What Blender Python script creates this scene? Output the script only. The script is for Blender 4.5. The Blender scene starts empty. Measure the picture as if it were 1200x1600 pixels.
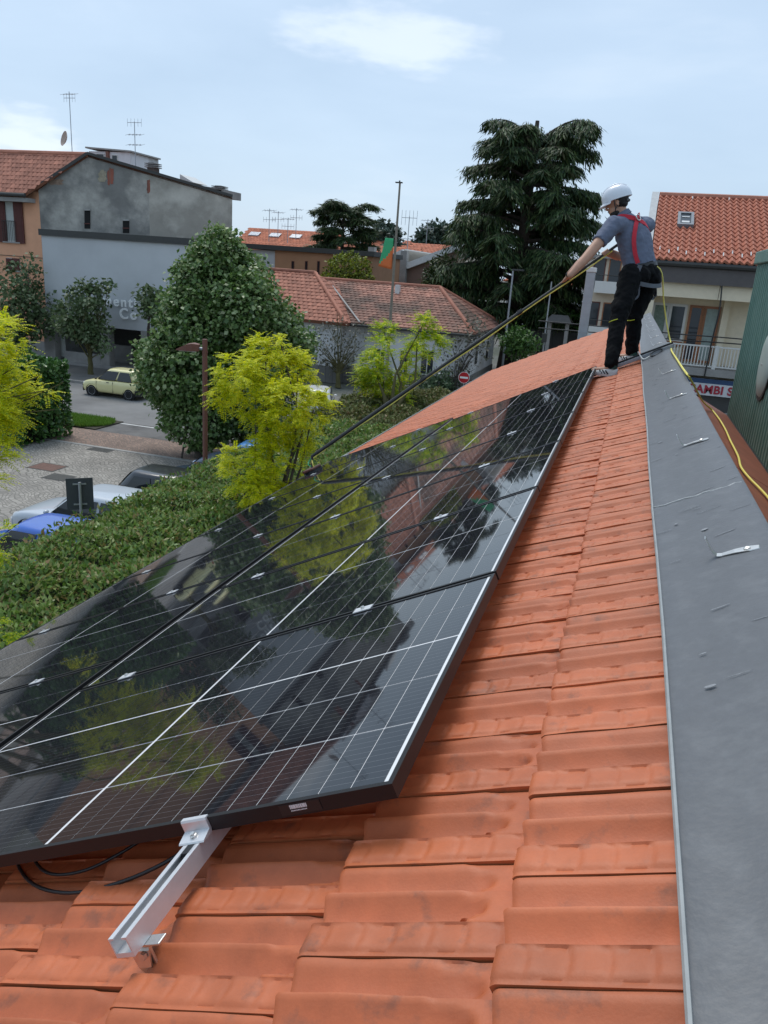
import bpy, math, random
import numpy as np
from mathutils import Vector, Matrix

random.seed(11)
rng = np.random.default_rng(11)
SC = bpy.context.scene
COL = SC.collection
rad = math.radians

# ------------------------------------------------------------------ camera
FPX = 1202.0                      # focal length for a 1200 px wide frame
HC = 7.3                          # eye height above the street
CM = np.array([[0.9517648, 0.1512707, -0.2669474],
               [0.2995060, -0.2690970, 0.9153594],
               [0.0666323, -0.9511593, -0.3014236]])   # columns: right, down, forward (world axes)
cam_d = bpy.data.cameras.new('camera')
cam_d.sensor_fit = 'HORIZONTAL'
cam_d.sensor_width = 36.0
cam_d.lens = 36.0 * FPX / 1200.0
cam_d.clip_start = 0.05
cam_d.clip_end = 3000.0
cam = bpy.data.objects.new('camera', cam_d)
COL.objects.link(cam)
r_, d_, f_ = CM[:, 0], CM[:, 1], CM[:, 2]
mw = Matrix(((r_[0], -d_[0], -f_[0], 0), (r_[1], -d_[1], -f_[1], 0), (r_[2], -d_[2], -f_[2], HC), (0, 0, 0, 1)))
cam.matrix_world = mw
SC.camera = cam

# ------------------------------------------------------------------ sky and sun
SUN_EL, SUN_AZ = 60.0, 322.0      # degrees; azimuth clockwise from +Y
world = bpy.data.worlds.new('World')
SC.world = world
world.use_nodes = True
wn, wl = world.node_tree.nodes, world.node_tree.links
wn.clear()
out = wn.new('ShaderNodeOutputWorld')
bg = wn.new('ShaderNodeBackground')
sky = wn.new('ShaderNodeTexSky')
sky.sky_type = 'NISHITA'
sky.sun_disc = False
sky.sun_elevation = rad(SUN_EL)
sky.sun_rotation = rad(SUN_AZ)
sky.dust_density = 1.5
sky.ozone_density = 1.5
tc = wn.new('ShaderNodeTexCoord')
mp = wn.new('ShaderNodeMapping')
mp.inputs['Scale'].default_value = (1.0, 1.0, 3.2)
wl.new(tc.outputs['Generated'], mp.inputs['Vector'])
n1 = wn.new('ShaderNodeTexNoise')
n1.inputs['Scale'].default_value = 2.4
n1.inputs['Detail'].default_value = 7.0
n1.inputs['Roughness'].default_value = 0.52
n1.inputs['Distortion'].default_value = 0.25
wl.new(mp.outputs['Vector'], n1.inputs['Vector'])
cr = wn.new('ShaderNodeValToRGB')     # thin high overcast, denser patches nearly white
cr.color_ramp.elements[0].position = 0.34
cr.color_ramp.elements[0].color = (2.85, 3.72, 4.75, 1)
cr.color_ramp.elements[1].position = 0.74
cr.color_ramp.elements[1].color = (4.0, 4.75, 5.6, 1)
e = cr.color_ramp.elements.new(0.58)
e.color = (3.3, 4.18, 5.2, 1)
wl.new(n1.outputs['Fac'], cr.inputs['Fac'])
mx = wn.new('ShaderNodeMix')
mx.data_type = 'RGBA'
mx.inputs['Factor'].default_value = 0.84
wl.new(sky.outputs['Color'], mx.inputs['A'])
# two soft clouds: one overhead of the street, one low above the left roofs
cur = cr.outputs['Color']
n2 = wn.new('ShaderNodeTexNoise')
n2.inputs['Scale'].default_value = 16.0
n2.inputs['Detail'].default_value = 6.0
wl.new(mp.outputs['Vector'], n2.inputs['Vector'])
for (cx_, cy_, hw_, hh_, amt_) in ((628, 62, 0.105, 0.028, 0.55), (30, 214, 0.05, 0.026, 0.6)):
    dv_ = CM @ np.array([(cx_ - 600) / FPX, (cy_ - 800) / FPX, 1.0])
    dv_ = dv_ / np.linalg.norm(dv_)
    sb = wn.new('ShaderNodeVectorMath'); sb.operation = 'SUBTRACT'
    wl.new(tc.outputs['Generated'], sb.inputs[0]); sb.inputs[1].default_value = tuple(dv_)
    ml = wn.new('ShaderNodeVectorMath'); ml.operation = 'MULTIPLY'
    wl.new(sb.outputs[0], ml.inputs[0]); ml.inputs[1].default_value = (1 / hw_, 1 / hw_, 1 / hh_)
    le = wn.new('ShaderNodeVectorMath'); le.operation = 'LENGTH'
    wl.new(ml.outputs[0], le.inputs[0])
    ns = wn.new('ShaderNodeMath'); ns.operation = 'MULTIPLY_ADD'
    wl.new(n2.outputs['Fac'], ns.inputs[0]); ns.inputs[1].default_value = -2.2; wl.new(le.outputs['Value'], ns.inputs[2])
    mrw = wn.new('ShaderNodeMapRange'); mrw.interpolation_type = 'SMOOTHSTEP'
    mrw.inputs['From Min'].default_value = -0.75; mrw.inputs['From Max'].default_value = 0.25
    mrw.inputs['To Min'].default_value = amt_; mrw.inputs['To Max'].default_value = 0.0
    wl.new(ns.outputs[0], mrw.inputs['Value'])
    mc = wn.new('ShaderNodeMix'); mc.data_type = 'RGBA'
    wl.new(mrw.outputs['Result'], mc.inputs['Factor']); wl.new(cur, mc.inputs['A'])
    mc.inputs['B'].default_value = (5.9, 6.3, 6.8, 1)
    cur = mc.outputs['Result']
wl.new(cur, mx.inputs['B'])
wl.new(mx.outputs['Result'], bg.inputs['Color'])
bg.inputs['Strength'].default_value = 0.1
wl.new(bg.outputs['Background'], out.inputs['Surface'])

sun_d = bpy.data.lights.new('sun', 'SUN')
sun_d.energy = 1.1
sun_d.angle = rad(30.0)
sun_d.color = (1.0, 0.955, 0.89)
sun = bpy.data.objects.new('sun', sun_d)
COL.objects.link(sun)
az, el = rad(SUN_AZ), rad(SUN_EL)
sdir = Vector((math.sin(az) * math.cos(el), math.cos(az) * math.cos(el), math.sin(el)))
sun.rotation_euler = sdir.to_track_quat('Z', 'Y').to_euler()
sun.location = (0, -10, 40)

vs = SC.view_settings
vs.view_transform = 'Standard'
vs.look = 'None'
vs.exposure = 0.84
vs.gamma = 1.0
vs.use_curve_mapping = False
SC.cycles.use_denoising = True
SC.cycles.max_bounces = 8
SC.cycles.caustics_reflective = False
SC.cycles.caustics_refractive = False

# ------------------------------------------------------------------ survey helpers (picture point -> place)
def _ray(x, y):
    return CM @ np.array([(x - 600) / FPX, (y - 800) / FPX, 1.0])
def at_y(x, y, Y):
    d = _ray(x, y)
    return Vector((d[0] * Y / d[1], Y, HC + d[2] * Y / d[1]))
def at_x(x, y, X):
    d = _ray(x, y)
    return Vector((X, d[1] * X / d[0], HC + d[2] * X / d[0]))
def at_z(x, y, z=0.0):
    d = _ray(x, y)
    t = (z - HC) / d[2]
    return Vector((d[0] * t, d[1] * t, z))
def at_d(x, y, D):
    d = _ray(x, y)
    return Vector((d[0] * D, d[1] * D, HC + d[2] * D))

TH = rad(26.8)                                  # roof pitch
RT = Vector((-0.2785, 1.1249, 6.4303))          # upper near corner of the panel field
RU = Vector((math.cos(TH), 0, math.sin(TH)))    # up the slope
RN = Vector((-math.sin(TH), 0, math.cos(TH)))   # out of the roof
RM = Matrix.Translation(RT) @ Matrix.Rotation(-TH, 4, 'Y')
def roofp(a, b, c=0.0):
    return RT + RU * a + Vector((0, b, 0)) + RN * c

# ------------------------------------------------------------------ materials
MATS = {}
def lin(r, g, b):
    f = lambda c: (c / 255 / 12.92) if c / 255 <= 0.04045 else ((c / 255 + 0.055) / 1.055) ** 2.4
    return (f(r), f(g), f(b))
def pm(name, col, rough=0.7, metal=0.0, var=0.15, vscale=6.0, bump=0.0, bscale=40.0, col2=None, c2amt=0.5, c2scale=2.0,
       spec=0.5, rnd=0.0, coat=0.0, coords='Object', detail=5.0, stretch=None):
    if name in MATS:
        return MATS[name]
    m = bpy.data.materials.new(name)
    m.use_nodes = True
    nt = m.node_tree
    N, L = nt.nodes, nt.links
    b = N['Principled BSDF']
    b.inputs['Roughness'].default_value = rough
    b.inputs['Metallic'].default_value = metal
    b.inputs['Specular IOR Level'].default_value = spec
    b.inputs['Coat Weight'].default_value = coat
    b.inputs['Coat Roughness'].default_value = 0.05
    tcn = N.new('ShaderNodeTexCoord')
    src = tcn.outputs[coords]
    if stretch:
        mpn = N.new('ShaderNodeMapping')
        mpn.inputs['Scale'].default_value = stretch
        L.new(src, mpn.inputs['Vector'])
        src = mpn.outputs['Vector']
    if rnd > 0:                      # each piece shows its own part of the stain pattern
        oi0 = N.new('ShaderNodeObjectInfo')
        sc0 = N.new('ShaderNodeMath'); sc0.operation = 'MULTIPLY'; sc0.inputs[1].default_value = 37.0
        L.new(oi0.outputs['Random'], sc0.inputs[0])
        ad0 = N.new('ShaderNodeVectorMath'); ad0.operation = 'ADD'
        L.new(src, ad0.inputs[0]); L.new(sc0.outputs[0], ad0.inputs[1])
        src = ad0.outputs[0]
    base = N.new('ShaderNodeRGB')
    base.outputs[0].default_value = (*col, 1)
    cur = base.outputs[0]
    if col2 is not None:
        nz = N.new('ShaderNodeTexNoise')
        nz.inputs['Scale'].default_value = c2scale
        nz.inputs['Detail'].default_value = 8
        nz.inputs['Roughness'].default_value = 0.62
        L.new(src, nz.inputs['Vector'])
        rp = N.new('ShaderNodeValToRGB')
        rp.color_ramp.elements[0].position = max(0.0, 0.62 - c2amt * 0.5)
        rp.color_ramp.elements[1].position = min(1.0, 0.72 - c2amt * 0.3)
        L.new(nz.outputs['Fac'], rp.inputs['Fac'])
        mm = N.new('ShaderNodeMix')
        mm.data_type = 'RGBA'
        L.new(rp.outputs['Color'], mm.inputs['Factor'])
        L.new(cur, mm.inputs['A'])
        mm.inputs['B'].default_value = (*col2, 1)
        cur = mm.outputs['Result']
    if var > 0:
        nz = N.new('ShaderNodeTexNoise')
        nz.inputs['Scale'].default_value = vscale
        nz.inputs['Detail'].default_value = detail
        nz.inputs['Roughness'].default_value = 0.65
        L.new(src, nz.inputs['Vector'])
        mr = N.new('ShaderNodeMapRange')
        mr.inputs['From Min'].default_value = 0.25
        mr.inputs['From Max'].default_value = 0.75
        mr.inputs['To Min'].default_value = 1 - var
        mr.inputs['To Max'].default_value = 1 + var
        L.new(nz.outputs['Fac'], mr.inputs['Value'])
        hv = N.new('ShaderNodeHueSaturation')
        L.new(cur, hv.inputs['Color'])
        L.new(mr.outputs['Result'], hv.inputs['Value'])
        cur = hv.outputs['Color']
    if rnd > 0:
        oi = N.new('ShaderNodeObjectInfo')
        ge = N.new('ShaderNodeNewGeometry')
        ad = N.new('ShaderNodeMath'); ad.operation = 'ADD'
        L.new(oi.outputs['Random'], ad.inputs[0])
        L.new(ge.outputs['Random Per Island'], ad.inputs[1])
        fr = N.new('ShaderNodeMath'); fr.operation = 'FRACT'
        L.new(ad.outputs[0], fr.inputs[0])
        mr = N.new('ShaderNodeMapRange')
        mr.inputs['To Min'].default_value = 1 - rnd
        mr.inputs['To Max'].default_value = 1 + rnd
        L.new(fr.outputs[0], mr.inputs['Value'])
        hv = N.new('ShaderNodeHueSaturation')
        L.new(cur, hv.inputs['Color'])
        L.new(mr.outputs['Result'], hv.inputs['Value'])
        cur = hv.outputs['Color']
    L.new(cur, b.inputs['Base Color'])
    if bump > 0:
        nz = N.new('ShaderNodeTexNoise')
        nz.inputs['Scale'].default_value = bscale
        nz.inputs['Detail'].default_value = 6
        L.new(src, nz.inputs['Vector'])
        bp = N.new('ShaderNodeBump')
        bp.inputs['Strength'].default_value = bump
        bp.inputs['Distance'].default_value = 0.02
        L.new(nz.outputs['Fac'], bp.inputs['Height'])
        L.new(bp.outputs['Normal'], b.inputs['Normal'])
    MATS[name] = m
    return m

def leafmat(name, cols, trans=0.25, rough=0.5, spec=0.35):
    if name in MATS:
        return MATS[name]
    m = bpy.data.materials.new(name)
    m.use_nodes = True
    N, L = m.node_tree.nodes, m.node_tree.links
    b = N['Principled BSDF']
    b.inputs['Roughness'].default_value = rough
    b.inputs['Specular IOR Level'].default_value = spec
    ge = N.new('ShaderNodeNewGeometry')
    rp = N.new('ShaderNodeValToRGB')
    el_ = rp.color_ramp.elements
    el_[0].position = 0.0
    el_[0].color = (*cols[0], 1)
    el_[1].position = 1.0
    el_[1].color = (*cols[-1], 1)
    for i, c in enumerate(cols[1:-1]):
        q = el_.new((i + 1) / (len(cols) - 1))
        q.color = (*c, 1)
    L.new(ge.outputs['Random Per Island'], rp.inputs['Fac'])
    L.new(rp.outputs['Color'], b.inputs['Base Color'])
    tr = N.new('ShaderNodeBsdfTranslucent')
    L.new(rp.outputs['Color'], tr.inputs['Color'])
    ms = N.new('ShaderNodeMixShader')
    ms.inputs['Fac'].default_value = trans
    L.new(b.outputs['BSDF'], ms.inputs[1])
    L.new(tr.outputs['BSDF'], ms.inputs[2])
    L.new(ms.outputs['Shader'], N['Material Output'].inputs['Surface'])
    MATS[name] = m
    return m

# ------------------------------------------------------------------ mesh helpers
WM = {}                                         # world matrix of each parent
class MB:
    def __init__(s):
        s.v, s.f, s.m = [], [], []
    def add(s, vs_, fs, mi=0):
        o = len(s.v)
        s.v.extend([tuple(p) for p in vs_])
        s.f.extend([tuple(i + o for i in f) for f in fs])
        s.m.extend([mi] * len(fs))
        return s
    def box(s, x0, x1, y0, y1, z0, z1, mi=0, mat=None):
        p = [Vector((x, y, z)) for z in (z0, z1) for y in (y0, y1) for x in (x0, x1)]
        if mat is not None:
            p = [mat @ q for q in p]
        return s.add(p, [(0, 2, 3, 1), (4, 5, 7, 6), (0, 1, 5, 4), (2, 6, 7, 3), (0, 4, 6, 2), (1, 3, 7, 5)], mi)
    def bar(s, a, b, w, h, up=(0, 0, 1), mi=0):
        a, b, up = Vector(a), Vector(b), Vector(up)
        d = (b - a).normalized()
        sd = d.cross(up).normalized()
        u2 = sd.cross(d).normalized()
        p = []
        for q in (a, b):
            for i, j in ((-1, -1), (1, -1), (1, 1), (-1, 1)):
                p.append(q + sd * (w / 2 * i) + u2 * (h / 2 * j))
        return s.add(p, [(3, 2, 1, 0), (4, 5, 6, 7), (0, 1, 5, 4), (1, 2, 6, 5), (2, 3, 7, 6), (3, 0, 4, 7)], mi)
    def loft(s, rings, mi=0, caps=True, closed=True):
        n = len(rings[0])
        vs_ = [p for r in rings for p in r]
        fs = []
        for i in range(len(rings) - 1):
            for j in range(n if closed else n - 1):
                k = (j + 1) % n
                fs.append((i * n + j, i * n + k, (i + 1) * n + k, (i + 1) * n + j))
        if caps:
            fs.append(tuple(range(n))[::-1])
            fs.append(tuple((len(rings) - 1) * n + j for j in range(n)))
        return s.add(vs_, fs, mi)
    def tube(s, pts, r, seg=8, mi=0, caps=True):
        pts = [Vector(p) for p in pts]
        rr = r if isinstance(r, (list, tuple)) else [r] * len(pts)
        rings = []
        prev = None
        for i, p in enumerate(pts):
            d = (pts[min(i + 1, len(pts) - 1)] - pts[max(i - 1, 0)]).normalized()
            if prev is None:
                a = Vector((0, 0, 1)) if abs(d.z) < 0.9 else Vector((1, 0, 0))
                x = d.cross(a).normalized()
            else:
                x = (prev - d * prev.dot(d)).normalized()
            prev = x
            y = d.cross(x)
            rings.append([p + (x * math.cos(t) + y * math.sin(t)) * rr[i] for t in [2 * math.pi * k / seg for k in range(seg)]])
        return s.loft(rings, mi, caps)
    def ring_loft(s, secs, seg=16, mi=0):
        """secs: (centre, axis_x vector, axis_y vector) - elliptical sections"""
        rings = [[Vector(c) + Vector(ax) * math.cos(t) + Vector(ay) * math.sin(t) for t in [2 * math.pi * k / seg for k in range(seg)]] for c, ax, ay in secs]
        return s.loft(rings, mi)
    def ellipsoid(s, c, ax, ay, az_, seg=16, rings=10, mi=0, v0=0.0, v1=1.0):
        c, ax, ay, az_ = Vector(c), Vector(ax), Vector(ay), Vector(az_)
        R = []
        for i in range(rings + 1):
            ph = -math.pi / 2 + math.pi * (v0 + (v1 - v0) * i / rings)
            R.append([c + az_ * math.sin(ph) + (ax * math.cos(t) + ay * math.sin(t)) * max(math.cos(ph), 1e-3) for t in [2 * math.pi * k / seg for k in range(seg)]])
        return s.loft(R, mi)
    def lathe(s, c, prof, seg=20, axis=(0, 0, 1), mi=0, ring=False):
        axis = Vector(axis).normalized()
        a = Vector((1, 0, 0)) if abs(axis.x) < 0.8 else Vector((0, 1, 0))
        x = axis.cross(a).normalized()
        y = axis.cross(x)
        c = Vector(c)
        R = [[c + axis * h + (x * math.cos(t) + y * math.sin(t)) * max(r, 1e-4) for t in [2 * math.pi * k / seg for k in range(seg)]] for r, h in prof]
        if ring:
            R.append(R[0])
        return s.loft(R, mi, caps=not ring)
    def prism(s, poly, ext, mi=0):
        """poly: list of 3-D points (planar), ext: extrusion vector"""
        n = len(poly)
        a = [Vector(p) for p in poly]
        b = [p + Vector(ext) for p in a]
        fs = [tuple(range(n))[::-1], tuple(range(n, 2 * n))]
        for i in range(n):
            j = (i + 1) % n
            fs.append((i, j, n + j, n + i))
        return s.add(a + b, fs, mi)
    def mesh(s, name, mats):
        me = bpy.data.meshes.new(name)
        me.from_pydata(s.v, [], s.f)
        for m in (mats if isinstance(mats, (list, tuple)) else [mats]):
            me.materials.append(m)
        if any(s.m):
            me.polygons.foreach_set('material_index', s.m)
        return me
    def build(s, name, mats, parent=None, smooth=False, bevel=0.0, local=False, fix=True):
        if parent is not None and not local:
            inv = WM[parent.name].inverted()
            s.v = [tuple(inv @ Vector(p)) for p in s.v]
        me = s.mesh(name, mats)
        if fix:
            import bmesh
            bm = bmesh.new()
            bm.from_mesh(me)
            bmesh.ops.recalc_face_normals(bm, faces=bm.faces)
            bm.to_mesh(me)
            bm.free()
        return link(name, me, parent, smooth, bevel)

def link(name, me, parent=None, smooth=False, bevel=0.0, matrix=None):
    o = bpy.data.objects.new(name, me)
    COL.objects.link(o)
    if smooth:
        me.polygons.foreach_set('use_smooth', [True] * len(me.polygons))
        try:
            me.set_sharp_from_angle(angle=rad(smooth if smooth > 1 else 40))
        except Exception:
            pass
    if bevel > 0:
        b = o.modifiers.new('bevel', 'BEVEL')
        b.width = bevel
        b.segments = 2
        b.limit_method = 'ANGLE'
        b.angle_limit = rad(40)
    if parent is not None:
        o.parent = parent
    if matrix is not None:
        o.matrix_basis = matrix
    WM[o.name] = (WM[parent.name] if parent is not None else Matrix()) @ (matrix if matrix is not None else Matrix())
    return o

def tag(o, label=None, cat=None, group=None, kind=None):
    if label: o['label'] = label
    if cat: o['category'] = cat
    if group: o['group'] = group
    if kind: o['kind'] = kind
    return o
def thing(name, label, cat, mat=None, group=None):
    o = bpy.data.objects.new(name, None)
    o.empty_display_size = 0.1
    COL.objects.link(o)
    m = mat if isinstance(mat, Matrix) else Matrix.Translation(mat if mat is not None else (0, 0, 0))
    o.matrix_basis = m
    WM[o.name] = m
    return tag(o, label, cat, group)
def copy_tree(o, matrix=None, parent=None):
    c = o.copy()
    COL.objects.link(c)
    c.parent = parent
    if matrix is not None:
        c.matrix_basis = matrix
    WM[c.name] = (WM[parent.name] if parent is not None else Matrix()) @ c.matrix_basis
    for ch in [x for x in KIDS.get(o.name, [])]:
        copy_tree(ch, None, c)
        KIDS.setdefault(c.name, [])
    return c
KIDS = {}
def index_kids(o):
    KIDS[o.name] = [c for c in bpy.data.objects if c.parent == o]
    for c in KIDS[o.name]:
        index_kids(c)

def quads(name, V, mat, parent=None, tris=False):
    """V: (N,4,3) world coordinates -> one mesh of N free quads"""
    V = np.asarray(V, dtype=np.float32)
    N, k = V.shape[0], V.shape[1]
    if parent is not None:
        inv = np.array(WM[parent.name].inverted())
        V = V @ inv[:3, :3].T + inv[:3, 3]
    me = bpy.data.meshes.new(name)
    me.vertices.add(N * k)
    me.vertices.foreach_set('co', V.reshape(-1).astype(np.float32))
    me.loops.add(N * k)
    me.loops.foreach_set('vertex_index', np.arange(N * k, dtype=np.int32))
    me.polygons.add(N)
    me.polygons.foreach_set('loop_start', np.arange(0, N * k, k, dtype=np.int32))
    me.polygons.foreach_set('loop_total', np.full(N, k, dtype=np.int32))
    me.update(calc_edges=True)
    me.materials.append(mat)
    return link(name, me, parent)

def unit(a):
    return a / np.maximum(np.linalg.norm(a, axis=-1, keepdims=True), 1e-9)
def leaf_quads(P, D, Nn, ln, wd):
    """P base points, D leaf axis, Nn leaf normal, ln/wd arrays -> diamond leaves"""
    D = unit(D)
    S = unit(np.cross(D, Nn))
    ln = np.asarray(ln).reshape(-1, 1)
    wd = np.asarray(wd).reshape(-1, 1)
    U = np.cross(S, D)
    a = P
    b = P + D * ln * 0.45 + S * wd * 0.5 + U * wd * 0.12
    c = P + D * ln
    d = P + D * ln * 0.45 - S * wd * 0.5 + U * wd * 0.12
    return np.stack([a, b, c, d], 1)
def rdir(n, up=0.0):
    d = rng.normal(size=(n, 3))
    d = unit(d)
    d[:, 2] += up
    return unit(d)
def blob_points(blobs, n, surf=0.6):
    """clump centres in a union of ellipsoids (c, (rx,ry,rz)); returns points and outward directions"""
    vol = np.array([b[1][0] * b[1][1] * b[1][2] for b in blobs]) ** (2 / 3)
    idx = rng.choice(len(blobs), size=n, p=vol / vol.sum())
    C_ = np.array([list(b[0]) for b in blobs])[idx]
    R_ = np.array([list(b[1]) for b in blobs])[idx]
    d = rdir(n)
    rr = (1 - surf) * rng.random(n) ** (1 / 3) + surf * (0.86 + 0.18 * rng.random(n))
    pick = rng.random(n) < 0.25
    rr[pick] = rng.random(pick.sum()) ** 0.4 * 0.9
    return C_ + d * R_ * rr[:, None], d
def crown(name, blobs, clumps, per, clump_r, leaf, wid, mat, parent, up=0.4, droop=0.2, surf=0.6, squash=0.6):
    P, D = blob_points(blobs, clumps, surf)
    n = clumps * per
    off = rng.normal(size=(n, 3)) * clump_r
    off[:, 2] *= squash
    PP = np.repeat(P, per, 0) + off
    DD = np.repeat(D, per, 0)
    ax = unit(DD * 0.7 + rdir(n) * 0.9 + np.array([0, 0, -droop]))
    nn = unit(DD * 0.5 + rdir(n) * 0.55 + np.array([0, 0, up]))
    s = (0.65 + 0.7 * rng.random(n))
    Q = leaf_quads(PP, ax, nn, leaf * s, wid * s)
    return quads(name, Q, mat, parent)
def fronds(name, blobs, n, flen, pairs, leaf, wid, mat, parent, droop=0.55, surf=0.7):
    """pinnate leaves: a drooping stalk with pairs of leaflets"""
    per = 9                                   # sprays: several fronds from one twig end
    Pc, Dc = blob_points(blobs, n // per, surf)
    n = (n // per) * per
    P = np.repeat(Pc, per, 0) + rng.normal(size=(n, 3)) * flen * 0.12
    D = np.repeat(Dc, per, 0)
    ax = D * 0.7 + rdir(n) * 0.9
    ax[:, 2] = ax[:, 2] * 0.45 + 0.15
    ax = unit(ax)
    L_ = flen * (0.6 + 0.7 * rng.random(n))
    out_ = []
    for k in range(pairs):
        t = (k + 0.6) / pairs
        q = P + ax * (L_ * t)[:, None] + np.array([0, 0, -1.0]) * (L_ * droop * t * t)[:, None]
        tang = unit(ax + np.array([0, 0, -2 * droop * t]))
        side = unit(np.cross(tang, np.array([0, 0, 1.0])) + rdir(n) * 0.12)
        nn = unit(np.cross(side, tang) + rdir(n) * 0.45)
        sz = 1.0 - 0.5 * abs(t - 0.45)
        for sg in (-1, 1):
            dd = unit(side * sg + tang * 0.45 + rdir(n) * 0.18 + np.array([0, 0, -0.15]))
            out_.append(leaf_quads(q, dd, nn, np.full(n, leaf * sz), np.full(n, wid * sz)))
    return quads(name, np.concatenate(out_), mat, parent)
def branch_mesh(base, tips, r0, r1, wob=0.06, seg=7, fork=0.45, limb=1.0):
    """trunk from base to the fork, then one limb to each tip"""
    m = MB()
    base = Vector(base)
    cen = sum((Vector(t) for t in tips), Vector()) / len(tips)
    fk = base.lerp(cen, fork)
    fk.x = base.x * 0.6 + fk.x * 0.4
    fk.y = base.y * 0.6 + fk.y * 0.4
    pts = [base.lerp(fk, i / 5) + Vector((random.uniform(-1, 1), random.uniform(-1, 1), 0)) * wob * (i > 0) for i in range(6)]
    m.tube(pts, [r0 * (1.25 - 0.25 * min(i, 1)) * (1 - 0.3 * i / 5) for i in range(6)], seg)
    for t in tips:
        t = Vector(t)
        s0 = pts[random.choice((3, 4, 5))]
        mid = s0.lerp(t, 0.5) + Vector((random.uniform(-1, 1), random.uniform(-1, 1), random.uniform(-0.2, 1))) * (t - s0).length * 0.12
        q = [s0, s0.lerp(mid, 0.55) + Vector((0, 0, 0.02)), mid, mid.lerp(t, 0.55), t]
        m.tube(q, [r0 * 0.55 * limb, r0 * 0.45 * limb, r0 * 0.33 * limb, max(r0 * 0.2 * limb, r1), r1], 6)
    return m

def frame_from(poly):
    p0, p1, p2 = Vector(poly[0]), Vector(poly[1]), Vector(poly[-1])
    e1 = (p1 - p0).normalized()
    nrm = e1.cross(p2 - p0).normalized()
    e2 = nrm.cross(e1).normalized()
    return p0, e1, e2, nrm
def inside(x, y, pg):
    c = False
    j = len(pg) - 1
    for i in range(len(pg)):
        xi, yi = pg[i]
        xj, yj = pg[j]
        if (yi > y) != (yj > y) and x < (xj - xi) * (y - yi) / (yj - yi) + xi:
            c = not c
        j = i
    return c
def tiled_plane(mb, poly, tw, tl, lift=0.03, bow=0.02, segs=3, clear=0.015):
    """roof tiles as free pieces over a planar polygon; poly[0]->poly[1] is the eave"""
    p0, e1, e2, nr = frame_from(poly)
    if nr.z < 0:
        nr = -nr
    pg = [((Vector(p) - p0).dot(e1), (Vector(p) - p0).dot(e2)) for p in poly]
    x0, x1 = min(p[0] for p in pg), max(p[0] for p in pg)
    y0, y1 = min(p[1] for p in pg), max(p[1] for p in pg)
    j = 0
    y = y0
    while y < y1:
        x = x0 - (tw * 0.5 if j % 2 else 0)
        while x < x1:
            if inside(x + tw / 2, y + tl / 2, pg):
                vs_ = []
                jz = random.uniform(-0.006, 0.006)
                for (yy, zz) in ((y, 0.0), (y, lift), (y + tl * 1.05, lift * 0.25)):
                    for k in range(segs + 1):
                        t = k / segs
                        b = bow * math.sin(math.pi * t) if zz > 0 else 0.0
                        vs_.append(p0 + e1 * (x + tw * (0.02 + 0.96 * t)) + e2 * yy + nr * (clear + zz + b + (jz if zz else 0)))
                n = segs + 1
                fs = []
                for r in range(2):
                    for k in range(segs):
                        fs.append((r * n + k, r * n + k + 1, (r + 1) * n + k + 1, (r + 1) * n + k))
                mb.add(vs_, fs)
            x += tw
        y += tl
        j += 1
    return mb
# ================================================================== the roof we stand on
M_tile = pm('clay_tile', (0.48, 0.126, 0.045), 0.55, var=0.16, vscale=14, bump=0.05, bscale=220, col2=(0.30, 0.095, 0.045), c2amt=0.10, c2scale=12, rnd=0.12)
M_deck = pm('roof_board', (0.16, 0.06, 0.03), 0.9, var=0.2)
M_flash = pm('grey_painted_sheet', (0.105, 0.110, 0.117), 0.45, var=0.10, vscale=40, bump=0.06, bscale=90, col2=(0.125, 0.130, 0.136), c2amt=0.25, c2scale=14, detail=10)
M_lip = pm('bare_sheet_edge', (0.36, 0.37, 0.36), 0.45, metal=0.3, var=0.2, vscale=12)
M_steel = pm('stainless_steel', (0.72, 0.70, 0.66), 0.34, metal=1.0, var=0.12, vscale=30)
M_alu = pm('aluminium', (0.74, 0.74, 0.75), 0.42, metal=0.55, var=0.06, vscale=25, bump=0.03, bscale=90)
M_gut = pm('gutter_zinc', (0.20, 0.22, 0.24), 0.5, metal=0.3, var=0.15)
M_white = pm('white_sealant', (0.5, 0.5, 0.48), 0.6, var=0.1)
M_hwall = pm('house_render', (0.55, 0.50, 0.42), 0.9, var=0.12, bump=0.1)
M_brown = pm('brown_sheet', (0.115, 0.075, 0.06), 0.5, var=0.2, vscale=5)
M_lbrown = pm('light_brown_sheet', (0.26, 0.17, 0.13), 0.55, var=0.18, vscale=5)
M_redmem = pm('red_coated_sheet', (0.27, 0.085, 0.048), 0.55, var=0.22, vscale=5, bump=0.1, bscale=14)

house = thing('tiled_house', 'low house with orange clay tile roof and grey ridge flashing carrying the solar panels', 'house', (-1.6, 10, 0))
m = MB(); m.box(-3.75, 0.40, -3.0, 21.0, 0, 4.15); m.box(0.30, 0.42, -3.0, 20.3, 4.15, 6.45); m.box(0.40, 2.6, -3.0, 9.0, 0, 4.1); m.build('wall', M_hwall, house)
# boarded deck under the tiles (front slope) with its skewed far end
def yend(a):
    return 20.0 + (0.5 - a) * 0.73
m = MB()
m.prism([roofp(0.75, -3.2, -0.20), roofp(-4.12, -3.2, -0.20), roofp(-4.12, yend(-4.12) - 0.05, -0.20), roofp(0.75, yend(0.6) - 0.1, -0.20)], RN * 0.03)
m.build('roof_deck', M_deck, house)
m = MB()
m.prism([roofp(0.75, yend(0.6) - 0.12, -0.36), roofp(-4.1, yend(-4.1) - 0.08, -0.36), roofp(-4.1, yend(-4.1) - 0.08, -0.2), roofp(0.75, yend(0.6) - 0.12, -0.2)], (0, 0.03, 0))
m.build('verge_board', M_brown, house)

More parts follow.
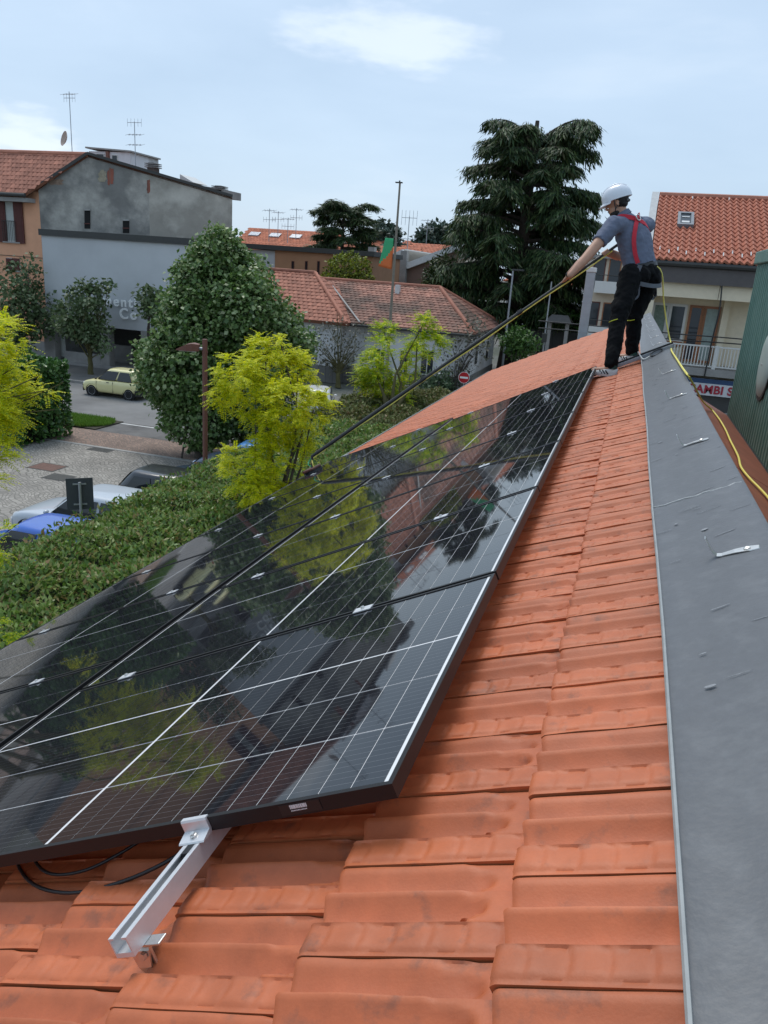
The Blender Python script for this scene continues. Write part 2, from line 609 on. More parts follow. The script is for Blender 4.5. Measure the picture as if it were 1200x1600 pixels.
TW, TL = 0.1985, 0.332
def prof(t, amp):
    """height across a tile: dented lap strip, then two scooped pans with sharp crests"""
    if t < 0.05:
        return 0.0205
    if t < 0.30:
        return 0.0232 + 0.0008 * math.sin(math.pi * (t - 0.05) / 0.25)
    if t < 0.335:
        return 0.0255
    if t < 0.655:
        x = min(max((t - 0.355) / 0.27, 0.0), 1.0)
        return 0.0215 + (-0.0010 + 0.0265 * x ** 1.9 - 0.0215) * amp
    x = min(max((t - 0.672) / 0.275, 0.0), 1.0)
    return 0.0140 + (-0.0025 + 0.0200 * x ** 1.9 - 0.0140) * amp
def tile_mesh(name, ns, tt, var):
    r = random.Random(var)
    S = TL + 0.05
    V, F = [], []
    dents = [0.03 + 0.056 * k + r.uniform(-0.006, 0.006) for k in range(6)]
    end = 0.235 + r.uniform(-0.035, 0.03)
    skew = r.uniform(-0.9, 1.0)
    for i in range(ns + 1):
        s = S * i / ns
        tilt = 0.036 * (1 - s / TL)
        for t in tt:
            q_ = ((t - 0.36) % 0.32) / 0.32
            e_ = end + 0.055 * math.sin(math.pi * min(q_ + 0.15, 1.0)) + 0.06 * q_ * skew
            amp = 1.0 if s < e_ else max(0.0, 1 - (s - e_) / 0.022)
            amp = amp * amp * (3 - 2 * amp)
            z = prof(t, amp)
            if 0.02 < t < 0.3:
                for d in dents:
                    z -= 0.0020 * math.exp(-((s - d - 0.012 * math.sin(t * 9)) / 0.0036) ** 2) * min(1, (t - 0.02) * 14); z += 0.0008 * math.exp(-((s - d - 0.011 - 0.012 * math.sin(t * 9)) / 0.005) ** 2)
                z += 0.0012 * math.sin(s * 60 + var)
            if s < 0.012:
                z -= 0.005 * (1 - s / 0.012) ** 2
            z += 0.0012 * math.sin(37 * s + 5 * var) * math.sin(9 * t + var)
            V.append((s, t * TW * 0.985, z + tilt))
    n = len(tt)
    for i in range(ns):
        for j in range(n - 1):
            F.append((i * n + j, (i + 1) * n + j, (i + 1) * n + j + 1, i * n + j + 1))
    o = len(V)                       # nose face and near side face
    for j in range(n):
        x, y, z = V[j]
        V.append((x + 0.004, y, -0.004))
    for j in range(n - 1):
        F.append((j, j + 1, o + j + 1, o + j))
    o2 = len(V)
    for i in range(ns + 1):
        x, y, z = V[i * n]
        V.append((x, y + 0.002, z - 0.02))
    for i in range(ns):
        F.append((i * n, o2 + i, o2 + i + 1, (i + 1) * n))
    me = bpy.data.meshes.new(name)
    me.from_pydata(V, [], F)
    me.materials.append(M_tile)
    me.polygons.foreach_set('use_smooth', [True] * len(F))
    me.set_sharp_from_angle(angle=rad(50))
    return me
TT = [0, 0.015, 0.045, 0.06, 0.12, 0.18, 0.24, 0.295, 0.31, 0.335, 0.355, 0.37, 0.41, 0.46, 0.51, 0.56, 0.60, 0.63, 0.65, 0.672, 0.69, 0.73, 0.78, 0.83, 0.88, 0.92, 0.96, 0.985, 1.0]
tile_meshes = [tile_mesh('roof_tile', 88, TT, v) for v in range(5)]
TLO = [0, 0.045, 0.06, 0.30, 0.335, 0.36, 0.50, 0.60, 0.65, 0.675, 0.84, 0.94, 1.0]
cells_ = []
for k in range(14):
    nose = 0.214 - TL * k
    off = (-0.266 if k % 2 else -0.347) + random.uniform(-0.012, 0.012) * (k > 1)
    j = -7 if k < 8 else 30
    while True:
        b = off + TW * j
        if b > yend(nose) - 0.2:
            break
        cells_.append((k, nose, b))
        j += 1
def tile_seen(k, nose, b):
    if b > 14:
        return False
    if k <= 1:
        return b > -0.75
    if b < 0.30 and b > -0.7:
        return nose > -1.25 + 0.0 * b
    return b > 7.65
def tdist(c):
    return (roofp(c[1], c[2]) - Vector((0, 0, HC))).length
seen = sorted([c for c in cells_ if tile_seen(*c)], key=tdist)[:300]
sset = set((c[0], round(c[2], 4)) for c in seen)
V, F = [], []
lo = tile_mesh('tile_low', 2, TLO, 3)
lv = np.array([v.co[:] for v in lo.vertices])
lf = [tuple(p.vertices) for p in lo.polygons]
bpy.data.meshes.remove(lo)
for (k, nose, b) in cells_:
    jz, jy, jr = random.uniform(-0.0018, 0.0018), random.uniform(-0.0015, 0.0015), random.uniform(-0.006, 0.006)
    if (k, round(b, 4)) in sset:
        mt = RM @ Matrix.Translation((nose + random.uniform(-0.004, 0.004), b + jy, -0.155 + jz)) @ Matrix.Rotation(jr, 4, 'Z')
        o = link('roof_tile', random.choice(tile_meshes), None)
        o.parent = house
        o.matrix_basis = WM[house.name].inverted() @ mt
    else:
        o_ = len(V)
        q = lv + np.array([nose, b + jy, -0.155 + jz])
        V.extend(map(tuple, q))
        F.extend([tuple(i + o_ for i in f) for f in lf])
me = bpy.data.meshes.new('roof_tiles_beyond')
me.from_pydata(V, [], F)
me.materials.append(M_tile)
me.polygons.foreach_set('use_smooth', [True] * len(F))
me.set_sharp_from_angle(angle=rad(50))
o = link('roof_tiles_beyond', me, None)
o.parent = house
o.matrix_basis = WM[house.name].inverted() @ RM
tag(o, kind='stuff')

# gutter along the eave
m = MB()
rings = []
for b in (-3.2, 4, 10, 16, yend(-4.3)):
    c = roofp(-4.13, b, -0.245)
    ring = []
    for k in range(9):
        a = math.pi + math.pi * k / 8
        ring.append(c + Vector((-0.075 + 0.075 * math.cos(a), 0, 0.075 * math.sin(a) + 0.055)))
    for k in range(9):
        a = 2 * math.pi - math.pi * k / 8
        ring.append(c + Vector((-0.075 + 0.070 * math.cos(a), 0, 0.070 * math.sin(a) + 0.055)))
    rings.append(ring)
m.loft(rings)
gut = m.build('gutter', M_gut, house, smooth=30)
m = MB(); p_ = roofp(-4.13, -3.2, -0.19)
m.tube([p_ + Vector((-0.152, 0, 0.006)), Vector((p_.x - 0.152, RT.y + yend(-4.3), p_.z + 0.006))], 0.009, 6)
m.build('gutter_rim', M_lip, gut)

# ridge flashing: three overlapping sheets with a folded lip
for i, (b0, b1, dz) in enumerate(((-2.6, 1.58, 0.006), (1.55, 7.80, 0.003), (7.72, 19.45, 0.0))):
    m = MB()
    ra, rb = [], []
    for t in range(9):
        b = b0 + (b1 - b0) * t / 8
        w = 0.003 * math.sin(b * 2.3) if i < 2 else 0.0
        sec = [(0.460 + w, -0.125), (0.461 + w, -0.086), (0.468 + w, -0.076), (0.475 + w, -0.081), (0.56, -0.082), (0.66, -0.079), (0.755, -0.078), (0.768, -0.085), (0.772, -0.15)]
        ra.append([roofp(a, b, c + dz) for a, c in sec] + [roofp(a, b, c + dz - 0.003) for a, c in reversed(sec)])
    m.loft(ra)
    fl = m.build('ridge_flashing', M_flash, house, smooth=35)
    m = MB()
    m.tube([roofp(0.468 + (0.003 * math.sin((b0 + (b1 - b0) * t / 8) * 2.3) if i < 2 else 0), b0 + (b1 - b0) * t / 8, -0.0755 + dz) for t in range(9)], 0.0042, 6)
    m.build('lip', M_lip, fl)
m = MB()
for j in range(14):
    a = 0.47 + 0.287 * j / 14
    w = lambda q: 1.585 + 0.006 * math.sin(q * 70) + 0.004 * math.sin(q * 191)
    m.tube([roofp(a, w(a), -0.074), roofp(a + 0.0215, w(a + 0.0215), -0.074)], [0.002 + 0.0015 * random.random(), 0.0018 + 0.0015 * random.random()], 6)
m.build('sealant_bead', M_white, house)
# chalky scuffs and bird droppings on the sheet
m = MB()
for j in range(58):
    a, b = random.uniform(0.48, 0.75), random.uniform(-0.3, 6.5) ** 1.0
    ln, w = random.uniform(0.006, 0.04), random.uniform(0.0008, 0.0024)
    if j % 4 == 0:
        ln, w = random.uniform(0.003, 0.012), random.uniform(0.002, 0.006)
    c = -0.0715 if b < 1.5 else -0.0745
    q = roofp(a, b, c)
    dr = (RU + Vector((0, random.uniform(-0.1, 0.35), 0))).normalized()
    sd = dr.cross(RN)
    pts = [q + dr * ln * math.cos(t) + sd * w * math.sin(t) * random.uniform(0.6, 1.3) for t in [k * math.pi / 4 for k in range(8)]]
    m.prism(pts, RN * 0.0006)
m.build('scuff_mark', pm('chalk', (0.26, 0.27, 0.28), 0.8, var=0.3, vscale=80), house)

# snow hooks along the flashing
def hook_mesh():
    m = MB()
    for z, w in ((0.0, 0.013),):
        path = [(-0.052, 0.052), (-0.050, 0.035), (-0.047, 0.016), (-0.040, 0.004), (-0.028, 0.002), (0.0, 0.004), (0.03, 0.003), (0.052, 0.002)]
        wd = [0.016, 0.019, 0.020, 0.020, 0.018, 0.024, 0.030, 0.020]
        R_ = []
        for (x, z_), w_ in zip(path, wd):
            R_.append([Vector((x - 0.0012, -w_ / 2, z_ + 0.002)), Vector((x - 0.0012, w_ / 2, z_ + 0.002)), Vector((x + 0.0012, w_ / 2, z_)), Vector((x + 0.0012, -w_ / 2, z_))])
        m.loft(R_)
    m.lathe((0.026, 0, 0.005), [(0.0, 0.0), (0.008, 0.0), (0.008, 0.003), (0.003, 0.005)], 10)
    return m
hm = hook_mesh().mesh('snow_hook', M_steel)
for i, (a, b) in enumerate([(0.665, 0.93), (0.665, 2.44), (0.665, 3.98), (0.665, 5.42), (0.66, 8.7), (0.66, 10.1), (0.66, 11.6), (0.66, 13.1), (0.66, 14.6), (0.66, 16.2), (0.66, 17.7)]):
    o = link('snow_hook', hm, None)
    o.parent = house
    o.matrix_basis = WM[house.name].inverted() @ RM @ Matrix.Translation((a, b, -0.078 + (0.003 if b < 7.7 else 0))) @ Matrix.Rotation(random.uniform(-0.25, 0.1), 4, 'Z') @ Matrix.Scale(1.12, 4)

# back slope: red coated sheets, brown upstand
ZB = 6.36
def backp(x, y, dz=0.0):
    return Vector((x, y, ZB - (x - 0.46) * 0.50 + dz))
for i, (y0, y1) in enumerate(((-2, 2.3), (2.32, 5.6), (5.62, 9.3))):
    m = MB()
    m.prism([backp(0.40, y0), backp(2.7, y0), backp(2.7, y1), backp(0.40, y1)], (0, 0, -0.03))
    m.build('back_roof_sheet', M_redmem, house)
m = MB(); m.box(0.41, 0.452, -2, 4.45, ZB - 0.05, 6.62); m.box(0.40, 0.445, 4.47, 20.2, ZB - 0.05, 6.60); m.build('ridge_upstand', M_brown, house)
m = MB()
m.prism([backp(0.455, 4.5, 0.16), backp(0.72, 4.6, 0.03), backp(0.72, 6.6, 0.03), backp(0.455, 6.4, 0.16)], (0, 0, -0.012))
m.build('upstand_cap', M_lbrown, house)
m = MB()
m.prism([backp(0.455, 1.2, 0.18), backp(0.60, 1.2, 0.012), backp(0.60, 4.48, 0.012), backp(0.455, 4.48, 0.18)], (0, 0, -0.012))
m.build('upstand_cap', M_brown, house)
m = MB(); m.box(2.55, 2.75, -3, 9.3, 0, 5.3); m.box(0.46, 2.55, 9.1, 9.25, 0, 5.2); m.build('wall', M_hwall, house)

# ================================================================== green sheet-metal housing behind the ridge
M_teal = pm('green_sheet', (0.11, 0.225, 0.185), 0.5, var=0.2, vscale=3, col2=(0.13, 0.23, 0.19), c2amt=0.4, c2scale=3.0, bump=0.05, bscale=10)
M_disc = pm('pale_disc', (0.36, 0.42, 0.38), 0.5, var=0.08)
M_blk = pm('black_plastic', (0.012, 0.012, 0.013), 0.45, var=0.1)
teal = thing('roof_housing', 'green ribbed sheet metal housing on the back slope, right of the ridge', 'housing', (1.9, 6.5, 5.6))
m = MB()
TX, TY0, TY1, TZ0, TZ1 = 1.2, 3.2, 9.4, 5.2, 7.70
ring0, ring1 = [], []
y = TY0
pr = []
while y < TY1 - 0.01:
    for dy, dx in ((0, 0), (0.085, 0), (0.092, -0.009), (0.108, -0.009), (0.115, 0)):
        if y + dy <= TY1:
            pr.append((TX + dx, y + dy))
    y += 0.12
pr += [(TX, TY1), (2.6, TY1), (2.6, TY0)]
m.loft([[Vector((x, yy, TZ0)) for x, yy in pr], [Vector((x, yy, TZ1)) for x, yy in pr]])
m.build('ribbed_wall', M_teal, teal)
m = MB(); m.box(TX - 0.035, 2.65, TY0 - 0.04, TY1 + 0.04, TZ1 - 0.10, TZ1 + 0.03); m.build('cap', M_teal, teal, bevel=0.012)
m = MB(); m.box(TX - 0.03, TX + 0.0, TY0, TY1, 5.93, 6.0); m.build('base_seal', M_blk, teal)
m = MB(); m.lathe((TX - 0.012, 7.5, 6.72), [(0.0, 0.035), (0.16, 0.032), (0.27, 0.018), (0.29, 0.0), (0.29, -0.012), (0.0, -0.012)], 36, (-1, 0, 0)); dsc = m.build('round_cover', M_disc, teal, smooth=40)
m = MB(); m.lathe((TX - 0.010, 7.5, 6.72), [(0.285, -0.004), (0.315, -0.004), (0.315, 0.010), (0.285, 0.010)], 36, (-1, 0, 0), ring=True); m.build('rim', M_blk, dsc)
m = MB(); m.lathe((TX - 0.046, 7.5, 6.72), [(0, 0.004), (0.012, 0.003), (0.014, -0.004), (0, -0.004)], 10, (-1, 0, 0)); m.build('screw', M_steel, dsc)

# ================================================================== solar panels
PW, PH = 1.096, 1.754
def cellmat():
    m = bpy.data.materials.new('solar_cell')
    m.use_nodes = True
    N, L = m.node_tree.nodes, m.node_tree.links
    b = N['Principled BSDF']
    tcn = N.new('ShaderNodeTexCoord')
    sx = N.new('ShaderNodeSeparateXYZ')
    L.new(tcn.outputs['Object'], sx.inputs[0])
    dv = N.new('ShaderNodeMath'); dv.operation = 'DIVIDE'; dv.inputs[1].default_value = 0.0206
    L.new(sx.outputs['Y'], dv.inputs[0])
    fr = N.new('ShaderNodeMath'); fr.operation = 'FRACT'
    L.new(dv.outputs[0], fr.inputs[0])
    lt = N.new('ShaderNodeMath'); lt.operation = 'LESS_THAN'; lt.inputs[1].default_value = 0.035
    L.new(fr.outputs[0], lt.inputs[0])
    mm = N.new('ShaderNodeMix'); mm.data_type = 'RGBA'
    L.new(lt.outputs[0], mm.inputs['Factor'])
    mm.inputs['A'].default_value = (0.013, 0.014, 0.018, 1)
    mm.inputs['B'].default_value = (0.14, 0.14, 0.15, 1)
    L.new(mm.outputs['Result'], b.inputs['Base Color'])
    # dried water and dust film: patchy gloss
    nz = N.new('ShaderNodeTexNoise'); nz.inputs['Scale'].default_value = 5.0; nz.inputs['Detail'].default_value = 6
    L.new(tcn.outputs['Object'], nz.inputs['Vector'])
    mr = N.new('ShaderNodeMapRange'); mr.inputs['To Min'].default_value = 0.012; mr.inputs['To Max'].default_value = 0.045
    L.new(nz.outputs['Fac'], mr.inputs['Value'])
    L.new(mr.outputs['Result'], b.inputs['Roughness'])
    b.inputs['IOR'].default_value = 1.5
    return m
M_cell = cellmat()
M_back = pm('white_backsheet', (0.80, 0.80, 0.80), 0.15, var=0.05)
M_frame = pm('black_anodised_frame', (0.011, 0.011, 0.012), 0.42, var=0.1, spec=0.35)
M_clear = pm('clear_lacquer_edge', (0.33, 0.34, 0.35), 0.3, metal=0.8, var=0.05)
GX, GX2, GY, GY2, MG, MGY = 0.0026, 0.012, 0.0040, 0.0085, 0.023, 0.0135
CX = (PH - 2 * MG - 22 * GX - GX2) / 24
CY = (PW - 2 * MGY - 3 * GY - GY2) / 5
xs_, ys_ = [], []
x = MG
for i in range(24):
    xs_.append(x); x += CX + (GX2 if i == 11 else GX)
y = MGY
for i in range(5):
    ys_.append(y); y += CY + (GY2 if i == 2 else GY)
def frame_mb():
    m = MB()
    lip, hz = 0.011, 0.030
    m.box(0, lip, 0, PW, -hz, 0); m.box(PH - lip, PH, 0, PW, -hz, 0)
    m.box(lip, PH - lip, 0, lip, -hz, 0); m.box(lip, PH - lip, PW - lip, PW, -hz, 0)
    return m
frame_me = frame_mb().mesh('frame', M_frame)
m = MB(); m.box(0.011, PH - 0.011, 0.011, PW - 0.011, -0.009, -0.0036); back_me = m.mesh('backsheet', M_back)
m = MB(); m.box(0, CX, 0, CY, -0.0036, -0.0026); cell_me = m.mesh('cell', M_cell)
m = MB()
for x in xs_:
    for y in ys_:
        m.box(x, x + CX, y, y + CY, -0.0036, -0.0026)
grid_me = m.mesh('cells', M_cell)
M_junc = pm('junction_plastic', (0.02, 0.02, 0.02), 0.6)
ORD = ['nearest', 'second', 'third', 'fourth', 'fifth', 'sixth', 'farthest']
def panel(row, k):
    if row == 0:
        mt = RM @ Matrix.Translation((-PH, 1.114 * k, 0))
    else:
        mt = RM @ Matrix.Translation((-1.80 - PH, 1.114 * k + 0.28, 0.030)) @ Matrix.Rotation(rad(0.95), 4, 'Y')
    nm = 'upper' if row == 0 else 'lower'
    word = ORD[k] if k in (0, 6) else ORD[k] + ' nearest'
    t = thing('photovoltaic_module', 'black framed solar panel, %s of the seven in the %s row %s' % (word, nm, 'below the ridge' if row == 0 else 'above the gutter'), 'solar panel', mt, 'solar panels on the roof')
    link('frame', frame_me, t, bevel=0.0)
    link('backsheet', back_me, t)
    if (row == 0 and k < 4) or (row == 1 and k in (1, 2, 3)):
        for x in xs_:
            for y in ys_:
                o = link('cell', cell_me, t)
                o.location = (x, y, 0)
    else:
        tag(link('cells', grid_me, t), kind='stuff')
    return t
panels = [[panel(r, k) for k in range(7)] for r in (0, 1)]
# bar code sticker on the near edge of the first panel
m = MB(); m.box(PH - 0.245, PH - 0.155, -0.0012, 0.0, -0.0255, -0.003); stk = m.build('sticker', M_blk, panels[0][0], local=True)
m = MB()
x = PH - 0.184
rr = random.Random(3)
while x > PH - 0.222:
    w = rr.choice((0.0008, 0.0012, 0.0018))
    m.box(x - w, x, -0.0018, -0.0011, -0.0135, -0.0055); x -= w + rr.choice((0.0007, 0.0011))
for i in range(12):
    m.box(PH - 0.221 + i * 0.003, PH - 0.2192 + i * 0.003, -0.0018, -0.0011, -0.0185, -0.0165)
m.build('bar_code', pm('print_white', (0.75, 0.75, 0.75), 0.6, var=0), stk, local=True)

# clamps between the panels
def clamp_mb():
    m = MB()
    m.box(-0.033, 0.033, -0.019, 0.019, 0.0005, 0.0035)
    m.box(-0.033, 0.033, -0.008, -0.005, -0.03, 0.001); m.box(-0.033, 0.033, 0.005, 0.008, -0.03, 0.001)
    return m
cl_me = clamp_mb().mesh('plate', M_alu)
m = MB(); m.lathe((0, 0, 0.0035), [(0, 0.008), (0.006, 0.008), (0.007, 0.006), (0.007, 0), (0, 0)], 8); bolt_me = m.mesh('bolt', M_steel)
for row in (0, 1):
    for k in range(1, 8):
        for q, xx in enumerate((PH - 0.47, PH - 1.51)):
            if k == 7:
                y = 1.114 * 7 - 0.018 + 0.012
            else:
                y = 1.114 * k - 0.009
            base = WM[panels[row][0].name] @ Matrix.Translation((xx, y, 0))
            where = 'upper' if row == 0 else 'lower'
            if k < 7:
                lb = 'silver clamp between the %s and %s panels of the %s row, on the %s side' % (ORD[k - 1], ORD[k], where, 'ridge' if q == 0 else 'gutter')
            else:
                lb = 'silver end clamp past the farthest panel, %s row, %s side' % (where, 'ridge' if q == 0 else 'gutter')
            t = thing('panel_clamp', lb, 'clamp', base, 'clamps holding the panels')
            link('plate', cl_me, t); link('bolt', bolt_me, t)

# mounting rails
def rail_mb(y0, y1):
    m = MB()
    w, h, tck = 0.040, 0.038, 0.0028
    sec = [(-w / 2, 0), (-w / 2, -h), (w / 2, -h), (w / 2, 0), (w / 2 - 0.011, 0), (w / 2 - 0.011, -tck), (w / 2 - tck, -tck - 0.002), (w / 2 - tck, -h + tck + 0.006), (-w / 2 + tck, -h + tck + 0.006), (-w / 2 + tck, -tck - 0.002), (-w / 2 + 0.011, -tck), (-w / 2 + 0.011, 0)]
    m.loft([[Vector((a, y0, c)) for a, c in sec], [Vector((a, y1, c)) for a, c in sec]])
    return m
rails = []
for q, (row, a, y0, y1, lb) in enumerate(((0, -0.445, -0.272, 7.85, 'aluminium rail sticking out below the nearest panel, silver clamp on its end'), (0, -1.51, -0.22, 7.85, 'aluminium rail under the lower half of the upper panels'),
                                     (1, -2.27, 0.05, 8.1, 'aluminium rail under the upper half of the lower panels'), (1, -3.31, 0.05, 8.1, 'aluminium rail under the gutter side of the lower panels'))):
    c = -0.0305 if row == 0 else (-0.0305 + (-1.8 - a) * 0.0166)
    t = thing('mounting_rail', lb, 'rail', RM @ Matrix.Translation((a, 0, c)), 'mounting rails')
    rail_mb(y0, y1).build('channel', M_alu, t, local=True)
    rails.append(t)
    for yb in ([-0.235] if y0 < 0 else []) + [1.2, 2.6, 4.0, 5.4, 6.8]:
        m = MB()
        m.box(-0.017, 0.017, yb - 0.003, yb + 0.003, -0.105, -0.03)
        m.box(0.012, 0.052, yb - 0.012, yb + 0.012, -0.0435, -0.0385)
        br = m.build('roof_bracket', M_steel, t, local=True, bevel=0.0015)
        m = MB()
        R_ = []
        for (yy, zz, w_) in ((yb + 0.004, -0.038, 0.022), (yb - 0.006, -0.055, 0.021), (yb - 0.010, -0.085, 0.014), (yb - 0.004, -0.112, 0.004)):
            R_.append([Vector((-w_ - 0.004, yy, zz)), Vector((w_ - 0.004, yy, zz)), Vector((w_ - 0.004, yy + 0.004, zz)), Vector((-w_ - 0.004, yy + 0.004, zz))])
        m.loft(R_)
        m.build('strap', M_steel, br, local=True)
        m = MB(); m.lathe((0.004, yb - 0.008, -0.062), [(0, 0.007), (0.007, 0.007), (0.008, 0), (0, 0)], 6, (0, -1, 0.2)); m.build('bolt', M_steel, br, local=True)
# end clamp on the near end of the first rail
ec = thing('end_clamp', 'silver end clamp gripping the nearest panel edge on its rail', 'clamp', RM @ Matrix.Translation((-0.445, 0, 0)))
m = MB()
sec = [(0.006, 0.0035), (-0.004, 0.0035), (-0.006, -0.001), (-0.006, -0.020), (-0.033, -0.027), (-0.035, -0.030), (-0.003, -0.030), (0.0, -0.022), (0.0, 0.0006), (0.006, 0.0006)]
m.loft([[Vector((-0.031, y, z)) for y, z in sec], [Vector((0.031, y, z)) for y, z in sec]])
m.build('body', M_alu, ec, local=True)
m = MB(); m.lathe((0, -0.019, -0.0245), [(0, 0.010), (0.0045, 0.010), (0.0045, 0.006), (0.0075, 0.005), (0.0085, 0), (0, 0)], 10, (0, -0.25, 1)); m.build('bolt', M_steel, ec, local=True)
m = MB(); m.box(-0.013, 0.013, -0.062, -0.035, -0.037, -0.0305); m.build('rubber_block', M_blk, ec, local=True)

# black cables sagging under the first panel
def cable(name, pts, r, mat, label, cat, seg=8, smooth=True, group=None):
    P = [Vector(p) for p in pts]
    out_ = []
    for i in range(len(P) - 1):
        p0, p1, p2, p3 = P[max(i - 1, 0)], P[i], P[i + 1], P[min(i + 2, len(P) - 1)]
        for k in range(6):
            t = k / 6
            out_.append(0.5 * ((2 * p1) + (p2 - p0) * t + (2 * p0 - 5 * p1 + 4 * p2 - p3) * t * t + (3 * p1 - p0 - 3 * p2 + p3) * t ** 3))
    out_.append(P[-1])
    m = MB()
    m.tube(out_, r, seg)
    return tag(m.build(name, mat, None, smooth=60), label, cat, group)
cable('solar_cable', [roofp(-1.30, 0.25, -0.075), roofp(-1.05, 0.06, -0.098), roofp(-0.86, -0.015, -0.106), roofp(-0.70, -0.015, -0.104), roofp(-0.56, 0.02, -0.088), roofp(-0.47, 0.12, -0.075)], 0.0042, M_blk, 'black solar cable sagging onto the tiles beside the rail', 'cable')
cable('solar_cable', [roofp(-1.2, 0.22, -0.07), roofp(-0.98, 0.055, -0.085), roofp(-0.84, 0.03, -0.092), roofp(-0.72, 0.07, -0.08), roofp(-0.62, 0.18, -0.07)], 0.0038, M_blk, 'thinner black cable tucked close under the nearest panel edge', 'cable')

# aluminium bar laid across the roof at the worker's feet
t = thing('cross_bar', 'grey bar with black edge laid across ridge flashing at the worker\'s feet', 'bar', RM @ Matrix.Translation((0.25, 7.62, -0.06)))
m = MB(); m.box(-0.62, 0.56, -0.045, 0.0, -0.022, 0.012); m.build('bar', pm('grey_bar', (0.30, 0.31, 0.33), 0.4, metal=0.6), t, local=True, bevel=0.003)
m = MB(); m.box(-0.62, 0.56, 0.0005, 0.022, -0.022, 0.030); m.build('rubber_edge', M_blk, t, local=True)
# lanyard rope with carabiner on the flashing
rope = cable('lanyard_rope', [roofp(0.40, 8.3, -0.08), roofp(0.44, 8.0, -0.066), roofp(0.455, 7.72, -0.012), roofp(0.475, 7.45, -0.06), roofp(0.50, 7.22, -0.063), roofp(0.545, 7.28, -0.062), roofp(0.575, 7.36, -0.060)], 0.0065, pm('white_rope', (0.6, 0.6, 0.58), 0.8, bump=0.4, bscale=200), 'short white lanyard rope lying on the grey ridge flashing', 'rope')
pts = []
for k in range(19):
    a = 2 * math.pi * k / 18
    pts.append(roofp(0.625 + 0.062 * math.cos(a) * (1.0 + 0.12 * math.sin(a)), 7.40 + 0.03 * math.sin(a) + 0.10 * math.cos(a), -0.058 + 0.02 * math.sin(a)))
m = MB(); m.tube(pts, 0.008, 6); tag(m.build('carabiner', M_blk, None, smooth=50), 'black carabiner at the end of the white lanyard on flashing', 'carabiner')
# ================================================================== the worker
def P(x, y, d):
    return at_d(x, y, d)
M_skin = pm('skin', (0.48, 0.26, 0.17), 0.5, var=0.12, vscale=14)
M_shirt = pm('slate_polo', (0.13, 0.15, 0.21), 0.9, var=0.14, vscale=7, bump=0.25, bscale=9)
M_trous = pm('black_trousers', (0.0026, 0.0026, 0.0034), 0.85, var=0.25, vscale=8, bump=0.3, bscale=12, spec=0.2)
M_red = pm('red_webbing', (0.55, 0.02, 0.04), 0.7, var=0.12, vscale=20)
M_gweb = pm('grey_webbing', (0.11, 0.12, 0.14), 0.75, var=0.12, vscale=20)
M_helm = pm('white_helmet', (0.72, 0.75, 0.80), 0.3, var=0.03, coat=0.3)
M_hair = pm('dark_hair', (0.012, 0.009, 0.008), 0.7, var=0.3, vscale=60)
M_shoe = pm('white_leather', (0.62, 0.62, 0.60), 0.5, var=0.08)
M_shoeg = pm('dark_green_collar', (0.02, 0.07, 0.06), 0.7)
M_yel = pm('yellow_piping', (0.60, 0.66, 0.04), 0.6)

UP = Vector((0, 0, 1))
FW = Vector((-0.76, 0.65, 0)).normalized()          # the way he faces
LF = Vector((-FW.y, FW.x, 0))                       # his left

pel = P(1001, 430, 8.55)
waist = P(1000, 414, 8.55)
chest = P(990, 372, 8.52)
upch = P(984, 352, 8.50)
neckb = P(975, 338, 8.48)
headc = P(965, 318, 8.46)
lsh, rsh = P(958, 352, 8.32), P(1010, 352, 8.72)
lel, lwr = P(914, 405, 8.22), P(891, 430, 8.20)
rel, rwr = P(972, 402, 8.90), P(948, 396, 8.62)
lhip, rhip = P(985, 434, 8.44), P(1013, 434, 8.64)
lkn, lan = P(966, 503, 8.30), P(954, 574, 8.20)
rkn, ran = P(992, 497, 8.62), P(986, 556, 8.72)
lft = roofp(0.055, 7.42, -0.105)
rft = roofp(0.285, 8.18, -0.105)
lan = Vector((lan.x, lan.y, lft.z + 0.12))
ran = Vector((ran.x, ran.y, rft.z + 0.12))
spine = (upch - pel).normalized()

def el(c, w, d, ax=None):
    s = spine if ax is None else ax
    a = (LF - s * LF.dot(s)).normalized()
    b = s.cross(a).normalized()
    return (c, a * w, b * d)
def limb(m, pts, rs, seg=14):
    m.tube(pts, rs, seg)
    for p, r in zip(pts, rs):
        m.ellipsoid(p, (r, 0, 0), (0, r, 0), (0, 0, r), 10, 8)

def wrinkle(o, amt, size):
    tx = bpy.data.textures.new('folds', 'CLOUDS')
    tx.noise_scale = size
    tx.noise_depth = 2
    d = o.modifiers.new('folds', 'DISPLACE')
    d.texture = tx
    d.strength = amt
    d.mid_level = 0.5
    d.texture_coords = 'GLOBAL'
def remesh(o, vox, smooth=4):
    r = o.modifiers.new('remesh', 'REMESH')
    r.mode = 'VOXEL'
    r.voxel_size = vox
    r.use_smooth_shade = True
    if smooth:
        s = o.modifiers.new('smooth', 'SMOOTH')
        s.factor = 0.5
        s.iterations = smooth

# pole direction first: the hands close on it
pole_a = P(957, 388, 8.55)
pole_b = roofp(-3.46, 7.42, 0.20)
pd = (pole_b - pole_a).normalized()
def on_pole(x):                                       # point on the pole that shows at picture column x
    best = None
    for k in range(400):
        q = pole_a + (pole_b - pole_a) * k / 400
        v = CM.T @ (np.array(q) - np.array([0, 0, HC]))
        px_ = 600 + FPX * v[0] / v[2]
        if best is None or abs(px_ - x) < best[0]:
            best = (abs(px_ - x), q)
    return best[1]
lgrip, rgrip = on_pole(881), on_pole(948)

m = MB()
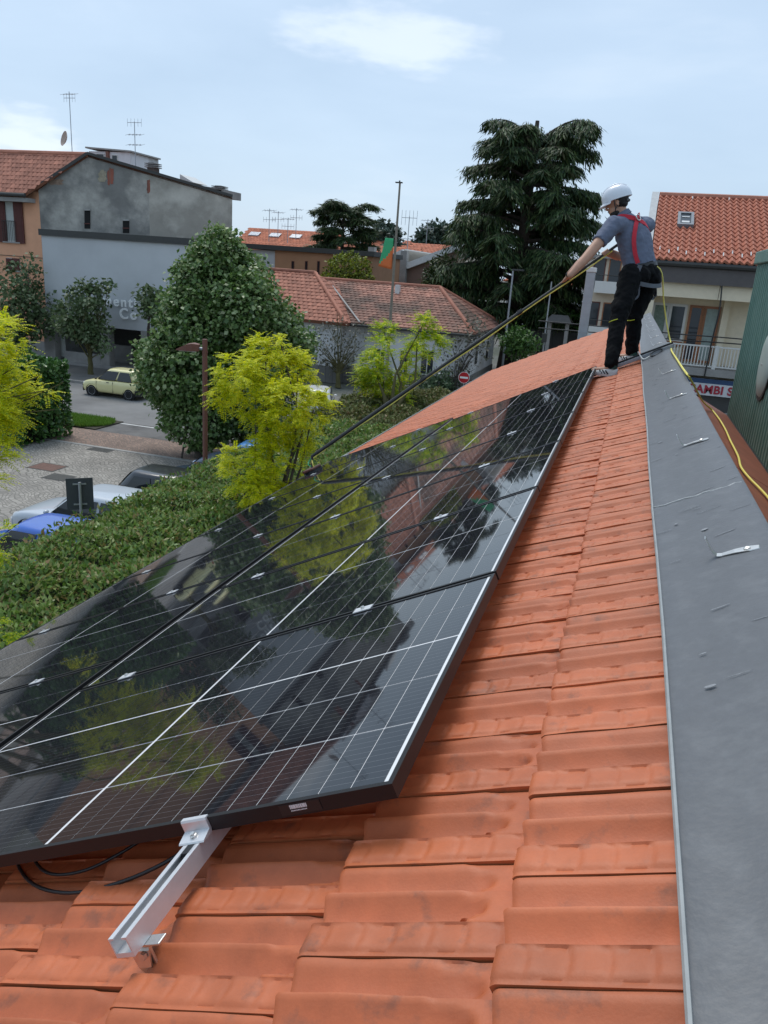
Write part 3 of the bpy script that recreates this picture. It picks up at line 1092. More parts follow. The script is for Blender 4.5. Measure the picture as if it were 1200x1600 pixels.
# torso, neck, head
m.ring_loft([el(pel - UP * 0.06, 0.15, 0.11), el(pel, 0.175, 0.13), el(waist, 0.17, 0.12), el(chest, 0.19, 0.125), el(upch, 0.185, 0.11), el(neckb, 0.09, 0.075)], 18)
nd = (headc - neckb).normalized()
m.tube([neckb - nd * 0.03, neckb.lerp(headc, 0.45), headc], [0.066, 0.060, 0.058], 14)
hf = Vector((-0.92, 0.06, -0.36)).normalized()   # he looks down at the panels
hu = (UP - hf * UP.dot(hf)).normalized()
hl = hu.cross(hf).normalized()
HS = 1.08
def hp(f, l, u):
    return headc + (hf * f + hl * l + hu * u) * HS
m.ellipsoid(hp(0.0, 0, 0.035), hf * 0.105 * HS, hl * 0.080 * HS, hu * 0.105 * HS, 18, 14)      # skull
m.ellipsoid(hp(0.035, 0, -0.055), hf * 0.066 * HS, hl * 0.060 * HS, hu * 0.075 * HS, 16, 12)   # jaw
m.ellipsoid(hp(0.075, 0, -0.105), hf * 0.024 * HS, hl * 0.027 * HS, hu * 0.020 * HS, 10, 8)    # chin
m.tube([hp(0.100, 0, 0.020), hp(0.122, 0, -0.022), hp(0.100, 0, -0.036)], [0.010, 0.016, 0.012], 8)   # nose
m.ellipsoid(hp(0.098, 0, -0.066), hf * 0.010, hl * 0.024, hu * 0.008, 10, 6)                  # mouth
for sg in (-1, 1):
    m.ellipsoid(hp(-0.008, sg * 0.084, -0.005), hf * 0.020, hl * 0.010, hu * 0.032, 10, 8)    # ears
    m.ellipsoid(hp(0.088, sg * 0.032, 0.034), hf * 0.014, hl * 0.022, hu * 0.008, 10, 6)      # brows
# arms
limb(m, [upch.lerp(lsh, 0.6), lsh, lsh.lerp(lel, 0.5), lel, lel.lerp(lwr, 0.3), lwr], [0.07, 0.068, 0.060, 0.051, 0.051, 0.034])
limb(m, [upch.lerp(rsh, 0.6), rsh, rsh.lerp(rel, 0.5), rel, rel.lerp(rwr, 0.3), rwr], [0.07, 0.068, 0.056, 0.046, 0.047, 0.030])
# legs and feet (inside the clothes)
limb(m, [lhip, lkn, lan], [0.09, 0.058, 0.042])
limb(m, [rhip, rkn, ran], [0.09, 0.058, 0.042])
def foot_dir(a):
    return (FW * math.cos(a) + LF * math.sin(a)).normalized()
LFD, RFD = foot_dir(0.55), foot_dir(0.35)
for an, fd in ((lan, LFD), (ran, RFD)):
    limb(m, [an, an - UP * 0.06 + fd * 0.05, an - UP * 0.075 + fd * 0.17], [0.042, 0.036, 0.030])
# hands: palm and five curled fingers round the pole
def hand(m, wr, grip, thumb_side):
    gd = (grip - wr)
    wv = gd.normalized()
    nrm = wv.cross(pd).normalized()
    across = pd
    pc = wr + gd * 0.48
    m.ellipsoid(pc, wv * 0.060, across * 0.044, nrm * 0.020, 14, 10)
    for k in range(4):
        o_ = across * (-0.033 + 0.022 * k)
        ln = (0.92, 1.0, 0.96, 0.78)[k]
        k0 = wr + gd * 0.80 + o_ + nrm * 0.004
        k1 = grip + o_ + wv * 0.024 * ln + nrm * 0.016
        k2 = grip + o_ + wv * 0.034 * ln - nrm * 0.010
        k3 = grip + o_ + wv * 0.010 * ln - nrm * 0.026
        m.tube([k0, k1, k2, k3], [0.0105, 0.0100, 0.0090, 0.0078], 8)
        for q, r in ((k0, .0105), (k1, .010), (k2, .009), (k3, .0078)):
            m.ellipsoid(q, (r, 0, 0), (0, r, 0), (0, 0, r), 8, 6)
    t0 = wr + gd * 0.35 - across * 0.034 * thumb_side
    t1 = t0 + wv * 0.035 - across * 0.022 * thumb_side - nrm * 0.012
    t2 = t1 + wv * 0.030 + across * 0.004 * thumb_side - nrm * 0.014
    m.tube([t0, t1, t2], [0.014, 0.012, 0.009], 8)
    m.ellipsoid(t2, (.009, 0, 0), (0, .009, 0), (0, 0, .009), 8, 6)
lgrip_w = lgrip
lwr2 = lgrip + (lel - lgrip).normalized() * 0.115 + UP * 0.02
limb(m, [lel, lel.lerp(lwr2, 0.35), lwr2], [0.051, 0.051, 0.034])
hand(m, lwr2, lgrip, 1)
rwr2 = rgrip + (rel - rgrip).normalized() * 0.115 + UP * 0.02
limb(m, [rel, rwr2], [0.044, 0.031])
hand(m, rwr2, rgrip, -1)
person = m.build('person', M_skin, None)
remesh(person, 0.0075, 3)
tag(person, 'worker in white helmet, blue-grey polo and red harness leaning a long pole down the roof', 'person')

# short-sleeved polo
m = MB()
m.ring_loft([el(waist - spine * 0.04, 0.208, 0.150), el(waist + spine * 0.01, 0.205, 0.148), el(waist.lerp(chest, 0.45), 0.212, 0.150), el(chest, 0.226, 0.158), el(chest.lerp(upch, 0.55), 0.222, 0.148), el(upch + spine * 0.01, 0.196, 0.124), el(neckb - spine * 0.015, 0.115, 0.098), el(neckb + nd * 0.012, 0.083, 0.082)], 28)
for sh, elb, d in ((lsh, lel, 0.50), (rsh, rel, 0.50)):
    e2 = sh.lerp(elb, d)
    m.tube([upch.lerp(sh, 0.45), sh + UP * 0.004, sh.lerp(elb, d * 0.5), e2], [0.100, 0.098, 0.090, 0.080], 16)
    m.ellipsoid(sh, (0.098, 0, 0), (0, 0.098, 0), (0, 0, 0.095), 14, 10)
shirt = m.build('polo_shirt', M_shirt, person)
remesh(shirt, 0.010, 4)
wrinkle(shirt, 0.026, 0.075)
m = MB()
m.ring_loft([(neckb + nd * 0.0, hl * 0.088, nd.cross(hl) * 0.090), (neckb + nd * 0.022, hl * 0.080, nd.cross(hl) * 0.084), (neckb + nd * 0.050, hl * 0.074, nd.cross(hl) * 0.078)], 20)
m.build('collar', M_shirt, shirt, smooth=40)

# work trousers
m = MB()
m.ring_loft([el(pel - UP * 0.10, 0.16, 0.15), el(pel - UP * 0.03, 0.205, 0.172), el(pel + spine * 0.05, 0.207, 0.160), el(waist + spine * 0.0, 0.198, 0.146)], 26)
limb(m, [lhip + UP * 0.02, lhip.lerp(lkn, 0.45), lkn + FW * 0.01, lkn.lerp(lan, 0.45), lan + UP * 0.02], [0.130, 0.112, 0.088, 0.083, 0.074], 18)
limb(m, [rhip + UP * 0.02, rhip.lerp(rkn, 0.45), rkn + FW * 0.01, rkn.lerp(ran, 0.45), ran + UP * 0.02], [0.130, 0.112, 0.088, 0.083, 0.074], 18)
c_ = lhip.lerp(lkn, 0.62) + LF * 0.105
m.ellipsoid(c_, (lkn - lhip).normalized() * 0.11, FW * 0.07, LF * 0.030, 12, 8)               # thigh pocket
for sg in (-1, 1):
    m.ellipsoid(pel - FW * 0.10 + LF * 0.09 * sg - UP * 0.02, LF * 0.10, FW * 0.085, UP * 0.12, 14, 10)
tro = m.build('work_trousers', M_trous, person)
remesh(tro, 0.010, 3)
wrinkle(tro, 0.030, 0.07)
m = MB(); m.ring_loft([el(waist - spine * 0.055, 0.213, 0.158), el(waist - spine * 0.015, 0.213, 0.158)], 28); m.build('belt', M_blk, tro, smooth=40)
q = waist - spine * 0.038 - FW * 0.152 + LF * 0.0
m = MB(); m.bar(q - spine * 0.028 - FW * 0.012, q + spine * 0.028 - FW * 0.012, 0.020, 0.006, FW); m.build('belt_loop', M_yel, tro)
for kn, an in ((lkn, lan), (rkn, ran)):                 # fluorescent piping at the knee
    ax = (an - kn).normalized()
    c0 = kn + ax * 0.0
    pts = []
    for k in range(9):
        a = rad(-40 + 200 * k / 8)
        s1 = (LF - ax * LF.dot(ax)).normalized()
        b1 = ax.cross(s1)
        pts.append(c0 + (s1 * math.cos(a) + b1 * math.sin(a)) * 0.094 + ax * (0.05 * math.cos(a) - 0.02))
    m = MB(); m.tube(pts, 0.0045, 6); m.build('knee_piping', M_yel, tro)

# trainers with three dark stripes
for ft, an, fd, nm in ((lft, lan, LFD, 'l'), (rft, ran, RFD, 'r')):
    sd = UP.cross(fd).normalized()
    base = Vector((an.x, an.y, ft.z)) - fd * 0.02
    m = MB()
    secs = []
    for x, w, h in ((-0.075, 0.030, 0.06), (-0.055, 0.044, 0.088), (0.0, 0.047, 0.105), (0.06, 0.050, 0.085), (0.12, 0.054, 0.062), (0.18, 0.050, 0.050), (0.222, 0.034, 0.036)):
        secs.append([base + fd * x + sd * (w * sx) + UP * (0.018 + (h - 0.018) * zz) for sx, zz in ((-1, 0), (1, 0), (1.0, 0.45), (0.72, 0.85), (0.0, 1.0), (-0.72, 0.85), (-1.0, 0.45))])
    m.loft(secs)
    sh = m.build('trainer', M_shoe, person, smooth=60)
    m = MB(); m.loft([[base + fd * x + sd * (w * sx) + UP * z for sx, z in ((-1, 0), (1, 0), (1.02, 0.024), (-1.02, 0.024))] for x, w in ((-0.08, 0.030), (-0.055, 0.048), (0.06, 0.054), (0.12, 0.058), (0.18, 0.053), (0.228, 0.034))]); m.build('sole', M_shoe, sh)
    m = MB(); m.tube([base + UP * 0.085, base + UP * 0.125 - fd * 0.005], [0.052, 0.050], 14); m.build('shoe_collar', M_shoeg, sh, smooth=40)
    for k in range(3):
        m = MB()
        for sg in (-1, 1):
            x = 0.045 + 0.032 * k
            m.bar(base + fd * (x - 0.018) + sd * sg * 0.053 + UP * 0.026, base + fd * (x + 0.016) + sd * sg * (0.047 - 0.002 * k) + UP * 0.062, 0.013, 0.005, sd)
        m.build('stripe', M_blk, sh)

# helmet
m = MB()
hc = hp(-0.004, 0, 0.062)
R_ = []
for i in range(9):
    ph = math.pi / 2 * i / 8
    R_.append([hc + hu * (0.118 * math.sin(ph)) * HS + (hf * 0.150 * math.cos(t) + hl * 0.118 * math.sin(t)) * HS * max(math.cos(ph) ** 0.8, 0.01) for t in [2 * math.pi * k / 24 for k in range(24)]])
R0 = [[p - hu * 0.030 + hf * 0.0 for p in R_[0]]]
m.loft(R0 + R_)
helm = m.build('helmet', M_helm, person, smooth=50)
m = MB()
vis = []
for rr_, zz in ((0.90, -0.024), (1.28, -0.060)):
    vis.append([hc + hu * zz + (hf * 0.150 * rr_ * math.cos(t) + hl * 0.118 * (1 + (rr_ - 1) * 0.35) * math.sin(t)) * HS for t in [rad(-70 + 140 * k / 12) for k in range(13)]])
top = [[p + hu * 0.005 for p in r] for r in vis]
m.loft([vis[0] + vis[1][::-1], top[0] + top[1][::-1]])
m.build('visor', M_helm, helm, smooth=40)
m = MB()
for k in range(3):
    pts = [hc + hu * (0.121 * math.sin(rad(a))) * HS + (hf * 0.152 * math.cos(rad(a)) * HS) + hl * (0.03 * (k - 1)) for a in range(35, 146, 15)]
    m.tube(pts, 0.005, 6)
m.build('crown_rib', M_helm, helm, smooth=60)
m = MB(); m.tube([hp(-0.085, 0.05, 0.0), hp(-0.11, 0.0, -0.005), hp(-0.085, -0.05, 0.0)], 0.018, 8); m.build('head_band', M_blk, helm, smooth=60)
for sg in (-1, 1):
    m = MB(); m.tube([hp(0.02, sg * 0.088, 0.03), hp(0.025, sg * 0.082, -0.05), hp(0.05, sg * 0.02, -0.118)], 0.0055, 6); m.tube([hp(-0.05, sg * 0.088, 0.02), hp(0.025, sg * 0.083, -0.055)], 0.0055, 6); m.build('chin_strap', M_blk, helm)
# hair and beard
m = MB()
m.ellipsoid(hp(-0.022, 0, 0.032), hf * 0.096 * HS, hl * 0.0835 * HS, hu * 0.098 * HS, 18, 12)
m.ellipsoid(hp(-0.055, 0, -0.02), hf * 0.045 * HS, hl * 0.070 * HS, hu * 0.040 * HS, 14, 10)
m.build('hair', M_hair, person, smooth=60)
m = MB()
m.ellipsoid(hp(0.036, 0, -0.082), hf * 0.062 * HS, hl * 0.0615 * HS, hu * 0.047 * HS, 16, 12)
m.ellipsoid(hp(0.075, 0, -0.110), hf * 0.028 * HS, hl * 0.030 * HS, hu * 0.022 * HS, 12, 8)
m.ellipsoid(hp(0.101, 0, -0.052), hf * 0.010 * HS, hl * 0.030 * HS, hu * 0.007 * HS, 12, 8)
m.build('beard', M_hair, person, smooth=60)
for sg in (-1, 1):
    m = MB(); m.ellipsoid(hp(0.090, sg * 0.032, 0.018), hf * 0.008, hl * 0.013, hu * 0.006, 10, 6); m.build('eye', M_hair, person, smooth=60)
# watch
ax = (lwr2 - lel).normalized()
m = MB(); m.tube([lwr2 - ax * 0.030, lwr2 - ax * 0.004], [0.040, 0.037], 14); m.build('wristwatch', M_blk, person, smooth=40)

# safety harness: webbing that lies on the back and shoulders
def strap(name, pts, w, mat, parent, lift=0.012):
    """flat webbing through points given on the body surface, wide side facing out"""
    Pn = []
    for i in range(len(pts) - 1):
        p0, p1, p2, p3 = [Vector(pts[j]) for j in (max(i - 1, 0), i, i + 1, min(i + 2, len(pts) - 1))]
        for k in range(5):
            t = k / 5
            Pn.append(0.5 * ((2 * p1) + (p2 - p0) * t + (2 * p0 - 5 * p1 + 4 * p2 - p3) * t * t + (3 * p1 - p0 - 3 * p2 + p3) * t ** 3))
    Pn.append(Vector(pts[-1]))
    R_ = []
    for i, p in enumerate(Pn):
        d = (Pn[min(i + 1, len(Pn) - 1)] - Pn[max(i - 1, 0)]).normalized()
        axis = pel + spine * (p - pel).dot(spine)
        o_ = (p - axis)
        o_ = (o_ - d * o_.dot(d)).normalized()
        s_ = d.cross(o_).normalized()
        R_.append([p + s_ * w / 2 + o_ * 0.0, p + s_ * w / 2 + o_ * lift * 0.4, p - s_ * w / 2 + o_ * lift * 0.4, p - s_ * w / 2])
    m = MB(); m.loft(R_)
    return m.build(name, mat, parent, smooth=40)
def tor(s, ang, k=1.0):
    """a point on the shirt: s = 0 at the belt .. 1 at the neck, ang from his left (0) over the back (90) to his right (180)"""
    keys = [(0.0, 0.205, 0.150), (0.30, 0.212, 0.152), (0.60, 0.226, 0.160), (0.80, 0.222, 0.150), (0.92, 0.196, 0.126), (1.0, 0.10, 0.09)]
    for (s0, w0, d0), (s1, w1, d1) in zip(keys, keys[1:]):
        if s <= s1:
            t = (s - s0) / (s1 - s0)
            w, d = w0 + (w1 - w0) * t, d0 + (d1 - d0) * t
            break
    c = waist.lerp(neckb, s)
    a = (LF - spine * LF.dot(spine)).normalized()
    b = -(FW - spine * FW.dot(spine)).normalized()
    return c + (a * w * math.cos(rad(ang)) + b * d * math.sin(rad(ang))) * k
dr = tor(0.84, 92, 1.03)
hs1 = strap('harness_strap', [tor(0.0, 42, 1.03), tor(0.2, 44, 1.03), tor(0.45, 54, 1.03), tor(0.68, 72, 1.03), dr], 0.046, M_red, person)
strap('harness_strap', [dr, tor(0.74, 116, 1.07), tor(0.62, 140, 1.10), tor(0.50, 160, 1.08), tor(0.40, 180, 1.03), tor(0.3, 200, 1.0)], 0.046, M_red, person)
strap('harness_strap', [dr, tor(0.92, 62, 1.05), tor(0.96, 30, 1.25), tor(0.90, -20, 1.1)], 0.046, M_red, person)
strap('harness_strap', [dr, tor(0.92, 122, 1.05), tor(0.96, 150, 1.25), tor(0.90, 200, 1.1)], 0.046, M_red, person)
m = MB(); bk = -(FW - spine * FW.dot(spine)).normalized()
pts = [dr + bk * 0.020 + LF * 0.032 * math.cos(a) + spine * (0.032 * math.sin(a) + 0.012) for a in [2 * math.pi * k / 16 for k in range(17)]]
m.tube(pts, 0.007, 6); m.build('d_ring', M_steel, hs1, smooth=60)
def hipp(h, ang, k=1.0):
    c = pel + UP * h
    return c + (LF * 0.212 * math.cos(rad(ang)) - FW * 0.178 * math.sin(rad(ang))) * k
strap('leg_strap', [hipp(0.10, 40, 1.10), hipp(0.0, 36, 1.16), hipp(-0.10, 42, 1.16), lhip - UP * 0.19 - FW * 0.145 + LF * 0.02, lhip - UP * 0.23 - FW * 0.10 + LF * 0.10], 0.045, M_gweb, person)
strap('leg_strap', [hipp(-0.085, 40, 1.20), hipp(-0.10, 65, 1.20), hipp(-0.105, 92, 1.14), hipp(-0.09, 125, 1.20), hipp(-0.04, 165, 1.12)], 0.045, M_gweb, person)
strap('leg_strap', [hipp(0.02, 178, 1.04), hipp(-0.10, 168, 1.05), rhip - UP * 0.20 - FW * 0.10 + LF * -0.04, rhip - UP * 0.22 - FW * 0.11 + LF * 0.05], 0.045, M_gweb, person)

# ================================================================== telescopic pole with brush
M_pole = pm('carbon_pole', (0.025, 0.023, 0.022), 0.35, var=0.15)
M_hose = pm('yellow_hose', (0.85, 0.74, 0.15), 0.45, var=0.08)
M_green = pm('green_hose', (0.03, 0.35, 0.15), 0.5)
pole = thing('brush_pole', 'long black telescopic pole with a brush reaching from the worker to the gutter edge', 'pole', Matrix.Translation(pole_b))
top_ = pole_a - pd * 0.12
m = MB(); m.tube([top_, pole_a.lerp(pole_b, 0.30)], 0.0165, 10); m.tube([pole_a.lerp(pole_b, 0.28), pole_a.lerp(pole_b, 0.62)], 0.0205, 10); m.tube([pole_a.lerp(pole_b, 0.60), pole_a.lerp(pole_b, 0.985)], 0.0245, 10)
sec_o = m.build('tube_section', M_pole, pole, smooth=40)
for t in (0.29, 0.61):
    c = pole_a.lerp(pole_b, t)
    m = MB(); m.tube([c - pd * 0.03, c + pd * 0.03], 0.025, 10); m.bar(c - pd * 0.03 + UP * 0.026, c + pd * 0.035 + UP * 0.030, 0.018, 0.012); m.build('clamp_lever', M_blk, pole, smooth=40)
br_c = roofp(-3.50, 7.36, 0.055)
jn = pole_b
m = MB(); m.tube([pole_a.lerp(pole_b, 0.975), jn, jn.lerp(br_c, 0.55), br_c + UP * 0.02], [0.018, 0.022, 0.013, 0.016], 10); m.build('gooseneck', M_blk, pole, smooth=50)
bm_ = RM.copy(); bm_.translation = br_c
m = MB(); m.box(-0.075, 0.075, -0.13, 0.13, -0.006, 0.022, mat=bm_); brs = m.build('brush_block', pm('brush_wood', (0.10, 0.035, 0.025), 0.6), pole, bevel=0.008)
m = MB()
for i in range(420):
    x, y = random.uniform(-0.07, 0.07), random.uniform(-0.125, 0.125)
    q = bm_ @ Vector((x, y, -0.005)); e_ = bm_ @ Vector((x * 1.25 + random.uniform(-0.012, 0.012), y * 1.1 + random.uniform(-0.012, 0.012), -0.072))
    m.tube([q, e_], [0.0042, 0.0036], 3, caps=False)
tag(m.build('bristles', M_blk, brs), kind='stuff')
m = MB(); m.tube([jn - UP * 0.01, jn.lerp(br_c, 0.5) + Vector((-0.05, 0.02, 0)), br_c + Vector((-0.05, 0, 0.05)), br_c + UP * 0.03], 0.008, 8); m.build('water_tube', M_green, pole, smooth=50)
# hose along the pole
off = Vector((0.004, -0.012, -0.034))
pts = [pole_a.lerp(pole_b, t) + off * (0.8 + 0.25 * math.sin(t * 19)) for t in [k / 14 for k in range(14)]] + [jn + off * 0.9, jn.lerp(br_c, 0.4) + Vector((0.03, -0.06, 0.0)), br_c + Vector((0.03, -0.02, 0.04))]
m = MB(); m.tube(pts, 0.0072, 8); m.build('feed_hose', M_hose, pole, smooth=60)
# supply hose from the worker's hip over the ridge
hip = P(1031, 420, 8.62)
def onback(px, py, dz=0.02):
    d = Vector(_ray(px, py)); o_ = Vector((0, 0, HC)); n_ = Vector((0.5, 0, 1))
    return o_ + d * ((Vector((0.46, 0, ZB + dz)) - o_).dot(n_) / d.dot(n_))
cable('water_hose', [hip + Vector((-0.25, 0.1, 0.02)), hip, P(1037, 470, 8.75), P(1043, 512, 8.78), P(1049, 540, 8.6), roofp(0.762, 7.0, -0.055), roofp(0.768, 6.0, -0.062), roofp(0.772, 5.2, -0.06), roofp(0.785, 4.6, -0.085), onback(1098, 627, 0.10),
                     onback(1112, 640), onback(1124, 655), onback(1134, 672), onback(1141, 688), onback(1153, 712), onback(1158, 730), onback(1172, 748), onback(1186, 762), onback(1203, 781), onback(1240, 830)], 0.0078, M_hose, 'yellow water hose hanging from the worker\'s hip and snaking down behind the ridge', 'hose')
# ================================================================== ground
def sheet(name, x0, x1, y0, y1, z, mat, t=0.0):
    m = MB()
    m.box(x0, x1, y0, y1, z - 0.05, z)
    return tag(m.build(name, mat), kind='structure')
def pavemat(name, col, mortar, sx, sy, rough=0.8, rot=0.0, off=0.5, var=0.3, msize=0.02, scale=1.0):
    m = bpy.data.materials.new(name)
    m.use_nodes = True
    N, L = m.node_tree.nodes, m.node_tree.links
    b = N['Principled BSDF']
    b.inputs['Roughness'].default_value = rough
    tcn = N.new('ShaderNodeTexCoord')
    mpn = N.new('ShaderNodeMapping')
    mpn.inputs['Rotation'].default_value = (0, 0, rot)
    L.new(tcn.outputs['Object'], mpn.inputs['Vector'])
    nzd = N.new('ShaderNodeTexNoise'); nzd.inputs['Scale'].default_value = 0.9; nzd.inputs['Detail'].default_value = 2
    L.new(mpn.outputs['Vector'], nzd.inputs['Vector'])
    va = N.new('ShaderNodeVectorMath'); va.operation = 'MULTIPLY_ADD'
    va.inputs[1].default_value = (0.9, 0.9, 0)
    L.new(nzd.outputs['Color'], va.inputs[0]); L.new(mpn.outputs['Vector'], va.inputs[2])
    br = N.new('ShaderNodeTexBrick')
    br.offset = off
    br.inputs['Scale'].default_value = scale
    br.inputs['Brick Width'].default_value = sx
    br.inputs['Row Height'].default_value = sy
    br.inputs['Mortar Size'].default_value = msize
    br.inputs['Mortar Smooth'].default_value = 0.3
    br.inputs['Color1'].default_value = (*[c * (1 - var) for c in col], 1)
    br.inputs['Color2'].default_value = (*[c * (1 + var) for c in col], 1)
    br.inputs['Mortar'].default_value = (*mortar, 1)
    L.new(va.outputs[0] if rot else mpn.outputs['Vector'], br.inputs['Vector'])
    nz = N.new('ShaderNodeTexNoise'); nz.inputs['Scale'].default_value = 0.5; nz.inputs['Detail'].default_value = 6
    L.new(tcn.outputs['Object'], nz.inputs['Vector'])
    mr = N.new('ShaderNodeMapRange'); mr.inputs['From Min'].default_value = 0.3; mr.inputs['From Max'].default_value = 0.7; mr.inputs['To Min'].default_value = 0.78; mr.inputs['To Max'].default_value = 1.18
    L.new(nz.outputs['Fac'], mr.inputs['Value'])
    hv = N.new('ShaderNodeHueSaturation')
    L.new(br.outputs['Color'], hv.inputs['Color']); L.new(mr.outputs['Result'], hv.inputs['Value'])
    L.new(hv.outputs['Color'], b.inputs['Base Color'])
    bp = N.new('ShaderNodeBump'); bp.inputs['Strength'].default_value = 0.5; bp.inputs['Distance'].default_value = 0.01
    L.new(br.outputs['Fac'], bp.inputs['Height']); bp.invert = True
    L.new(bp.outputs['Normal'], b.inputs['Normal'])
    return m
M_ground = pm('town_ground', (0.15, 0.15, 0.14), 0.9, var=0.25, vscale=0.3, col2=(0.10, 0.11, 0.07), c2amt=0.4, c2scale=0.05)
M_asph = pm('asphalt', (0.20, 0.197, 0.192), 0.85, var=0.13, vscale=0.7, bump=0.1, bscale=30, col2=(0.145, 0.143, 0.14), c2amt=0.35, c2scale=0.25)
M_asph2 = pm('patched_asphalt', (0.16, 0.155, 0.15), 0.85, var=0.2, vscale=1.5, col2=(0.07, 0.068, 0.066), c2amt=0.55, c2scale=0.45)
M_sett = pavemat('stone_setts', (0.31, 0.285, 0.25), (0.16, 0.15, 0.13), 0.12, 0.12, rot=0.6, var=0.24, msize=0.014)
M_brickp = pavemat('brick_paving', (0.26, 0.175, 0.135), (0.15, 0.125, 0.10), 0.22, 0.11, rot=0.78, var=0.22, msize=0.012)
M_kerb = pm('kerb_stone', (0.34, 0.33, 0.31), 0.8, var=0.15)
M_paint = pm('road_paint', (0.55, 0.55, 0.53), 0.7, var=0.25, vscale=5)
sheet('ground', -900, 900, -60, 1500, -0.03, M_ground)
sheet('road', -90, 70, 28.9, 36.4, 0.0, M_asph)
sheet('parking_lot', -30, -4.5, 4, 24.45, 0.004, M_sett)
sheet('pavement', -60, 5, 24.62, 26.9, 0.008, M_brickp)
sheet('drive_crossing', -21.2, 5, 26.9, 28.9, 0.006, M_asph2)
m = MB()
x = -30.0
while x < 4:
    m.box(x, x + 0.985, 24.45, 24.62, -0.05, 0.022); x += 1.0
tag(m.build('kerb', M_kerb), kind='structure')
m = MB(); m.box(-90, 70, 36.4, 36.58, -0.05, 0.13); tag(m.build('kerb', M_kerb), kind='structure')
sheet('pavement', -90, 70, 36.58, 41.4, 0.12, pm('dark_pavement', (0.15, 0.145, 0.135), 0.85, var=0.2, vscale=1.2))
m = MB()
for x0, x1 in ((-21.1, -18.6), (-17.3, -14.2), (-12.9, -9.5), (-8, -4)):
    m.box(x0, x1, 28.62, 28.76, 0.0065, 0.0105)
tag(m.build('road_marking', M_paint), kind='structure')
sheet('verge', -60, -20.75, 26.95, 28.9, 0.05, pm('soil', (0.05, 0.045, 0.03), 0.95, var=0.3))
n = 26000
Pg = np.stack([rng.uniform(-27, -20.72, n), rng.uniform(26.95, 28.85, n), np.full(n, 0.05)], 1)
keep = Pg[:, 0] < -20.75 - 0.5 * ((Pg[:, 1] - 28.0) / 0.9) ** 2
Pg = Pg[keep]; n = len(Pg)
G = leaf_quads(Pg, rdir(n, 1.6), rdir(n), 0.10 + 0.12 * rng.random(n), np.full(n, 0.022))
tag(quads('grass', G, leafmat('grass_blade', [(0.09, 0.18, 0.02), (0.15, 0.30, 0.04), (0.24, 0.38, 0.07)], 0.3)), 'bright green grass verge between hedge and road', 'grass', kind='stuff')
# street that runs away behind the roof's far end
sheet('side_road', -9.5, 2.5, 41.4, 200, 0.0, M_asph)

# covers in the paving
M_rust = pm('rusty_cover', (0.16, 0.085, 0.065), 0.8, var=0.2)
M_grat = pm('dark_grate', (0.055, 0.055, 0.05), 0.7, var=0.3, vscale=14)
for (px, py, w, d, mt, lb, nm) in ((74, 730, 1.1, 0.85, M_rust, 'rusty square cover set in the stone setts', 'manhole_cover'), (92, 746, 0.9, 0.7, M_grat, 'dark drain grate in the setts below the rusty cover', 'drain_grate'), (157, 703, 0.95, 0.5, M_grat, 'dark cover in the setts near the brick pavement', 'manhole_cover')):
    c = at_z(px, py)
    t = thing(nm, lb, 'cover', c)
    m = MB(); m.box(c.x - w / 2, c.x + w / 2, c.y - d / 2, c.y + d / 2, 0.0, 0.010); m.build('frame', M_grat, t)
    m = MB(); m.box(c.x - w / 2 + 0.06, c.x + w / 2 - 0.06, c.y - d / 2 + 0.06, c.y + d / 2 - 0.06, 0.0, 0.014)
    for k in range(5):
        y = c.y - d / 2 + 0.12 + (d - 0.24) * k / 4
        m.box(c.x - w / 2 + 0.1, c.x + w / 2 - 0.1, y - 0.015, y + 0.015, 0.013, 0.018)
    m.build('lid', mt, t)

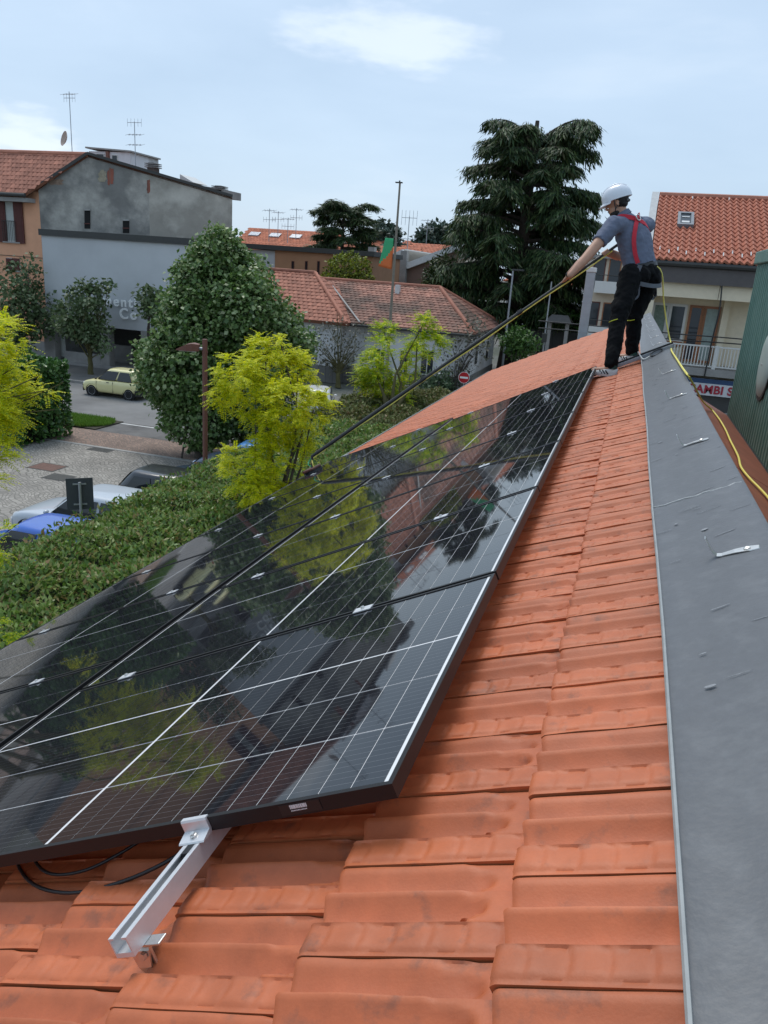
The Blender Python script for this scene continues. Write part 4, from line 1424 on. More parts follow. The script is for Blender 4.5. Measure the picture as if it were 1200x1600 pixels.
# ================================================================== cars
M_tyre = pm('tyre', (0.018, 0.018, 0.018), 0.85, var=0.1)
M_rim = pm('alloy_rim', (0.55, 0.56, 0.57), 0.4, metal=0.15, var=0.05)
M_glass = pm('car_glass', (0.018, 0.022, 0.025), 0.04, var=0.0, spec=0.6)
M_trim = pm('black_trim', (0.02, 0.02, 0.021), 0.6, var=0.1)
M_lampr = pm('tail_lamp', (0.35, 0.02, 0.015), 0.15, var=0.0, coat=0.5)
M_lampw = pm('head_lamp', (0.65, 0.67, 0.70), 0.12, var=0.0, coat=0.5)
def car(label, paint, loc, rz, L=3.9, W=1.64, H=1.46, hatch=0.9, hood=0.27, black_bumper=False, group=None, plate=True):
    t = thing('parked_car', label, 'car', Matrix.Translation(loc) @ Matrix.Rotation(rz, 4, 'Z'), group)
    hw = W / 2
    zb = 0.60 * H if H < 1.5 else 0.58 * H           # belt line
    z0 = 0.19
    m = MB()                                       # lower body, x forward
    st = [(-0.500, 0.80, 0.30, 0.62), (-0.492, 0.93, 0.24, 0.86), (-0.46, 0.97, 0.20, 0.97), (-0.38, 1.0, z0, 1.0), (-0.2, 1.0, z0, 1.0), (0.05, 1.0, z0, 0.985), (0.20, 1.0, z0, 0.95), (0.32, 0.99, z0, 0.93), (0.41, 0.97, z0, 0.885), (0.465, 0.93, 0.20, 0.80), (0.495, 0.85, 0.24, 0.66), (0.503, 0.72, 0.30, 0.54)]
    R_ = []
    for x, w, zl, zt in st:
        zt_ = zb * zt
        w_ = hw * w
        R_.append([Vector((x * L, y, z)) for y, z in ((0, zl), (w_ * 0.86, zl), (w_ * 0.97, zl + 0.10), (w_, zl + (zt_ - zl) * 0.5), (w_ * 0.985, zl + (zt_ - zl) * 0.80), (w_ * 0.93, zt_ - 0.012), (w_ * 0.80, zt_ + 0.010), (0, zt_ + 0.030), (-w_ * 0.80, zt_ + 0.010), (-w_ * 0.93, zt_ - 0.012), (-w_ * 0.985, zl + (zt_ - zl) * 0.80), (-w_, zl + (zt_ - zl) * 0.5), (-w_ * 0.97, zl + 0.10), (-w_ * 0.86, zl))])
    m.loft(R_)
    body = m.build('body', paint, t, smooth=50, local=True)
    sbs = body.modifiers.new('round', 'SUBSURF'); sbs.levels = 2; sbs.render_levels = 2
    # cabin
    xf0, xf1 = L * (0.5 - hood), L * (0.5 - hood) - 0.72      # windscreen base and top
    xr0, xr1 = -L * 0.485, -L * 0.5 + L * (1 - hatch) + 0.22   # rear window base and top
    lev = [(0.0, 0.0, 0.90), (0.30, 0.30, 0.865), (0.62, 0.62, 0.82), (0.88, 0.90, 0.755), (0.97, 1.0, 0.66), (1.0, 1.10, 0.40)]
    zz0 = zb - 0.02
    R_ = []
    def cab(l, u, side):
        """surface point: l height 0..1, u 0 rear .. 1 front"""
        for (h0, s0, w0), (h1, s1, w1) in zip(lev, lev[1:]):
            if l <= h1:
                q = (l - h0) / (h1 - h0)
                s_, w_ = s0 + (s1 - s0) * q, w0 + (w1 - w0) * q
                break
        xf = xf0 + (xf1 - xf0) * s_
        xr = xr0 + (xr1 - xr0) * s_
        return Vector((xr + (xf - xr) * u, hw * w_ * side, zz0 + (H - zz0) * l))
    for l, s_, w_ in lev:
        xf = xf0 + (xf1 - xf0) * s_
        xr = xr0 + (xr1 - xr0) * s_
        z = zz0 + (H - zz0) * l
        y = hw * w_
        R_.append([Vector(p) for p in ((xf + 0.05, 0, z), (xf, y * 0.72, z), (xf - 0.10, y * 0.97, z), ((xf + xr) / 2, y, z), (xr + 0.10, y * 0.97, z), (xr, y * 0.72, z), (xr - 0.03, 0, z), (xr, -y * 0.72, z), (xr + 0.10, -y * 0.97, z), ((xf + xr) / 2, -y, z), (xf - 0.10, -y * 0.97, z), (xf, -y * 0.72, z))])
    m = MB(); m.loft(R_)
    cbn = m.build('cabin', paint, t, smooth=50, local=True)
    sbs = cbn.modifiers.new('round', 'SUBSURF'); sbs.levels = 2; sbs.render_levels = 2
    def pane(nm, grid, n_out):
        m = MB()
        rows = [[Vector(p) + Vector(n_out) * 0.012 for p in r] for r in grid]
        back = [[Vector(p) - Vector(n_out) * 0.01 for p in r] for r in grid]
        nr, nc = len(rows), len(rows[0])
        vs_ = [p for r in rows for p in r]
        fs = [(i * nc + j, i * nc + j + 1, (i + 1) * nc + j + 1, (i + 1) * nc + j) for i in range(nr - 1) for j in range(nc - 1)]
        m.add(vs_, fs)
        return m.build(nm, M_glass, t, smooth=60, local=True)
    for sd in (-1, 1):
        for (u0a, u1a, u0b, u1b) in ((0.53, 0.955, 0.53, 0.93), (0.14, 0.49, 0.17, 0.49)):
            g = []
            for k in range(5):
                l = 0.07 + 0.74 * k / 4
                ua = u0a + (u0b - u0a) * k / 4
                ub = u1a + (u1b - u1a) * k / 4
                row = []
                for q in range(5):
                    p = cab(l, ua + (ub - ua) * q / 4, sd)
                    row.append(p)
                g.append(row)
            pane('side_window', g, (0, sd, 0.15))
    for nm, front in (('windscreen', True), ('rear_window', False)):
        g = []
        for k in range(5):
            l = 0.08 + 0.76 * k / 4
            row = []
            for q in range(5):
                y = -0.70 + 1.4 * q / 4
                p = cab(l, 1.0 if front else 0.0, 1)
                bulge = 0.05 * (1 - (y / 0.72) ** 2) if front else -0.03 * (1 - (y / 0.72) ** 2)
                row.append(Vector((p.x + bulge, p.y * y, p.z)))
            g.append(row)
        pane(nm, g, (0.6 if front else -0.8, 0, 0.5))
    # wheels
    for wx in (L * 0.5 - 0.66, -L * 0.5 + 0.58):
        for sd in (-1, 1):
            c = Vector((wx, sd * (hw - 0.085), 0.285))
            m = MB(); m.lathe(c, [(0.19, -0.09), (0.265, -0.09), (0.285, -0.06), (0.285, 0.06), (0.265, 0.09), (0.19, 0.09)], 24, (0, sd, 0)); w = m.build('wheel', M_tyre, t, smooth=40, local=True)
            m = MB(); m.lathe(c, [(0, 0.075), (0.05, 0.078), (0.19, 0.088), (0.205, 0.092), (0.205, 0.05), (0, 0.05)], 24, (0, sd, 0)); m.build('rim', M_rim, w, smooth=40, local=True)
            m = MB(); m.lathe(c, [(0.10, 0.0925), (0.135, 0.0935), (0.135, 0.097), (0.10, 0.096)], 20, (0, sd, 0), ring=True); m.build('rim_slot', M_trim, w, smooth=40, local=True)
            m = MB(); m.lathe(c - Vector((0, sd * 0.02, 0)), [(0, 0.07), (0.33, 0.075), (0.345, 0.10), (0.345, 0.0), (0, 0.0)], 24, (0, sd, 0)); m.build('wheel_arch', M_trim, t, smooth=40, local=True)
    bm_ = M_trim if black_bumper else paint
    for nm, xs in (('front_bumper', ((0.470, 0.90), (0.497, 0.80), (0.506, 0.60), (0.506, 0.0))), ('rear_bumper', ((-0.440, 0.99), (-0.485, 0.95), (-0.503, 0.82), (-0.505, 0.0)))):
        m = MB()
        a = [[Vector((x * L, hw * w * 1.015 * 1, z)) for x, w in xs] + [Vector((x * L, -hw * w * 1.015, z)) for x, w in reversed(xs[:-1])] for z in (0.22, 0.30, 0.50, 0.54)]
        m.loft(a)
        m.build(nm, bm_, t, smooth=40, local=True)
    for sd in (-1, 1):
        m = MB(); m.ellipsoid((L * 0.462, sd * hw * 0.68, zb * 0.70), (0.09, 0, 0.02), (0, 0.16, 0), (0, 0, 0.075), 14, 8); m.build('headlight', M_lampw, t, smooth=60, local=True)
        m = MB(); m.ellipsoid((-L * 0.486, sd * hw * 0.83, zb * 0.74), (0.05, 0, 0), (0, 0.085, 0), (0, 0, 0.11), 14, 8); m.build('tail_light', M_lampr, t, smooth=60, local=True)
        m = MB(); m.ellipsoid((xf0 - 0.16, sd * (hw * 0.97 + 0.07), zb + 0.07), (0.06, 0, 0), (0, 0.085, 0), (0, 0, 0.055), 12, 8); m.build('door_mirror', bm_, t, smooth=60, local=True)
        m = MB(); m.box(L * 0.005, L * 0.005 + 0.15, sd * hw * 0.985 - 0.012, sd * hw * 0.985 + 0.012, zb * 0.87, zb * 0.87 + 0.03); m.build('door_handle', bm_, t, bevel=0.006, local=True)
        for xx in (0.225, -0.06):
            m = MB(); m.box(L * xx - 0.004, L * xx + 0.004, sd * hw * 0.975 - 0.008, sd * hw * 0.975 + 0.016, 0.26, zb - 0.04); m.build('door_gap', M_trim, t, local=True)
    m = MB(); m.tube([Vector((xr1 + 0.25, 0, H - 0.01)), Vector((xr1 - 0.05, 0, H + 0.30))], 0.005, 5); m.build('aerial', M_trim, t, local=True)
    return t
def paint(name, col):
    return pm(name, col, 0.32, var=0.02, coat=0.8, metal=0.0)
yc = (at_z(141.6, 618) + at_z(200, 625)) / 2
car('pale yellow three-door hatchback parked across the street in front of the grey shop', paint('pale_yellow_paint', (0.84, 0.76, 0.38)), (yc.x + 0.05, yc.y + 0.72, 0), math.pi, L=3.45, W=1.54, H=1.47, hood=0.24, hatch=0.96, black_bumper=True)
car('white car at the far kerb, mostly behind the ivy hedge', paint('white_paint', (0.7, 0.7, 0.7)), (-31.4, 34.9, 0), math.pi, L=4.1, group='')
cars_x = -12.2
car('bright blue car nearest the camera in the car park, half behind the hedge', paint('blue_paint', (0.035, 0.13, 0.52)), (-11.9, 13.35, 0), math.pi, L=3.75, H=1.50)
car('silver car between the blue and black cars in the car park', paint('silver_paint', (0.50, 0.54, 0.58)), (-12.35, 16.0, 0), math.pi, L=4.3, W=1.76, H=1.45)
car('black car beyond the silver car in the car park', paint('black_paint', (0.012, 0.014, 0.02)), (-11.35, 18.35, 0), 0.0, L=3.7, H=1.48)
car('dark blue car beyond the black car beside the brown lamp post', paint('dark_blue_paint', (0.03, 0.05, 0.09)), (-11.7, 20.7, 0), math.pi, L=3.7, H=1.46)
car('light blue car behind the yellow tree near the linden', paint('light_blue_paint', (0.10, 0.30, 0.62)), (-11.5, 23.0, 0), math.pi, L=3.9, H=1.5)
wc = at_z(515, 655)
car('white car with red tail lamp between the hedge and the white house', paint('clean_white_paint', (0.75, 0.75, 0.74)), (wc.x - 0.9, wc.y + 0.6, 0), math.pi * 0.5 + 0.35, L=4.1, H=1.5)
for o in bpy.data.objects:
    if o.get('group') == '':
        del o['group']

# ================================================================== hedges
M_hedge = leafmat('photinia_leaf', [(0.055, 0.115, 0.018), (0.10, 0.19, 0.030), (0.155, 0.27, 0.046), (0.22, 0.33, 0.072), (0.29, 0.36, 0.11), (0.32, 0.20, 0.085)], 0.28, rough=0.38, spec=0.5)
M_twig = pm('twig', (0.05, 0.035, 0.025), 0.9)
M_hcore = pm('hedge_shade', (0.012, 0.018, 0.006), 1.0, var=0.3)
def hedge(name, label, x0, x1, y0, y1, top, n, leaf, wid, mat, lump=0.12):
    t = thing(name, label, 'hedge', ((x0 + x1) / 2, (y0 + y1) / 2, 0))
    m = MB(); m.box(x0 + 0.35, x1 - 0.35, y0 + 0.3, y1 - 0.3, 0.0, top - 0.35); m.build('shade_core', M_hcore, t)  # solid dark block; the shade inside the hedge is put in its colour
    U = rng.random(n)
    top_a, side_a, end_a = (x1 - x0) * (y1 - y0), (y1 - y0) * top, (x1 - x0) * top
    pr = np.array([top_a * 1.5, side_a, side_a * 0.5, end_a, end_a]); pr /= pr.sum()
    which = rng.choice(5, size=n, p=pr)
    X = rng.uniform(x0, x1, n); Y = rng.uniform(y0, y1, n); Z = top * rng.random(n) ** 0.8
    N_ = np.zeros((n, 3))
    N_[which == 0] = (0, 0, 1); Z[which == 0] = top
    N_[which == 1] = (1, 0, 0); X[which == 1] = x1
    N_[which == 2] = (-1, 0, 0); X[which == 2] = x0
    N_[which == 3] = (0, -1, 0); Y[which == 3] = y0
    N_[which == 4] = (0, 1, 0); Y[which == 4] = y1
    P_ = np.stack([X, Y, Z], 1)
    lmp = np.sin(X * 3.1 + np.sin(Y * 1.7)) * np.sin(Y * 2.3 + 0.7 * X) * lump + np.sin(Y * 7.3) * np.sin(X * 6.1) * lump * 0.4
    ed = np.minimum(np.minimum(X - x0, x1 - X), 0.5)
    P_ += N_ * (lmp[:, None] - np.abs(rng.normal(size=(n, 1))) * 0.09)
    rnd_ = (which == 0)
    P_[rnd_, 2] -= 0.30 * (1 - ed[rnd_] / 0.5) ** 2
    nn = unit(N_ * 0.9 + rdir(n) * 0.8 + np.array([0, 0, 0.35]))
    ax = unit(np.cross(nn, rdir(n)) + N_ * 0.35 + np.array([0, 0, 0.2]))
    s = 0.65 + 0.7 * rng.random(n)
    quads('leaves', leaf_quads(P_, ax, nn, leaf * s, wid * s), mat, t)
    m = MB()
    for i in range(14):
        y = y0 + (y1 - y0) * (i + 0.5) / 14
        m.tube([(x0 * 0.5 + x1 * 0.5 + random.uniform(-.2, .2), y, 0), (x0 * 0.5 + x1 * 0.5 + random.uniform(-.3, .3), y + random.uniform(-.2, .2), top * 0.8)], [0.03, 0.012], 5)
    m.build('stems', M_twig, t)
    return t
hedge('photinia_hedge', 'long clipped photinia hedge between the solar roof and the parked cars', -9.25, -6.2, 3.0, 22.8, 2.58, 125000, 0.105, 0.046, M_hedge)
hedge('photinia_hedge', 'rounded end of hedge beyond the yellow tree, before the white house', -10.6, -5.6, 23.2, 33.5, 2.25, 52000, 0.13, 0.06, leafmat('olive_hedge_leaf', [(0.06, 0.085, 0.022), (0.11, 0.14, 0.035), (0.17, 0.195, 0.06), (0.23, 0.235, 0.09), (0.22, 0.14, 0.07)], 0.18), 0.2)
M_ivy = leafmat('ivy_leaf', [(0.028, 0.080, 0.015), (0.052, 0.135, 0.024), (0.085, 0.20, 0.04), (0.15, 0.28, 0.08)], 0.18, rough=0.35, spec=0.5)
hedge('ivy_hedge', 'tall dark ivy hedge at the left edge beside the grass verge', -28.5, -20.9, 22.9, 25.6, 3.0, 30000, 0.15, 0.11, M_ivy, 0.25)

# ================================================================== trees
M_bark = pm('grey_bark', (0.075, 0.062, 0.05), 0.95, var=0.3, vscale=8, bump=0.6, bscale=18)
M_moss = pm('mossy_bark', (0.10, 0.09, 0.035), 0.95, var=0.3, vscale=6, bump=0.5, bscale=18)
M_cbark = pm('cedar_bark', (0.060, 0.045, 0.036), 0.95, var=0.35, vscale=3, bump=0.6, bscale=6)
M_linden = leafmat('linden_leaf', [(0.045, 0.095, 0.022), (0.080, 0.155, 0.036), (0.13, 0.225, 0.055), (0.21, 0.31, 0.10), (0.38, 0.45, 0.24)], 0.3, rough=0.4, spec=0.5)
M_gold = leafmat('golden_leaf', [(0.24, 0.40, 0.016), (0.52, 0.58, 0.016), (0.72, 0.74, 0.018), (0.84, 0.82, 0.02), (0.88, 0.82, 0.04)], 0.5, rough=0.5)
M_lime = leafmat('lime_leaf', [(0.12, 0.28, 0.018), (0.28, 0.46, 0.020), (0.50, 0.62, 0.022), (0.72, 0.74, 0.025), (0.82, 0.76, 0.04)], 0.5, rough=0.5)
M_dkleaf = leafmat('dark_street_leaf', [(0.05, 0.085, 0.032), (0.085, 0.135, 0.052), (0.13, 0.185, 0.08), (0.20, 0.24, 0.14)], 0.2)
M_greyleaf = leafmat('greyish_leaf', [(0.06, 0.07, 0.045), (0.11, 0.115, 0.08), (0.17, 0.17, 0.13), (0.22, 0.20, 0.16)], 0.2)
M_cedar = leafmat('cedar_needle', [(0.012, 0.030, 0.012), (0.024, 0.052, 0.018), (0.040, 0.080, 0.025), (0.085, 0.135, 0.04), (0.11, 0.11, 0.06)], 0.15, rough=0.6)

def blob_px(lst, D, jit=0.25, zs=1.0):
    """crown lobes surveyed from the picture: column, row, radius in px at distance D"""
    r = random.Random(len(lst) * 7 + int(D))
    k = D / FPX
    out_ = []
    for (x, y, rp, *rest) in lst:
        dd = D + (rest[0] if rest else r.uniform(-1, 1) * jit * 2)
        R_ = rp * k
        out_.append((at_d(x, y, dd), (R_, R_, R_ * zs)))
    return out_

# linden by the car park
lt = thing('linden_tree', 'large dense dark green linden tree beside the street', 'tree', (-14.6, 25.2, 0))
LB = blob_px([(343, 412, 46), (345, 455, 72), (310, 505, 62), (385, 490, 62), (290, 575, 66), (370, 585, 88), (432, 560, 50), (440, 505, 32), (315, 635, 66), (390, 630, 66), (345, 530, 92), (342, 382, 22), (280, 475, 26), (246, 560, 32), (462, 545, 26), (305, 432, 30), (388, 428, 32), (345, 395, 34), (478, 525, 14), (240, 600, 20)], 28.6, 0.6)
crown('crown', LB, 6200, 13, 0.15, 0.155, 0.135, M_linden, lt, up=0.55, droop=0.45, surf=0.75)
branch_mesh((-14.75, 25.1, 0), [b[0] for b in LB], 0.16, 0.02, 0.02, fork=0.3).build('trunk', M_bark, lt, smooth=60)
m = MB(); m.tube([(-15.25, 24.7, 0), (-14.95, 25.0, 2.1)], 0.035, 6); m.build('stake', M_bark, lt)

# golden trees
gt = thing('golden_tree', 'bright yellow-green golden tree in the hedge, right of the brown lamp', 'tree', at_d(436, 830, 15.2))
GB = blob_px([(415, 565, 44), (372, 585, 36), (465, 580, 40), (350, 612, 24), (400, 620, 44), (450, 632, 44), (490, 640, 30), (430, 668, 40), (468, 690, 32), (400, 575, 30), (440, 540, 24), (412, 716, 30), (375, 742, 30), (440, 742, 34), (360, 712, 16), (400, 760, 30), (425, 772, 34), (505, 625, 16)], 15.0, 0.35)
fronds('crown', [(c_, tuple(q_ * 0.84 for q_ in r_)) for c_, r_ in GB], 3900, 0.24, 9, 0.056, 0.026, M_gold, gt, droop=0.32, surf=0.55)
bs = at_d(432, 900, 15.2); bs.z = 0
branch_mesh(bs, [b[0] for b in GB[::2]], 0.10, 0.012, 0.05, fork=0.6, limb=0.7).build('trunk', M_bark, gt, smooth=60)

gt = thing('golden_tree', 'open golden tree with two leafy forks in front of the white house', 'tree', at_d(600, 740, 31))
GB2 = blob_px([(600, 520, 15), (592, 548, 16), (582, 572, 17), (570, 592, 14), (600, 590, 15), (612, 505, 11), (662, 506, 12), (678, 528, 14), (652, 532, 12), (690, 540, 9), (645, 555, 13), (634, 605, 13), (620, 628, 17), (606, 652, 15), (640, 578, 10), (598, 610, 11), (588, 640, 8), (668, 552, 8)], 31, 0.6)
fronds('crown', GB2, 1700, 0.42, 8, 0.105, 0.048, M_lime, gt, droop=0.25, surf=0.55)
bs = at_d(603, 760, 30); bs.z = 0
branch_mesh(bs, [b[0] for b in GB2[:10:2]] + [GB2[13][0]], 0.15, 0.02, 0.08, fork=0.5).build('trunk', M_moss, gt, smooth=60)

gt = thing('golden_tree', 'golden tree reaching in at the left edge over the ivy hedge', 'tree', at_d(-330, 800, 9.2))
GB3 = blob_px([(2, 528, 28), (22, 575, 26), (-8, 585, 44), (8, 622, 40), (50, 618, 16), (-10, 660, 42), (22, 652, 22), (70, 610, 9), (-25, 705, 34), (-30, 560, 50), (-60, 640, 60), (-12, 750, 12), (0, 502, 14)], 9.0, 0.25)
fronds('crown', GB3, 1900, 0.20, 9, 0.042, 0.018, M_gold, gt, droop=0.3, surf=0.55)
bs = at_d(-330, 800, 9.2); bs.z = 0
branch_mesh(bs, [b[0] for b in GB3] + [at_d(98, 598, 9.0), at_d(60, 588, 8.9), at_d(85, 640, 9.0)], 0.09, 0.006, 0.05, fork=0.85, limb=0.45).build('trunk', M_moss, gt, smooth=60)
# low shrubs at the left frame edge
for i, (px, py, rp, D, lb) in enumerate(((8, 848, 30, 11.0, 'small green shrub in front of the blue car at left edge'), (0, 985, 26, 8.5, 'leafy yellow-green sprig above the panel edge at far left'))):
    t = thing('shrub', lb, 'shrub', at_d(px, py + 40, D))
    b_ = blob_px([(px, py, rp), (px - 20, py + 10, rp), (px - 45, py + 4, rp * 1.2)], D, 0.1)
    fronds('leaves', b_, 170, 0.14, 7, 0.036, 0.020, M_lime, t, droop=0.3)
    g0 = at_d(px - 40, py + 40, D + 0.2); g0.z = 0
    branch_mesh(g0, [q[0] for q in b_], 0.03, 0.005, 0.02, fork=0.8).build('stem', M_moss, t)

# street trees by the shop
def small_tree(name, label, blobs, base, mat, clumps, per, cr_, leaf, wid, r0, bark, fork=0.45, extra=None, surf=0.5, limb=1.0):
    t = thing(name, label, 'tree', base)
    crown('crown', blobs, clumps, per, cr_, leaf, wid, mat, t, up=0.4, surf=surf)
    tips = [b[0] for b in blobs]
    if extra:
        for b in blobs:
            for _ in range(extra):
                d = rdir(1)[0]
                tips.append(b[0] + Vector(d * np.array(b[1]) * 0.95))
    branch_mesh(base, tips, r0, r0 * 0.06, 0.05, fork=fork, limb=limb).build('trunk', bark, t, smooth=60)
    return t
b0 = at_z(142, 588)
small_tree('street_tree', 'small dark tree with mossy trunk before the grey shop, left of the lettering', blob_px([(134, 468, 25), (110, 490, 21), (150, 484, 14), (128, 512, 24), (150, 517, 18), (166, 446, 8), (102, 508, 14), (138, 446, 12), (164, 542, 9)], 45.5, 0.6), b0, M_dkleaf, 420, 8, 0.22, 0.22, 0.17, 0.17, M_moss, extra=2, limb=0.5)
b0 = Vector((-38.4, 41.6, 0)) if False else at_z(30, 568)
small_tree('street_tree', 'small dark tree in front of the orange house at left', blob_px([(35, 440, 30), (15, 470, 34), (55, 470, 32), (30, 500, 34), (72, 480, 16), (60, 510, 22), (5, 520, 26), (50, 412, 12), (35, 525, 20)], 48, 0.6), b0, M_dkleaf, 460, 8, 0.24, 0.24, 0.18, 0.15, M_bark, extra=2, limb=0.5)
b0 = at_z(232, 592)
small_tree('street_tree', 'slim dark tree between the shop lettering and the linden', blob_px([(232, 462, 10), (234, 485, 12), (240, 480, 14)], 45, 0.4), b0, M_dkleaf, 90, 8, 0.24, 0.24, 0.2, 0.12, M_bark)
b0 = at_z(528, 606)
small_tree('bare_tree', 'thin grey-leaved tree with mossy trunk before the white house, left of the golden tree', blob_px([(530, 520, 32), (505, 530, 24), (555, 525, 22), (520, 555, 24), (545, 560, 20), (500, 555, 14)], 48, 0.6), b0, M_greyleaf, 150, 5, 0.3, 0.17, 0.12, 0.17, M_moss, fork=0.5, extra=4, surf=0.3, limb=0.45)
b0 = at_z(708, 620)
small_tree('bare_tree', 'thin grey-leaved tree near the no entry sign, before the white house', blob_px([(735, 520, 24), (715, 540, 24), (755, 540, 18), (700, 580, 22), (725, 565, 22), (690, 600, 16), (745, 515, 16)], 47, 0.6), b0, M_greyleaf, 200, 5, 0.3, 0.17, 0.12, 0.13, M_bark, fork=0.45, extra=3, surf=0.3, limb=0.45)
t = thing('shrub', 'low green shrub under the thin tree beside the no entry sign', 'shrub', at_z(685, 640))
b_ = blob_px([(685, 598, 18), (700, 608, 16), (672, 606, 14)], 46, 0.3)
crown('leaves', b_, 160, 10, 0.2, 0.2, 0.13, leafmat('bush_leaf', [(0.03, 0.06, 0.03), (0.06, 0.11, 0.05), (0.12, 0.18, 0.09)], 0.2), t)
g0 = at_z(685, 640); branch_mesh(g0, [q[0] for q in b_], 0.06, 0.02).build('stem', M_bark, t)

# cedars
def cedar(label, base, Hh, prof_, nl, sprays, quality, rt, droop=0.9, seed=1, flat=0.5, leafl=0.5, leafw=0.065):
    t = thing('cedar_tree', label, 'tree', base)
    base = Vector(base)
    r = random.Random(seed)
    m = MB()
    lean = Vector((r.uniform(-.3, .3), r.uniform(-.3, .3), 0))
    tp = [base + lean * (k / 8) ** 2 + UP * (Hh * 0.93 * k / 8) for k in range(9)]
    m.tube(tp, [rt * (1.15 - 0.15 * min(k, 1)) * (1 - 0.83 * k / 8) for k in range(9)], 10)
    allq = []
    def rad_at(z):
        for (z0, r0), (z1, r1) in zip(prof_, prof_[1:]):
            if z <= z1:
                return r0 + (r1 - r0) * (z - z0) / (z1 - z0)
        return prof_[-1][1]
    z_lo, z_hi = prof_[0][0], Hh * 0.97
    for i in range(nl):
        z = z_lo + (z_hi - z_lo) * ((i + r.random()) / nl)
        a = i * 2.399 + r.uniform(-0.4, 0.4)
        Rz = rad_at(z) * r.uniform(0.80, 1.06)
        s0 = tp[0].lerp(tp[8], min(z / (Hh * 0.93) * 0.97, 1.0))
        rise = r.uniform(0.02, 0.28) * Rz if z < Hh * 0.75 else r.uniform(0.15, 0.5) * Rz
        d = Vector((math.cos(a), math.sin(a), 0))
        sd = Vector((-d.y, d.x, 0))
        z_s = min(z, Hh * 0.9) - rise * 0.3
        s0 = base + lean * (z_s / (Hh * .93)) ** 2 + UP * (z_s * 0.97)
        pts = []
        for k in range(7):
            q = k / 6
            pts.append(s0 + d * Rz * q + UP * (rise * math.sin(q * 1.9) - 0.10 * Rz * q * q) + sd * (r.uniform(-0.06, 0.06) * Rz * q))
        rb = rt * 0.30 * (1 - 0.55 * z / Hh)
        m.tube(pts, [rb * (1 - 0.87 * k / 6) for k in range(7)], 6)
        nsp = max(4, int(sprays * Rz / 5.0))
        for _ in range(nsp):
            q = r.uniform(0.18, 1.03) ** 0.75
            kk = min(int(q * 6), 5)
            p = pts[kk].lerp(pts[kk + 1], min(q * 6 - kk, 1.0))
            side = r.choice((-1, 1))
            sl = Rz * (0.34 - 0.16 * q) * r.uniform(0.5, 1.2)
            e1 = (sd * side + d * r.uniform(0.2, 0.9)).normalized()
            nq = quality
            u_ = np.sort(rng.random(nq))[:, None]
            c = np.array(p) + np.array(e1) * u_ * sl + np.array([0, 0, -1.0]) * (u_ ** 2) * sl * droop * r.uniform(0.4, 1.1)
            c += rng.normal(size=(nq, 3)) * np.array([0.16, 0.16, 0.07]) * (leafl / 0.5)
            ax = unit(np.array(e1) * 0.7 + np.array([0, 0, -0.65 * droop]) + rdir(nq) * 0.45)
            nn = unit(np.array([0, 0, 1.0]) + rdir(nq) * 0.6)
            s = 0.6 + 0.8 * rng.random(nq)
            allq.append(leaf_quads(c, ax, nn, leafl * s, leafw * 1.6 * s))
    # dead twigs at the crown's top
    for i in range(14):
        a = r.uniform(0, 6.28); q = r.uniform(0.0, 1.0)
        p = tp[8] + Vector((math.cos(a), math.sin(a), 0)) * rad_at(Hh * 0.95) * q * 0.5 - UP * 1.1
        m.tube([p, p + Vector((math.cos(a) * 0.3, math.sin(a) * 0.3, 0.7)) * r.uniform(0.5, 1.2)], [rt * 0.06, rt * 0.015], 4)
    m.build('trunk', M_cbark, t, smooth=60)
    quads('crown', np.concatenate(allq), M_cedar, t)
    return t
cb = at_y(790, 520, 62.0)
cedar('huge dark cedar with drooping limbs standing behind the worker', (cb.x + 0.5, 62.0, 0), 19.6, [(3.6, 4.4), (6, 5.7), (9, 6.0), (12, 5.7), (14, 5.1), (16, 4.7), (18, 4.3), (19.6, 2.9)], 80, 52, 32, 0.85, seed=5, droop=1.2, leafl=0.52, leafw=0.055)
cb2 = at_y(535, 385, 85)
cedar('smaller flat-topped cedar on the skyline above the orange-brown building', (cb2.x, 85, 0), 14.9, [(8.4, 3.4), (10, 3.9), (12, 3.4), (13.5, 3.2), (14.9, 1.6)], 34, 40, 28, 0.42, seed=9, droop=0.6, leafl=0.6)

# clipped conifer and far trees
t = thing('clipped_conifer', 'yellow-green clipped conifer dome behind the white house roof', 'shrub', at_y(545, 470, 60) * 1)
c = at_y(544, 436, 60)
crown('foliage', [(c, (1.95, 1.8, 2.0)), (c - UP * 1.6, (2.1, 1.9, 2.2))], 1500, 9, 0.10, 0.2, 0.12, leafmat('conifer_gold', [(0.04, 0.06, 0.008), (0.10, 0.13, 0.010), (0.20, 0.25, 0.015), (0.32, 0.36, 0.03)], 0.2), t, surf=0.95)
m = MB(); m.tube([(c.x, c.y, 0), (c.x, c.y, c.z)], [0.25, 0.1], 8); m.build('stem', M_bark, t)
M_far = leafmat('far_leaf', [(0.03, 0.055, 0.035), (0.055, 0.085, 0.06), (0.10, 0.13, 0.10)], 0.15)
def far_tree(lb, lst, D, n):
    g0 = at_d(lst[0][0], 470, D); g0.z = 0
    b_ = blob_px(lst, D, 1.0)
    t = thing('broadleaf_tree', lb, 'tree', g0)
    crown('crown', b_, n, 7, 0.5, 0.75, 0.5, M_far, t, surf=0.85)
    branch_mesh(g0, [q[0] for q in b_], 0.35, 0.08).build('trunk', M_bark, t)
far_tree('small rounded far tree on the skyline left of the flag pole', [(600, 362, 15), (590, 372, 12), (612, 372, 12), (600, 385, 15)], 125, 260)
far_tree('rounded grey-green far tree on the skyline left of the huge cedar', [(680, 368, 18), (665, 375, 14), (697, 372, 18), (684, 388, 20)], 125, 420)
t = thing('magnolia_bush', 'glossy green bush at the foot of the huge cedar, left side', 'shrub', at_y(690, 480, 56))
